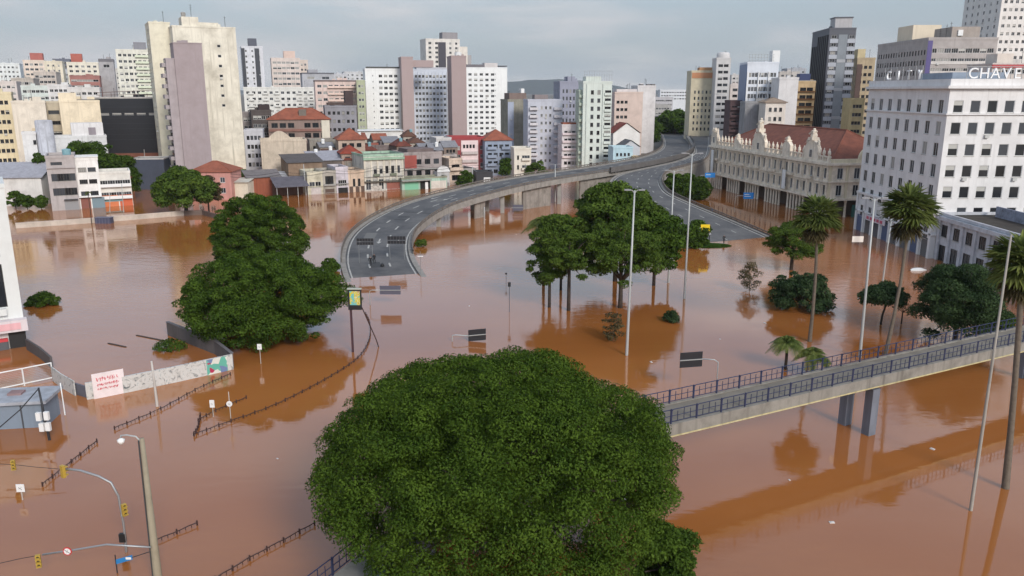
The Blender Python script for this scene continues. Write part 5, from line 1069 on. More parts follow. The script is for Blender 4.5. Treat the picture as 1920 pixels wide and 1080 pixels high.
tree('broad_tree', 'bush mass beside foot of the tall cream tower', D(452, 330, 250).x, 250, 4.5, 6.4, .3, LEAF_DK, 22, 1.5, 6000, .4, .2, 12, zl=-.5)
for i, (px, w_) in enumerate(((30, 2.2), (52, 1.9), (78, 1.6))):
    p = G(px, 392); tree('shrub', ['leftmost ragged shrub in water before the warehouse', 'middle ragged shrub in water before the warehouse', 'rightmost ragged shrub in water before the warehouse'][i], p.x, p.y, w_, 4.6 - .6 * i, .2, LEAF_DK, 12, .8, 2500, .28, .1, 20 + i, zl=-.9)
# the grove in the middle
g1, g2, g3 = G(1030, 576), G(1066, 582), G(1155, 577)
tree('slim_tree', 'slender trunked tree at left front of the middle grove', g1.x, g1.y, 3.5, 11.6, 3.4, LEAF_MID, 34, .85, 15000, .16, .22, 31, .6, .6, zl=-.9, nb=14, fork=6.5)
tree('slim_tree', 'dark trunked tree second from left in the middle grove', g2.x, g2.y, 4.4, 12.0, 4.4, LEAF_MID, 36, .95, 17000, .17, .26, 32, .55, .6, zl=-.8, nb=14, fork=7)
tree('broad_tree', 'spreading tree with forked trunk at front right of grove', g3.x + .6, g3.y, 6.6, 12.8, 4.2, LEAF_MID, 52, 1.2, 28000, .17, .32, 33, .5, .55, zl=-.5, nb=18, fork=4.2)
tree('broad_tree', 'dense tall tree at the back of the middle grove', 16.8, 127, 7.8, 15.8, 5.4, LEAF_MID, 70, 1.7, 32000, .30, .35, 34, .6, .3, zl=-.5)
tree('broad_tree', 'darker tree at the right back of middle grove by lamp posts', 22.6, 124, 4.4, 12.4, 3.4, LEAF_DK, 40, 1.3, 15000, .28, .25, 35, .6, .35, zl=-.7)
tree('broad_tree', 'mid height tree closing the left back of middle grove', 7.6, 121, 3.8, 12.0, 5.5, LEAF_MID, 36, 1.1, 12000, .26, .2, 36, .6, .4, zl=-.7)
p = G(1302, 466); tree('shrub', 'dark dense bush behind the yellow road sign', p.x, p.y + 2, 3.6, 5.0, .1, LEAF_DK, 26, 1.1, 9000, .26, .12, 37, zl=-.8)
for i, (px, py, R_, tp) in enumerate(((1256, 372, 3.4, 7.6), (1276, 374, 3.8, 7.2), (1304, 374, 3.6, 6.6))):
    p = G(px, py); tree('shrub', ['leftmost dark bush between slip road and arcade street', 'middle dark bush between slip road and arcade street', 'rightmost dark bush between slip road and arcade street'][i], p.x + 1, p.y, R_, tp, .2, LEAF_DK, 26, 1.2, 8000, .32, .15, 40 + i, zl=-.8)
# right of the grove
p = G(1490, 506); tree('broad_tree', 'leafy tree left of the tall fan palm near the slip road', p.x - .6, p.y, 5.0, 8.6, 2.6, LEAF_MID, 40, 1.1, 20000, .16, .3, 51, .55, zl=-.5, nb=14)
p = G(1500, 578); tree('broad_tree', 'low bluish green tree half sunk before the leafy one', p.x, p.y, 4.3, 5.6, .3, LEAF_BLUE, 40, 1.0, 12000, .20, .2, 52, .6, .4, zl=-.45)
p = G(1405, 545); tree('sapling', 'sparse greyish sapling standing alone in open water', p.x, p.y, 1.9, 4.4, .2, LEAF_DRY, 16, .6, 1500, .14, .06, 53, zl=-.8, nb=14, bark=BARK_P)
p = G(1650, 608); tree('small_tree', 'small umbrella shaped tree by the curved palm trunk', p.x, p.y, 3.1, 5.6, 2.9, LEAF_BLUE, 28, .9, 8000, .19, .14, 54, .6, zl=-.2, nb=12, lean=(.5, 0))
p = G(1690, 607); tree('small_tree', 'tiny nearly bare tree between umbrella tree and large dark tree', p.x, p.y, 1.2, 2.9, 1.6, LEAF_DRY, 7, .4, 120, .14, .09, 55, nb=7)
p = G(1790, 640); tree('broad_tree', 'large dark tree in front of the hotel annex', p.x, p.y, 5.6, 10.2, .5, LEAF_BLUE, 60, 1.3, 42000, .15, .3, 56, .55, .5, zl=-.8)
p = G(1872, 618); tree('shrub', 'low bush beside far end of the footbridge', p.x, p.y, 2.4, 2.6, .1, LEAF_DK, 14, .8, 3500, .2, .08, 57, zl=-.6)
p = G(1258, 603); tree('shrub', 'small round bush top poking out of open water', p.x, p.y, 1.15, 1.5, .05, LEAF_BLUE, 12, .5, 1800, .13, .05, 58, zl=-.3)
p = G(1150, 638); tree('sapling', 'wispy sapling at the foot of nearest tall lamp post', p.x, p.y, 1.6, 3.4, .2, LEAF_DRY, 16, .5, 1300, .13, .05, 59, zl=-.8, nb=12, bark=BARK_P)
p = G(80, 572); tree('shrub', 'flat bush island floating alone in the left lot', p.x, p.y, 2.3, 1.7, .05, LEAF_DK, 14, .7, 3500, .17, .06, 60, zl=-.2, extra=[(-1.6, -.6, -.6, .8, .6, .5), (1.5, .2, -.6, .6, .6, .4)])
tree('broad_tree', 'dark green tree crown above the tunnel, beside yellow slab', D(1274, 205, 470).x, 480, 12.5, 20.5, 6, LEAF_DK, 40, 2.8, 9000, .8, .5, 61, zl=-.5, z0=0)
tree('broad_tree', 'green tree line left of the tunnel mouth', D(1222, 250, 400).x, 405, 5.5, 17, 5, LEAF_DK, 30, 2.0, 6000, .6, .4, 62, zl=-.8)
tree('broad_tree', 'tall narrow tree against the whitish block by the tunnel', D(1214, 225, 380).x, 384, 4.0, 21, 5, LEAF_BLUE, 26, 1.8, 5000, .55, .4, 63, zl=-.9)
p = G(1012, 336, 3); tree('shrub', 'bush behind the viaduct in front of blue grey tower', p.x - 1, 262, 4.0, 8.2, 2, LEAF_MID, 18, 1.2, 4500, .34, .12, 64, zl=-.6)
tree('shrub', 'dark bush beside rubbish heap at low grey house', D(872, 346, 258).x, 258, 2.8, 5.6, .2, LEAF_DK, 16, 1.0, 3500, .3, .12, 65, zl=-.8)
tree('shrub', 'bush between cream house and blue grey block', D(948, 322, 275).x, 275, 2.2, 8.0, 2, LEAF_DK, 14, 1.0, 3000, .34, .12, 66, zl=-.8)
p = G(662, 492); tree('shrub', 'hedge like bush hugging outer edge of the flooded ramp', D(648, 492, 134).x - 2.6, 134, 1.5, 2.4, .1, LEAF_DK, 12, .7, 3000, .18, .06, 67, zl=-.5)
p = G(797, 466); tree('shrub', 'tiny shrub at inner edge of the flooded ramp', p.x - .8, p.y + 2, 1.3, 1.5, .05, LEAF_MID, 8, .5, 1400, .16, .05, 68, zl=-.5)
# grass islet
rng = np.random.default_rng(70); pts = []
c0 = G(1325, 462); gv = []
for i in range(9000):
    a = rng.uniform(0, 2 * math.pi); r_ = math.sqrt(rng.uniform()); gv.append((c0.x + 4.6 * r_ * math.cos(a) + .4, c0.y + 2.6 * r_ * math.sin(a) + .8, .28 * (1 - r_ * r_) + .04))
gv = np.array(gv); go = link('grass', leaf_mesh('grass', gv, rng.normal(size=(len(gv), 3)) * .6 + np.array([0, -.2, .5]), .12, rng, leaf_mat('leaf_grass', (.03, .07, .008), (.07, .15, .02)), .3)); tag(go, 'bright green grass patch at the slip road edge', 'grass', kind='stuff')
mb = MB(); mb.poly([(c0.x + .4 + 4.8 * math.cos(a), c0.y + .8 + 2.8 * math.sin(a), .03) for a in np.linspace(0, 2 * math.pi, 24)[:-1]]); struct('grass_bank', mb, weathered((.05, .06, .03), .5, streak=False))
# palms
def frond_fan(mb, o, d, up, R, rng, m=0):
    d = d.normalized(); s = d.cross(up)
    if s.length < .05: s = Vector((1, 0, 0))
    s.normalize(); b = o + d * R * .45
    mb.bar(o, b, .04, m=m)
    n = 11
    for i in range(n):
        a = math.radians(-80 + 160 * i / (n - 1)); dr = d * math.cos(a) + s * math.sin(a); tip = b + dr * R * .6 + Vector((0, 0, -.16 * R * rng.uniform(.6, 1.5)))
        w_ = dr.cross(up).normalized() * .055 * R; m_ = b.lerp(tip, .55) + Vector((0, 0, .04 * R)); mb.quad(b, m_ + w_, tip, m_ - w_, m)
def fan_palm(name, label, base, top, R, seed, tr=.2, bend=None, dead=14, n=70):
    rng = np.random.default_rng(seed); root = thing(name, label, 'palm', base)
    t = Vector(top) - Vector(base); mb = MB(); k = bend or Vector((0, 0, 0))
    pts = [Vector((0, 0, -2))] + [t * f + k * math.sin(math.pi * f) for f in (0, .25, .5, .75, 1)]
    mb.tube(pts, [tr * 1.3, tr * 1.25, tr, tr * .9, tr * .85, tr * .9], 8); mb.build('trunk', BARK_P, root, True)
    mb = MB()
    for i in range(n):
        z = rng.uniform(-.55, 1); a = rng.uniform(0, 2 * math.pi); q = math.sqrt(1 - z * z); frond_fan(mb, t, Vector((q * math.cos(a), q * math.sin(a), z)), Vector((0, 0, 1)), R * rng.uniform(.8, 1.1), rng)
    mb.build('crown', LEAF_PALM, root)
    mb = MB()
    for i in range(dead):
        a = rng.uniform(0, 2 * math.pi); frond_fan(mb, t - Vector((0, 0, .3)), Vector((.45 * math.cos(a), .45 * math.sin(a), -1)), Vector((0, 0, 1)), R * .9, rng)
    mb.build('dead_frond_skirt', LEAF_DRY, root)
def feather_palm(name, label, base, h, R, seed, n=34, tr=.16, mat=None):
    rng = np.random.default_rng(seed); root = thing(name, label, 'palm', base); mb = MB(); mb.tube([(0, 0, -2), (.05, 0, h * .5), (0, 0, h)], [tr * 1.2, tr, tr * .9], 8); mb.build('trunk', BARK, root, True)
    mb = MB()
    for i in range(n):
        a = rng.uniform(0, 2 * math.pi); el = rng.uniform(.3, 1.45); d = Vector((math.cos(a) * math.cos(el), math.sin(a) * math.cos(el), math.sin(el))); L_ = R * rng.uniform(.8, 1.1)
        P = [Vector((0, 0, h)) + d * L_ * f + Vector((0, 0, -.75 * L_ * f * f)) for f in np.linspace(0, 1, 9)]
        mb.tube(P, [.04 * (1 - .8 * j / 8) for j in range(9)], 4)
        for j in range(2, 27):
            f = j / 26; x = f * 8; k = min(7, int(x)); q = P[k].lerp(P[k + 1], x - k); tg = (P[k + 1] - P[k]).normalized(); sd = tg.cross(Vector((0, 0, 1)))
            if sd.length < .05: continue
            sd.normalize(); ll = R * .26 * math.sin(math.pi * (.12 + .8 * f))
            for s in (-1, 1):
                tip = q + sd * s * ll + tg * ll * .5 - Vector((0, 0, ll * .35)); w_ = tg * .05 * R * .35; mb.quad(q - w_, q + w_, tip, tip - w_ * .2)
    mb.build('crown', mat or LEAF_PALM, root)
b_ = G(1518, 640); t_ = D(1532, 405, b_.y); fan_palm('fan_palm', 'tall dark trunked fan palm beside the leafy tree', b_, t_, 3.1, 1, .2, Vector((.25, 0, 0)))
b_ = G(1660, 665); t_ = D(1706, 392, b_.y + 1); fan_palm('fan_palm', 'tall fan palm with curved trunk in front of the hotel', b_, t_, 3.5, 2, .2, Vector((.35, 0, 0)))
b_ = G(1885, 915); t_ = D(1918, 492, b_.y); fan_palm('fan_palm', 'fan palm at right edge with long dark leaning trunk', b_, t_, 2.7, 3, .24, Vector((.1, 0, 0)))
b_ = G(1472, 692); feather_palm('feather_palm', 'small dark feather palm, left one of two by footbridge', b_, 2.9, 2.5, 4, 50)
b_ = G(1522, 700); feather_palm('feather_palm', 'small dark feather palm, right one of two by footbridge', b_, 2.0, 2.6, 5, 54)
feather_palm('feather_palm', 'feather palm crown rising at left back of the middle grove', (5.0, 124, 0), 9.6, 4.2, 6, 40, .22)
b_ = G(172, 420); feather_palm('feather_palm', 'thin small palm before the clean white house', (b_.x, b_.y, 0), 7.2, 1.3, 7, 16, .08)
# ------------------------------------------------------------------ footbridge
fb0, fb1 = Vector((10.6, 57.3, 0)), Vector((53.0, 79.3, 0)); fd = (fb1 - fb0).normalized(); fn = Vector((fd.y, -fd.x, 0))
ft = thing('footbridge', 'concrete footbridge with dark blue railings crossing the brown water', 'footbridge', (fb0.x, fb0.y, 0), math.atan2(fd.y, fd.x))
DK, X0, X1, W2 = 5.6, -14.0, 78.0, 1.55
FBC = weathered((.27, .25, .22), .9, dark=.45, scale=.7)
mb = MB(); mb.box(X0, -W2, DK - .25, X1, W2, DK); mb.build('deck', weathered((.22, .195, .16), .6, streak=False, scale=.6), ft)
mb = MB()
for s in (-1, 1): mb.box(X0, s * W2 - (.28 if s < 0 else 0), DK - .85, X1, s * W2 + (.28 if s > 0 else 0), DK + .08)
mb.build('edge_beam', FBC, ft)['kind'] = 'stuff'
mb = MB(); mb.box(X0, -W2 - .34, DK - .92, X1, -W2 - .285, DK - .82); mb.build('yellow_stripe', weathered(S(200, 186, 140), .9, dark=.5, scale=1.5), ft)
mb = MB(); mb.box(X0, -1.0, DK - 1.2, X1, 1.0, DK - .26); mb.build('girder', CONC, ft)
BLUEP = plain('railing_blue', S(44, 50, 78), .5)
pm = MB(); PW = 2.45
fr = [(.06, .12), (.06, 1.0), (.12, 1.1), (.2, 1.13), (PW - .2, 1.13), (PW - .12, 1.1), (PW - .06, 1.0), (PW - .06, .12)]
pm.tube([(a, 0, z) for a, z in fr], .038, 5); pm.bar((.06, 0, .16), (PW - .06, 0, .16), .05); pm.bar((.06, 0, .62), (PW - .06, 0, .62), .04)
for k in (1, 2, 3): pm.bar((PW * k / 4, 0, .16), (PW * k / 4, 0, 1.12 if k == 2 else .95), .04)
pm.box(-.05, -.05, -.1, .05, .05, 1.18)
pmesh = pm.mesh('railing_panel', BLUEP)
for s in (-1, 1):
    for i in range(int((X1 - X0) / PW)): link('railing_panel', pmesh, ft, (X0 + i * PW, s * (W2 + .1), DK + .08))
for xx in (23.6, 23.6 + 27.2, -3.4):
    for s in (-1, 1):
        mb = MB(); mb.box(xx - .45, s * 1.3 - .4, -2, xx + .45, s * 1.3 + .4, DK - 1.2); mb.build('pillar', weathered(S(120, 124, 134), .6), ft)
# stair at the lower left, mostly under the big tree
st = thing('bridge_stair', 'footbridge stair landing with dark railing at bottom edge of picture', 'stair', (-8.6, 40.5, 0), math.radians(62))
mb = MB(); mb.box(-6, -1.6, 2.7, 5, 1.6, 3.0); mb.build('landing', CONC, st)
mb = MB(); mb.box(-6, -1.75, 1.5, 5, -1.6, 4.0); mb.build('side_panel', plain('panel_blue_grey', S(108, 120, 138), .5), st)
for i in range(4): link('railing_panel', pmesh, st, (-5.5 + i * PW, 1.6, 3.0))
mb = MB()
for i in range(9): mb.box(5 + i * .32, -1.6, 2.7 + i * .3, 5.34 + i * .32, 1.6, 3.0 + i * .3)
mb.build('steps', CONC, st)['kind'] = 'stuff'
mb = MB(); mb.box(-3, -.4, -2, -2.2, .4, 2.7); mb.build('pillar', CONC, st)
# ------------------------------------------------------------------ lamp posts, masts
def mast(name, label, base, toppx, r0=.16, r1=.08, arms=0, mat=None, group=None, lean=None, cat='lamp post', arml=1.1):
    b = G(*base); t = D(toppx[0], toppx[1], b.y); h = t.z
    root = thing(name, label, cat, (b.x, b.y, 0), 0, group)
    lx = (t.x - b.x)
    mb = MB(); mb.tube([(0, 0, -2), (0, 0, 0), (lx * .5, 0, h * .5), (lx, 0, h)], [r0 * 1.1, r0 * 1.05, (r0 + r1) / 2, r1], 8); mb.build('pole', mat or STEEL, root, True)
    for s in ((-1, 1) if arms == 2 else (1,) if arms == 1 else (-1,) if arms == -1 else ()):
        mb = MB(); mb.tube([(lx, 0, h - .3), (lx + s * arml * .6, 0, h + .02), (lx + s * arml, 0, h + .05)], .045, 6); a = mb.build('arm', mat or STEEL, root)
        mb = MB(); mb.box(lx + s * arml - .05, -.14, h - .02, lx + s * (arml + .65), .14, h + .14) if s > 0 else mb.box(lx + s * (arml + .65), -.14, h - .02, lx + s * arml + .05, .14, h + .14); mb.build('lamp_head', FRAME_G, a)
    return root, lx, h
GP = plain('pole_pale', (.42, .43, .42), .5, .2)
mast('lamp_post', 'tall twin armed lamp post in front of middle grove', (1175, 666), (1190, 357), .17, .09, 2, GP, arml=.5)
mast('lamp_post', 'tall twin armed lamp post right of middle grove', (1253, 530), (1264, 320), .17, .09, 2, GP, arml=.9)
mast('lamp_post', 'tallest lamp post next to the yellow road sign', (1283, 560), (1298, 288), .17, .08, 2, GP, arml=.9)
mast('lamp_post', 'lamp post with rectangular white sign before the hotel', (1612, 670), (1640, 372), .17, .09, 2, GP, arml=.8)
mast('lamp_post', 'thin straight post between white sign and curved palm', (1655, 528), (1672, 408), .13, .07, 0, GP)
mast('lamp_post', 'long pale leaning mast in front of footbridge at right', (1820, 957), (1896, 440), .13, .07, 0, weathered((.36, .33, .29), .6))
mast('lamp_post', 'lamp post rising beside the viaduct deck near grove palm', (1041, 378), (1041, 308), .18, .1, 2, GP, arml=1.0)
mast('lamp_post', 'thin post standing in water beneath the viaduct edge', (908, 420), (908, 388), .1, .08, 0, GP)
mast('utility_pole', 'wooden utility pole before the round lot tree', (276, 350), (270, 280), .16, .1, 0, weathered((.3, .28, .26), .5), cat='utility pole')
mast('utility_pole', 'leaning white utility pole at pale yellow row house corner', (574, 366), (569, 308), .16, .1, 0, GP, cat='utility pole')
mast('utility_pole', 'utility pole before the brown graffiti shed', (468, 362), (464, 320), .14, .1, 0, GP, cat='utility pole')
mast('utility_pole', 'grey utility pole in front of the black box shop', (886, 352), (886, 312), .15, .1, 0, GP, cat='utility pole')
mast('utility_pole', 'post right of cream house behind the viaduct', (986, 335), (986, 308), .15, .1, 0, GP, cat='utility pole')
mast('utility_pole', 'slim pole in front of balcony building, near its middle', (206, 398), (206, 362), .1, .08, 0, GP, cat='utility pole')
mast('utility_pole', 'slim pole at the right corner of balcony building', (232, 398), (228, 345), .1, .08, 0, GP, cat='utility pole')
# pole with globe lamp at lower left
b = G(297, 1092); t = D(266, 822, b.y)
lp = thing('street_lamp', 'tapered concrete street lamp with white globe at lower left', 'street lamp', (b.x, b.y, 0))
lx, h = t.x - b.x, t.z; PC = weathered(S(150, 140, 120), .6, dark=.6, scale=1.5)
mb = MB(); mb.tube([(0, 0, -2), (0, 0, 0), (lx, 0, h)], [.3, .27, .13], 10); mb.build('pole', PC, lp, True)
mb = MB(); mb.bar((lx * .02 - .26, -.1, 0), (lx - .17, -.1, h - .1), .07); mb.build('cable_duct', plain('duct_dark', (.05, .05, .05)), lp)
mb = MB(); mb.tube([(lx, 0, h - .3), (lx - .35, 0, h + .12), (lx - .9, 0, h + .22), (lx - 1.25, 0, h + .18), (lx - 1.27, 0, h - .05)], .05, 6); am = mb.build('arm', GP, lp, True)
mb = MB(); mb.lathe([(0.05, h + .02), (.22, h - .08), (.2, h - .22), (.1, h - .36), (0, h - .4)], lx - 1.27, 0, 12); mb.build('globe_lamp', plain('globe_white', (.8, .8, .78), .3), am, True)
# traffic signals
YEL = plain('signal_yellow', S(176, 146, 60), .5)
def signal_head(parent, P, rz=0, s=.84, name='signal_head'):
    mb = MB(); mb.box(-.17, -.12, -.5, .17, .12, .5)
    for k in range(3): mb.box(-.15, -.34, .2 - .33 * k + .08, .15, -.12, .26 - .33 * k + .08)
    o = mb.build(name, YEL, parent); o.location = P; o.rotation_euler = (0, 0, rz); o.scale = (s, s, s)
    mb = MB()
    for k in range(3): mb.lathe([(0, -.125), (.12, -.125), (.12, -.15), (0, -.15)], 0, 0, 10)
    lens = MB()
    for k in range(3):
        lens.poly([(.11 * math.cos(a), -.13, .33 - .33 * k + .11 * math.sin(a)) for a in np.linspace(0, 2 * math.pi, 11)[:-1]])
    lens.build('lens', plain('lens_dark', (.02, .02, .02), .2), o)['kind'] = 'stuff'
    return o
b = G(237, 1035); ts = thing('traffic_signal', 'curved traffic signal mast with yellow lights reaching left over water', 'traffic light', (b.x, b.y, 0))
Q = [D(x, y, b.y) - b for x, y in ((237, 1034), (232, 985), (222, 930), (208, 905), (185, 893), (150, 882), (118, 879))]
mb = MB(); mb.tube([(0, 0, -1.5)] + Q, .075, 8); mb.build('mast', STEEL, ts, True)
p_ = D(233, 956, b.y - .15) - b; signal_head(ts, p_, .9); p_ = D(118, 884, b.y - .1) - b; signal_head(ts, p_, 2.6)
mb = MB(); mb.box(*(D(230, 1008, b.y) - b - Vector((.2, .12, .3))), *(D(230, 1008, b.y) - b + Vector((.2, .12, .3)))); mb.build('control_box', BLACK, ts)
b2 = G(297, 1092); ts2 = thing('traffic_signal', 'horizontal signal arm with round sign at bottom left', 'traffic light', (b2.x, b2.y - .3, 0))
o2 = Vector((b2.x, b2.y - .3, 0)); Q = [D(x, y, o2.y) - o2 for x, y in ((283, 1026), (200, 1021), (140, 1031), (80, 1040))]
mb = MB(); mb.tube(Q, .06, 8); mb.build('arm', STEEL, ts2, True); signal_head(ts2, D(72, 1052, o2.y) - o2, .4)
c = D(126, 1034, o2.y - .12) - o2; mb = MB(); ring = lambda r, y: [(c.x + r * math.cos(a), c.y + y, c.z + r * math.sin(a)) for a in np.linspace(0, 2 * math.pi, 25)[:-1]]
REDP = plain('sign_red_paint', S(196, 40, 44), .5)
mb.poly(ring(.27, 0)); mb.poly(ring(.27, .03)); sg = mb.build('round_sign', REDP, ts2)
mb = MB(); mb.poly(ring(.21, -.005)); mb.build('sign_face', WHITE, sg)
mb = MB(); mb.bar((c.x - .19, c.y - .012, c.z + .14), (c.x + .19, c.y - .012, c.z - .14), .05, .005); mb.bar((c.x - .05, c.y - .012, c.z - .1), (c.x + .06, c.y - .012, c.z + .12), .045, .005); mb.build('sign_mark', BLACK, sg)
cb = thing('overhead_cable', 'thin sagging cable with hanging yellow traffic light at left edge', 'cable', tuple(G(0, 900)))
oc = G(0, 900); Q = [D(x, y, 58) - oc for x, y in ((-60, 868), (25, 871), (70, 876), (118, 880))]
mb = MB(); mb.tube(Q, .022, 5); mb.build('cable', BLACK, cb); signal_head(cb, D(25, 872, 57.9) - oc, .3, .84)
cb = thing('overhead_cable', 'thin dark cable at lower left corner below the signal arm', 'cable', tuple(G(0, 1060)))
oc = G(0, 1060); mb = MB(); mb.tube([D(x, y, 44.8) - oc for x, y in ((-60, 1068), (0, 1056), (40, 1047), (68, 1042))], .02, 5); mb.build('cable', BLACK, cb)
b = G(232, 1075); bs = thing('street_name_sign', 'blue street name plate on thin bracket near bottom left pole', 'sign', (b.x, b.y, 0))
a_, c_ = D(217, 1054, b.y) - b, D(248, 1045, b.y) - b; mb = MB(); mb.quad(a_ - Vector((0, 0, .16)), c_ - Vector((0, 0, .16)), c_ + Vector((0, 0, .16)), a_ + Vector((0, 0, .16))); mb.quad(a_ + Vector((0, .03, -.16)), c_ + Vector((0, .03, -.16)), c_ + Vector((0, .03, .16)), a_ + Vector((0, .03, .16)))
mb.build('plate', plain('sign_blue', S(40, 120, 180), .5), bs); mb = MB(); m0 = a_.lerp(c_, .75); mb.box(m0.x - .15, m0.y - .02, m0.z - .06, m0.x + .2, m0.y - .012, m0.z + .1); mb.build('plate_mark', WHITE, bs)
mb = MB(); mb.bar((a_.x, a_.y + .02, -1), (a_.x, a_.y + .02, a_.z + .5), .05); mb.bar(c_, D(285, 1033, b.y) - b, .04); mb.build('bracket', STEEL_D, bs)
# ------------------------------------------------------------------ sunken pedestrian railings
RUST = plain('railing_rust', (.05, .022, .018), .7)
def railing(label, pix, z=.22, step=1.25, double=False):
    pts = resample(smooth([G(*q) for q in pix], 8) if len(pix) > 2 else [G(*q) for q in pix], .6)
    o = pts[0].copy(); root = thing('railing', label, 'railing', tuple(o), 0, 'sunken pedestrian railings')
    up = Vector((0, 0, z)); mb = MB(); mb.tube([p - o + up + Vector((0, 0, .03 * math.sin(i * 1.9))) for i, p in enumerate(pts)], .038, 5); mb.build('top_rail', RUST, root)
    pm_ = MB(); pm_.box(-.045, -.045, -1.2, .045, .045, z + .08); pm_.lathe([(.06, z + .08), (.06, z + .16), (0, z + .2)], 0, 0, 6); me = pm_.mesh('post', RUST)
    for i, p in enumerate(resample(pts, step)): link('post', me, root, tuple(p - o))
    b_ = MB(); q = resample(pts, .42)
    for p in q: b_.box(p.x - o.x - .018, p.y - o.y - .018, -1, p.x - o.x + .018, p.y - o.y + .018, z)
    b_.build('balusters', RUST, root)['kind'] = 'stuff'
railing('straight sunken railing below the graffiti wall', [(215, 806), (300, 770), (370, 732), (432, 704)])
railing('short sunken railing slanting behind the curved signal mast', [(80, 912), (130, 872), (182, 830)])
railing('long curving sunken railing from round sign to billboard clock', [(364, 818), (420, 797), (520, 760), (620, 708), (672, 672), (692, 640), (694, 610), (686, 590)])
railing('short sunken railing behind the two small white signs', [(372, 792), (400, 775), (462, 748)])
railing('short sunken railing right of the concrete lamp pole', [(292, 1018), (330, 1002), (370, 985)])
railing('sunken railing running under left edge of the dome tree', [(404, 1090), (470, 1050), (530, 1018), (590, 985)])
railing('railing stub turning back at left end of the curving railing', [(364, 818), (372, 804), (376, 782)], .3, .6)
# ------------------------------------------------------------------ signs
def sign_post(label, base, w_, h_, topy, round_=False, pole_up=0, color=WHITE, marks=True, name='road_sign'):
    b = G(*base); t = D(base[0], topy, b.y); z1 = t.z; root = thing(name, label, 'road sign', (b.x, b.y, 0))
    mb = MB(); mb.tube([(0, .04, -1.5), (0, .04, z1 + pole_up)], .04, 6); mb.build('post', weathered((.5, .45, .4), .5), root)
    mb = MB()
    if round_:
        for y in (0, -.03): mb.poly([(w_ / 2 * math.cos(a), y, z1 - w_ / 2 + w_ / 2 * math.sin(a)) for a in np.linspace(0, 2 * math.pi, 21)[:-1]])
    else: mb.box(-w_ / 2, -.03, z1 - h_, w_ / 2, 0, z1)
    pt = mb.build('plate', color, root)
    if marks:
        mb = MB(); c = z1 - (w_ if round_ else h_) / 2; s = min(w_, h_)
        mb.bar((-s * .22, -.036, c - s * .1), (s * .22, -.036, c + s * .18), s * .1, .004); mb.bar((-s * .2, -.037, c + s * .1), (s * .2, -.037, c - s * .22), s * .1, .004); mb.build('sign_mark', FRAME_D, pt)
    return root
sign_post('small square white sign standing near dark left tree', (489, 682), .5, .65, 645)
sign_post('small white rectangular sign left of the round sign', (400, 782), .45, .75, 750)
sign_post('small round white sign on tall post beside the curving railing', (433, 790), .55, .55, 752, True, .9)
sign_post('white square sign at the left edge near bottom', (42, 938), .62, .62, 908)
def board(name, label, base, px0, px1, y0, y1, mat, arm=True, side=1, polex=None, tilt=0, lines=(), stripe=True):
    """road direction board: post, curved arm, plate of real size"""
    b = G(*base); root = thing(name, label, 'road sign', (b.x, b.y, 0)); A_ = D(px0, (y0 + y1) / 2, b.y) - b; C_ = D(px1, (y0 + y1) / 2 - tilt, b.y) - b
    h_ = (D(px0, y0, b.y).z - D(px0, y1, b.y).z) / 2; u = Vector((0, 0, h_)); zz = A_.lerp(C_, .5).z
    mb = MB()
    for y in (0, .06):
        k = Vector((0, y, 0)); mb.quad(A_ - u + k, C_ - u + k, C_ + u + k, A_ + u + k)
    for a, c in ((A_ - u, C_ - u), (A_ + u, C_ + u), (A_ - u, A_ + u), (C_ - u, C_ + u)): mb.quad(a, c, c + Vector((0, .06, 0)), a + Vector((0, .06, 0)))
    pl_ = mb.build('plate', mat, root)
    if stripe:
        mb = MB(); mb.bar(A_ + Vector((0, -.05, 0)), C_ + Vector((0, -.05, 0)), .06, .09); mb.build('support_bar', GP, root)
    if arm:
        e = C_ if side > 0 else A_; mb = MB(); mb.tube([(0, 0, -1.5), (0, 0, zz * .75), (-.12 * side * 0, 0, zz * .92), (e.x * .25, 0, zz * 1.0), (e.x, e.y, e.z)], .06, 7); mb.build('post', GP, root, True)
    for (fx, fz, w_, hh) in lines:
        P = A_.lerp(C_, fx) + Vector((0, -.012, h_ * fz)); mb = MB(); mb.box(P.x, P.y - .004, P.z - hh / 2, P.x + w_, P.y, P.z + hh / 2); mb.build('sign_line', WHITE, pl_)
    return root
SB = plain('sign_back_dark', (.018, .018, .022), .5); SG = plain('sign_back_grey', S(88, 88, 102), .5)
board('direction_board', 'black direction board on curved post near the footbridge', (1343, 734), 1275, 1317, 662, 690, SB, True, 1, tilt=3)
board('direction_board', 'black split board low over the water above dome tree', (848, 640), 878, 911, 619, 640, SB, True, -1, tilt=3)
board('direction_board', 'grey split board standing in water below the flooded ramp', (694, 572), 712, 751, 536, 552, SG, True, -1)
board('direction_board', 'blue direction sign over water in front of the arcade', (1377, 398), 1394, 1413, 361, 373, plain('sign_bright_blue', S(40, 130, 205), .5), True, -1, lines=((.1, .4, 1.2, .15), (.1, -.2, 1.6, .15)), stripe=False)
board('direction_board', 'blue direction sign at left end of the arcade', (1310, 362), 1322, 1341, 324, 333, plain('sign_bright_blue', S(40, 130, 205), .5), True, -1, lines=((.1, .2, 1.4, .15),), stripe=False)
board('direction_board', 'plain yellow road sign beside the dark bush', (1310, 466), 1314, 1331, 421, 433, plain('sign_bright_yellow', S(232, 196, 20), .5), True, -1, stripe=False)
board('direction_board', 'white rectangular board on lamp post arm before the hotel', (1617, 662), 1598, 1619, 443, 454, plain('board_white', S(226, 216, 206), .5), False, stripe=False)
b = G(1617, 662); 
board('direction_board', 'dark grey board beneath the viaduct wall', (958, 398), 961, 981, 384, 395, SG, True, -1)
bb = G(955, 585); root = thing('small_signal', 'small black signal box on thin post in open water', 'traffic light', (bb.x, bb.y, 0))
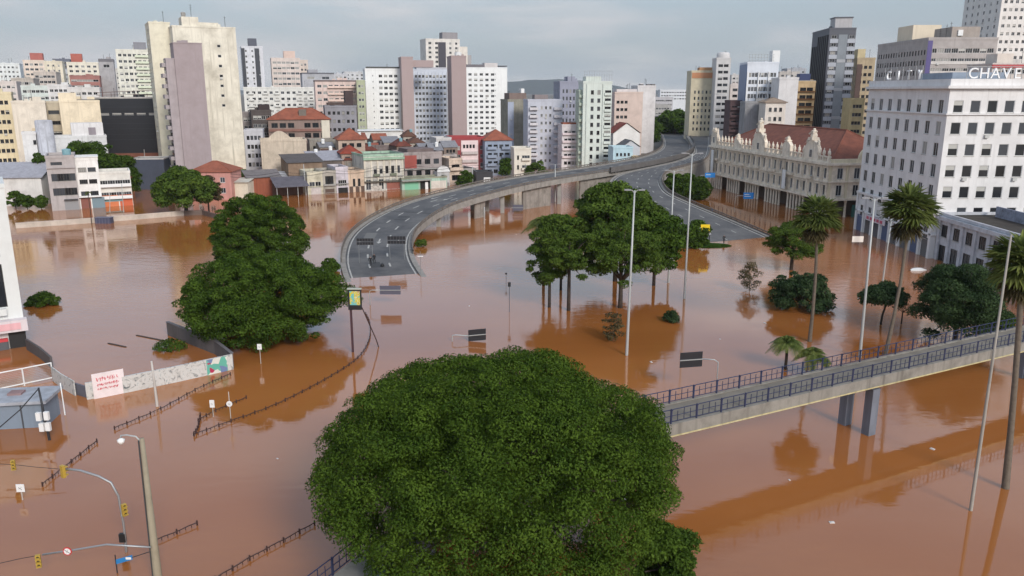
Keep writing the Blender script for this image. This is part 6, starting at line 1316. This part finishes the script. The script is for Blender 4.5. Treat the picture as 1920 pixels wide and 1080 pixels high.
z1 = D(955, 530, bb.y).z; mb = MB(); mb.tube([(0, 0, -1.5), (0, 0, z1)], .035, 6); mb.build('post', STEEL_D, root); mb = MB(); mb.box(-.2, -.12, z1 - .55, .2, .12, z1 + .05); mb.build('box', BLACK, root)
bb = G(949, 532); root = thing('small_signal', 'tiny round marker on thin rod beside the black signal box', 'traffic light', (bb.x, bb.y, 0)); z1 = D(949, 513, bb.y).z; mb = MB(); mb.tube([(0, 0, -1.5), (0, 0, z1)], .03, 6); mb.build('post', STEEL_D, root); mb = MB(); mb.lathe([(0, z1 - .15), (.15, z1 - .1), (.15, z1 + .1), (0, z1 + .15)], 0, 0, 10); mb.build('marker', BLACK, root)
bb = G(789, 515); root = thing('small_signal', 'thin post with white cross arm right of the flooded ramp', 'lamp post', (bb.x, bb.y, 0)); z1 = D(787, 472, bb.y).z; mb = MB(); mb.tube([(0, 0, -1.5), (0, 0, z1)], .05, 6); mb.build('post', STEEL, root); mb = MB(); mb.bar((-.45, 0, z1 * .8), (.45, 0, z1 * .8), .12); mb.build('cross_arm', WHITE, root)
# lattice backs of signs over the ramp
for i, (x0, x1, y0, y1, by, lab) in enumerate(((669, 700, 447, 459, 492, 'dark lattice sign back over the ramp, left one'), (727, 760, 443, 457, 486, 'dark lattice sign back over the ramp, right one'))):
    b = G((x0 + x1) / 2, by, .6); root = thing('lattice_board', lab, 'road sign', (b.x, b.y, 0)); A_ = D(x0, y1, b.y) - Vector((b.x, b.y, 0)); C_ = D(x1, y0, b.y) - Vector((b.x, b.y, 0)); h_ = C_.z - A_.z
    for k, (z0, zz) in enumerate(((0, .42), (.52, 1.0))):
        mb = MB(); mb.box(A_.x, -.04, A_.z + h_ * z0, C_.x, .04, A_.z + h_ * zz); mb.build('plate', SB, root)
    for k in range(7):
        x = A_.x + (C_.x - A_.x) * k / 6; mb = MB(); mb.bar((x, -.08, A_.z), (x, -.08, C_.z), .07); mb.build('rib', plain('rib_grey', (.09, .085, .09)), root)
    mb = MB()
    for x in (A_.x + .3, C_.x - .3): mb.tube([(x, .1, -.3), (x, .1, A_.z + .2)], .06, 6)
    mb.build('leg', STEEL, root)['kind'] = 'stuff'
# billboard clock
b = G(655, 660); root = thing('digital_billboard', 'lit black framed advertising panel on a dark post by left tree', 'billboard', (b.x, b.y, 0))
T = lambda x, y: D(x, y, b.y) - b
mb = MB(); q = T(656, 545); mb.box(q.x - .12, -.12, -1.5, q.x + .12, .12, q.z); mb.build('post', plain('post_maroon', (.06, .025, .03), .6), root)
a0, a1 = T(654, 580), T(677, 542); mb = MB(); mb.box(a0.x, -.25, a0.z, a1.x, .1, a1.z); fr_ = mb.build('casing', BLACK, root)
mb = MB(); mb.box(a0.x - .05, -.3, a1.z, a1.x + .05, .15, a1.z + .12); mb.build('cap', plain('cap_pale', (.4, .42, .36)), root)
m, t, bs_ = base_mat('screen_picture'); bs_.inputs['Base Color'].default_value = (.02, .02, .02, 1); n = t.nodes
nz = n.new('ShaderNodeTexNoise'); nz.inputs['Scale'].default_value = 2.3; nz.inputs['Detail'].default_value = 2; cr = n.new('ShaderNodeValToRGB'); cr.color_ramp.interpolation = 'CONSTANT'; e = cr.color_ramp.elements
e[0].position = 0; e[0].color = (*S(120, 205, 200), 1); e[1].position = .43; e[1].color = (*S(235, 215, 30), 1); k = e.new(.54); k.color = (*S(235, 225, 190), 1); k = e.new(.60); k.color = (*S(200, 120, 40), 1); k = e.new(.64); k.color = (*S(236, 220, 50), 1)
g = n.new('ShaderNodeNewGeometry'); t.links.new(g.outputs['Position'], nz.inputs['Vector']); t.links.new(nz.outputs['Fac'], cr.inputs[0]); t.links.new(cr.outputs[0], bs_.inputs['Emission Color']); bs_.inputs['Emission Strength'].default_value = .75
s0, s1 = T(657, 571), T(675, 545); mb = MB(); mb.quad((s0.x, -.255, s0.z), (s1.x, -.255, s0.z), (s1.x, -.255, s1.z), (s0.x, -.255, s1.z)); mb.build('screen', m, fr_)
mb = MB(); mb.tube([(a1.x, .05, a0.z + .2), (a1.x + 1.2, 1.5, 1.2), (a1.x + 1.5, 2.2, -.5)], .07, 6); mb.build('brace', RUST, root)
# ------------------------------------------------------------------ walls, left edge building, shelter
def poly_wall(name, label, pix, h, th, mat, cat='wall', ytop=None, cap=None):
    pts = [G(*q) for q in pix]; o = pts[0].copy(); root = thing(name, label, cat, tuple(o)); nn = normals(pts); prev = None
    for i in range(len(pts) - 1):
        a, c = pts[i] - o, pts[i + 1] - o; d = (c - a).normalized(); n_ = Vector((d.y, -d.x, 0)) * th / 2; mb = MB()
        P = [a - n_, c - n_, c + n_, a + n_]; lo_ = [(p.x, p.y, -1.5) for p in P]; hi_ = [(p.x, p.y, h) for p in P]
        mb.quad(*hi_); [mb.quad(lo_[k], lo_[(k + 1) % 4], hi_[(k + 1) % 4], hi_[k]) for k in range(4)]; mb.build('wall_panel', mat, root)
        if cap:
            mb = MB(); mb.bar(a + Vector((0, 0, h + .05)), c + Vector((0, 0, h + .05)), th + .12, .1); mb.build('coping', cap, root)
    return root
def graffiti_mat():
    m, t, b = base_mat('graffiti'); n = t.nodes; l = t.links.new; g = n.new('ShaderNodeNewGeometry')
    v = n.new('ShaderNodeTexNoise'); v.inputs['Scale'].default_value = 1.1; v.inputs['Detail'].default_value = 5; v.inputs['Distortion'].default_value = 2.5; l(g.outputs['Position'], v.inputs['Vector'])
    cr = n.new('ShaderNodeValToRGB'); e = cr.color_ramp.elements; e[0].position = .30; e[0].color = (.10, .12, .13, 1); e[1].position = .44; e[1].color = (.52, .50, .47, 1); k = e.new(.6); k.color = (.56, .55, .53, 1); k = e.new(.70); k.color = (.30, .34, .33, 1)
    l(v.outputs['Fac'], cr.inputs[0]); l(cr.outputs[0], b.inputs['Base Color']); b.inputs['Roughness'].default_value = .85
    return m
GRAF = graffiti_mat(); DUSK = weathered((.16, .15, .16), .6)
gw = poly_wall('graffiti_wall', 'long white wall with graffiti and painted red lettering in water', [(163, 749), (240, 735), (340, 714), (437, 692)], 1.75, .25, GRAF)
# white lettered panel and mural at its ends
a, c = G(176, 747), G(235, 735); o = G(163, 749); d = (c - a).normalized(); n_ = Vector((d.y, -d.x, 0)) * .2
mb = MB(); 
for k in (n_, n_ * 1.3): mb.quad(*[(p + k - o + Vector((0, 0, z))) for p, z in ((a, -.5), (c, -.5), (c, 2.6), (a, 2.6))])
wp = mb.build('lettered_panel', weathered(S(226, 214, 214), .5, streak=False, scale=1.2, dark=.7), gw)
RL = plain('lettering_red', S(206, 86, 100), .8)
rl = random.Random(3); mb = MB(); Wp = (c - a).length            # illegible red brush lettering
for rowz, n0, hh in ((1.95, 9, .42), (1.4, 12, .3), (.95, 10, .26)):
    for k in range(n0):
        f = .16 + .68 * k / n0; q = a + n_ * 1.45 - o + d * (Wp * f) + Vector((0, 0, rowz))
        for s in range(3): mb.bar(q + d * rl.uniform(-.12, .12) + Vector((0, 0, rl.uniform(-.5, .1) * hh)), q + d * rl.uniform(-.1, .16) + Vector((0, 0, rl.uniform(.1, .6) * hh)), .05, .012)
mb.build('red_lettering', RL, wp)['kind'] = 'stuff'
a, c = G(388, 703), G(436, 692); d = (c - a).normalized(); n_ = Vector((d.y, -d.x, 0)) * .16
m, t, bs_ = base_mat('mural_paint'); n = t.nodes; g = n.new('ShaderNodeNewGeometry'); v = n.new('ShaderNodeTexVoronoi'); v.inputs['Scale'].default_value = 1.5; t.links.new(g.outputs['Position'], v.inputs['Vector']); cr = n.new('ShaderNodeValToRGB'); e = cr.color_ramp.elements; cr.color_ramp.interpolation = 'CONSTANT'
e[0].position = 0; e[0].color = (*S(96, 168, 150), 1); e[1].position = .35; e[1].color = (*S(208, 206, 196), 1)
for p_, c_ in ((.55, S(106, 124, 160)), (.68, S(168, 44, 80)), (.78, S(214, 214, 204)), (.88, S(110, 170, 156))): k = e.new(p_); k.color = (*c_, 1)
sx = n.new('ShaderNodeSeparateColor'); t.links.new(v.outputs['Color'], sx.inputs[0]); t.links.new(sx.outputs[0], cr.inputs[0]); t.links.new(cr.outputs[0], bs_.inputs['Base Color'])
mb = MB(); mb.quad(*[(p + n_ - o + Vector((0, 0, z))) for p, z in ((a, -.3), (c, -.3), (c, 1.72), (a, 1.72))]); mb.build('mural', m, gw)
poly_wall('yard_wall', 'dark plaster wall running back from the graffiti corner', [(437, 690), (405, 664), (345, 640), (316, 628)], 1.7, .25, weathered((.12, .11, .11), .7), cap=DUSK)
poly_wall('yard_wall', 'short dark wall joining graffiti wall to white fence', [(163, 745), (140, 738), (118, 722)], 1.2, .2, weathered((.14, .14, .17), .6))
poly_wall('boundary_wall', 'long low pale wall across the water before balcony houses', [(30, 428), (120, 422), (250, 412), (345, 404)], 1.1, .3, weathered(S(196, 184, 172), .8, dark=.5), cap=weathered(S(208, 198, 188), .4))
poly_wall('boundary_wall', 'dark low wall bending right of the round lot tree', [(345, 404), (380, 403), (420, 414)], 1.2, .3, weathered(S(110, 96, 90), .8, dark=.5))
p = G(200, 417); ct = thing('dumpster', 'dark blue container standing against the low pale wall', 'container', (p.x, p.y - 1.0, 0), .02); mb = MB(); mb.box(-1.8, -.8, -.8, 1.8, .8, 1.3); mb.build('body', plain('container_blue', S(72, 74, 96), .6), ct); mb = MB(); mb.box(-1.9, -.9, 1.3, 1.9, .9, 1.42); mb.build('lid', plain('container_rim', S(98, 98, 116), .6), ct)
for k in range(5): mb = MB(); mb.box(-1.5 + .7 * k, -.88, -.8, -1.4 + .7 * k, -.8, 1.25); mb.build('rib', plain('container_rim', S(98, 98, 116), .6), ct)
# concrete post in front of graffiti wall
mast('post', 'leaning pale concrete post in front of graffiti wall', (295, 762), (284, 677), .13, .09, 0, weathered((.5, .46, .42), .5), cat='post')
for i, (x, y0, y1, lab) in enumerate(((484 - 0, 0, 0, ''),)): pass
# left edge building
EW = weathered(S(214, 216, 214), .4, dark=.7); pc = G(52, 648); er = math.radians(33)
zt = D(24, 352, pc.y).z
B = make('corner_building', 'white building with dark openings cut by the left edge', (pc.x - 16 * math.cos(er), pc.y - 16 * math.sin(er)), er, 16, 9, zt, EW, par=.5, front=[wins(1, 1, 5.0, 5.2, 5, zt - 10.3, xs=[12.1], n=2, fm=FRAME_D, sill=False, glass=(3, 0, 0, 5, 0)), wins(1, 1, 5.0, 3.2, 5, zt - 14.4, xs=[12.1], n=2, fm=FRAME_D, sill=False, glass=(3, 0, 0, 5, 0))])
part_box(B, 'sign_fascia', -1, -1.2, 2.2, 16.3, -.02, 3.6, weathered(S(214, 204, 206), .4)); part_box(B, 'pink_panel', 6, -1.28, 2.5, 15.6, -1.21, 3.3, weathered(S(226, 176, 180), .4)); part_box(B, 'window_sill', 8, -.6, 4.2, 14.4, -.02, 5.0, EW)
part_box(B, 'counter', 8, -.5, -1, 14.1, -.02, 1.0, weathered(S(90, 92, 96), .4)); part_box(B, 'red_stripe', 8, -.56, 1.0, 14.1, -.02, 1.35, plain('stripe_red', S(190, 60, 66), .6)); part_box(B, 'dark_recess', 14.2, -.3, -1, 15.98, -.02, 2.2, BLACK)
poly_wall('yard_wall', 'dark low wall from corner building to the white fence', [(52, 655), (78, 672), (98, 690)], 1.3, .25, weathered((.10, .09, .09), .6))
# white pipe fence
f0, f1 = G(-10, 735), G(100, 712); ff = thing('pipe_fence', 'white pipe fence with wire mesh at left edge', 'fence', tuple(f0)); d = f1 - f0
zt = 1.9
for z in (.25, zt): mb = MB(); mb.tube([Vector((0, 0, z)), d + Vector((0, 0, z))], .07, 6); mb.build('rail', WHITE, ff)
for f in (0, .5, 1): mb = MB(); mb.tube([d * f + Vector((0, 0, -1)), d * f + Vector((0, 0, zt + .05))], .07, 6); mb.build('post', WHITE, ff)
mb = MB()
for i in range(60): mb.bar(d * (i / 60) + Vector((0, 0, .25)), d * (i / 60) + Vector((0, 0, zt)), .012)
for k in range(1, 9): mb.bar(Vector((0, 0, .25 + k * .18)), d + Vector((0, 0, .25 + k * .18)), .012)
mb.build('wire_mesh', plain('wire_grey', (.35, .36, .38), .5), ff)['kind'] = 'stuff'
poly_wall('graffiti_fence', 'short white graffiti sheet fence slanting from pipe fence', [(100, 714), (118, 728), (142, 742)], 1.6, .12, graffiti_mat(), cat='fence')
# grey shelter
p = G(60, 806); sh = thing('bus_shelter', 'grey box kiosk with flat concrete roof at left edge', 'kiosk', (p.x - 3.6, p.y, 0), .14)
SHM = weathered(S(126, 138, 152), .5, dark=.7); mb = MB(); mb.box(-3, 0, -1.5, 4.6, 3.2, 2.4); mb.build('body', SHM, sh); mb = MB(); mb.box(-3.4, -.4, 2.4, 5.0, 3.6, 2.7); mb.build('roof', weathered(S(164, 168, 176), .8, dark=.5, streak=False, scale=1.2), sh)
for x in (.4, 2.6, 4.4): mb = MB(); mb.box(x, -.05, -1.5, x + .12, -.002, 2.35); mb.build('panel_joint', plain('joint_dark', (.06, .065, .075)), sh)
mb = MB(); mb.box(1.0, 1.4, 2.7, 2.2, 2.4, 2.9); mb.build('roof_debris', weathered((.3, .2, .2), .6), sh)
mast('post', 'white thin leaning post right of the grey kiosk', (122, 778), (113, 718), .06, .05, 0, WHITE, cat='post')
r_, lx_, h_ = mast('utility_pole', 'dark leaning pole with two white boxes in front of grey kiosk', (93, 825), (72, 727), .11, .08, 0, STEEL_D, cat='utility pole')
for (dx, dz) in ((-.35, .25), (.35, .32), (-.2, -.75), (.35, -.7)):
    mb = MB(); c = Vector((lx_ * .45, -.18, h_ * .42)); mb.box(c.x + dx - .2, -.4, c.z + dz - .35, c.x + dx + .2, -.12, c.z + dz + .4); mb.build('meter_box', WHITE, r_)
rp = G(93, 825); cb = thing('guy_cable', 'black guy cable slanting from dark pole to left edge', 'cable', tuple(rp)); mb = MB(); mb.tube([D(72, 729, rp.y) - rp, D(38, 768, rp.y - 2) - rp, D(-6, 806, rp.y - 4) - rp], .05, 5); mb.build('cable', BLACK, cb)
# floating planks and small things
for i, (x0, y0, x1, y1, lab) in enumerate(((203, 644, 236, 651, 'thin dark plank floating in left lot, nearer the fence'), (256, 629, 306, 639, 'long thin plank floating in left lot beside yard wall'))):
    a, c = G(x0, y0), G(x1, y1); pk = link('floating_plank', None, None, tuple(a)); tag(pk, lab, 'plank'); mb = MB(); mb.bar((0, 0, .03), c - a + Vector((0, 0, .03)), .22, .1); mb.build('board', weathered((.07, .055, .05), .5), pk)
p = G(1722, 507); cr_ = thing('capsized_boat', 'small white upturned skiff in water before the hotel', 'boat', (p.x, p.y, 0), .1)
mb = MB(); N = 8
rows = [[(-1.5 + 3 * i / N, .55 * math.sin(math.pi * (.12 + .82 * i / N)) * math.cos(a), .5 * math.sin(math.pi * (.15 + .8 * i / N)) * math.sin(a)) for a in np.linspace(0, math.pi, 7)] for i in range(N + 1)]
for i in range(N):
    for j in range(6): mb.quad(rows[i][j], rows[i + 1][j], rows[i + 1][j + 1], rows[i][j + 1])
mb.build('hull', WHITE, cr_, True); mb = MB(); mb.bar((-1.4, 0, .45), (1.4, 0, .52), .06, .05); mb.build('keel', FRAME_G, cr_)
# sheds at the water edge by the street row
def shed(label, px0, px1, ybase, yeave, dep, rise, wmat, rmat, open_=False, rot=RROT):
    a, c = G(px0, ybase), G(px1, ybase); b0 = a; ang = math.radians(rot); L_ = (c.x - a.x) / math.cos(ang); z = D(px0, yeave, a.y).z; root = thing('shed', label, 'shed', (a.x, a.y, 0), ang)
    if not open_:
        mb = MB(); mb.box(0, 0, -1.5, L_, dep, z - .05); mb.build('wall', wmat, root)
    else:
        for i in range(4): mb = MB(); mb.box(L_ * i / 3.001 - .1 * (i == 3), .1, -1.5, L_ * i / 3.001 + .14 - .1 * (i == 3), .24, z); mb.build('post', GP, root)
        mb = MB(); mb.box(0, dep - .3, -1.5, L_, dep, z + rise * .9); mb.build('wall', wmat, root)
    mb = MB(); mb.box(-.4, -.5, 0, L_ + .4, dep + .4, .12, T=lambda q: (q[0], q[1], z + q[2] + rise * (q[1] + .5) / dep)); mb.build('roof', rmat, root)
    return root
shed('open sided shed with dark tin roof left of yellow row house', 520, 572, 372, 352, 7, 2.0, weathered((.14, .08, .06), .6), weathered((.13, .12, .14), .7), True)
shed('brown shed with bright tin roof behind the open sided one', 498, 556, 362, 338, 6, 1.6, weathered((.06, .07, .08), .6), weathered((.42, .43, .46), .5))
shed('rust brown brick shed with graffiti beside the white lorry box', 466, 520, 368, 334, 7, 1.4, weathered(S(146, 86, 66), .7), weathered((.2, .18, .18), .7))
shed('whitish plank shed at the pink house', 428, 466, 372, 342, 6, .6, weathered(S(214, 206, 188), .8, dark=.6), weathered(S(200, 196, 184), .5), rot=0)
B = bld('pink_house', 'pink house with orange tiled hip roof behind the round lot tree', 356, 432, 322, 228, 2, 10, S(206, 136, 122), roof='hip', rcol=ORANGE_T, rh=2.6, front=wins(3, 2, 1.4, 1.5, 3, 1.6, fm=FRAME_W), dirt=.5)
B = bld('shed_block', 'long dark blue canopy building under the black hall', 246, 306, 297, 252, 8, 8, S(70, 78, 96), par=.4, parcol=S(190, 188, 186), dirt=.5)
# ------------------------------------------------------------------ people
def person(label, X, Y, Z, shirt, trousers, face=0.0, h=1.72, stride=.12, armout=.1):
    root = thing('person', label, 'person', (X, Y, Z), face); s = h / 1.72
    me = bpy.data.meshes.new('body')
    V = [(0, 0, .95), (0, 0, 1.2), (0, 0, 1.42), (0, -.01, 1.52), (0, -.02, 1.64), (.09, 0, .9), (.1, stride, .5), (.1, -stride * .2 + stride, .06), (.1, stride - .14, .03), (-.09, 0, .9), (-.1, -stride, .5), (-.1, -stride, .06), (-.1, -stride - .14, .03), (.19, 0, 1.4), (.24 + armout, .02, 1.14), (.25 + armout, -.1, .9), (-.19, 0, 1.4), (-.24 - armout, .02, 1.14), (-.25 - armout, -.08, .9)]
    E_ = [(0, 1), (1, 2), (2, 3), (3, 4), (0, 5), (5, 6), (6, 7), (7, 8), (0, 9), (9, 10), (10, 11), (11, 12), (2, 13), (13, 14), (14, 15), (2, 16), (16, 17), (17, 18)]
    R_ = [.15, .14, .16, .06, .1, .1, .07, .05, .04, .1, .07, .05, .04, .07, .05, .035, .07, .05, .035]
    me.from_pydata([tuple(c * s for c in v) for v in V], E_, []); o = link('body', me, root); mod = o.modifiers.new('skin', 'SKIN')
    for i, r_ in enumerate(R_): me.skin_vertices[0].data[i].radius = (r_ * s, r_ * s)
    me.skin_vertices[0].data[0].use_root = True
    o.modifiers.new('sub', 'SUBSURF').levels = 1
    m, t, b = base_mat('clothes'); n = t.nodes; tcn = n.new('ShaderNodeTexCoord'); sp = n.new('ShaderNodeSeparateXYZ'); t.links.new(tcn.outputs['Object'], sp.inputs[0]); cr = n.new('ShaderNodeValToRGB'); cr.color_ramp.interpolation = 'CONSTANT'; e = cr.color_ramp.elements
    mr = n.new('ShaderNodeMath'); mr.operation = 'DIVIDE'; mr.inputs[1].default_value = h; t.links.new(sp.outputs['Z'], mr.inputs[0]); t.links.new(mr.outputs[0], cr.inputs[0])
    e[0].color = (.02, .02, .02, 1); e[1].position = .05; e[1].color = (*trousers, 1); k = e.new(.56); k.color = (*shirt, 1); k = e.new(.855); k.color = (.28, .16, .11, 1); k = e.new(.955); k.color = (.02, .015, .012, 1)
    t.links.new(cr.outputs[0], b.inputs['Base Color']); b.inputs['Roughness'].default_value = .85; me.materials.append(m)
    return root
p = G(1357, 456, .05); person('person in dark clothes standing at water edge of slip road', p.x, p.y, .02, (.02, .02, .025), (.02, .02, .025))
p = G(1330, 449, .4); person('person in dark trousers and pale top near the yellow sign', p.x, p.y, .35, (.35, .36, .4), (.02, .02, .03), .6)
p = G(1160, 350, 5.4); person('person in dark clothes walking on upper bend of slip road', p.x, p.y, 5.45, (.03, .03, .03), (.02, .02, .025), .3)
p = G(695, 498, .5); person('person in black on flooded ramp, left one of the pair', p.x, p.y, .45, (.012, .012, .014), (.012, .012, .014), .2)
p = G(702, 493, .55); person('person in black on flooded ramp, right one of the pair', p.x, p.y, .5, (.012, .012, .014), (.012, .012, .014), -.4)
p = G(717, 500, .3); bg_ = thing('bag', 'small black bag lying on flooded ramp beside the people', 'bag', (p.x, p.y, .35)); mb = MB(); mb.lathe([(0, 0), (.32, .02), (.36, .2), (.26, .42), (.1, .5), (0, .5)], 0, 0, 9); mb.build('sack', BLACK, bg_, True); mb = MB(); mb.tube([(-.15, 0, .45), (-.1, 0, .62), (.1, 0, .62), (.15, 0, .45)], .03, 5); mb.build('handle', BLACK, bg_)

# floating scraps
rs = random.Random(5); mb = MB(); mb.box(-.28, -.16, -.06, .25, .18, .07); mb.box(-.1, -.1, .071, .2, .1, .12); scr = mb.mesh('scrap', plain('scrap_white', (.6, .57, .54), .6))
for (x, y) in ((1221, 679), (1434, 606), (1748, 842), (1300, 465), (910, 412), (968, 440), (1386, 468), (880, 574), (264, 700), (1610, 560), (1350, 636), (520, 860), (1480, 900), (1560, 980)):
    o = link('floating_scrap', scr, None, tuple(G(x, y)), rs.uniform(0, 3)); o.scale = (rs.uniform(.35, .75),) * 3; tag(o, 'small pale scrap of rubbish floating on the brown water', 'rubbish', 'floating scraps')
# thin air between here and the hills
mb = MB(); mb.box(-6500, -200, -8, 6500, 11500, 900)
hz = mb.build('haze', []); tag(hz, kind='stuff'); hm = bpy.data.materials.new('haze_air'); hm.use_nodes = True; hn = hm.node_tree; hn.nodes.clear()
pv = hn.nodes.new('ShaderNodeVolumePrincipled'); pv.inputs['Color'].default_value = (.86, .91, 1.0, 1); pv.inputs['Density'].default_value = .000055; ho = hn.nodes.new('ShaderNodeOutputMaterial'); hn.links.new(pv.outputs[0], ho.inputs['Volume']); hz.data.materials.clear(); hz.data.materials.append(hm)
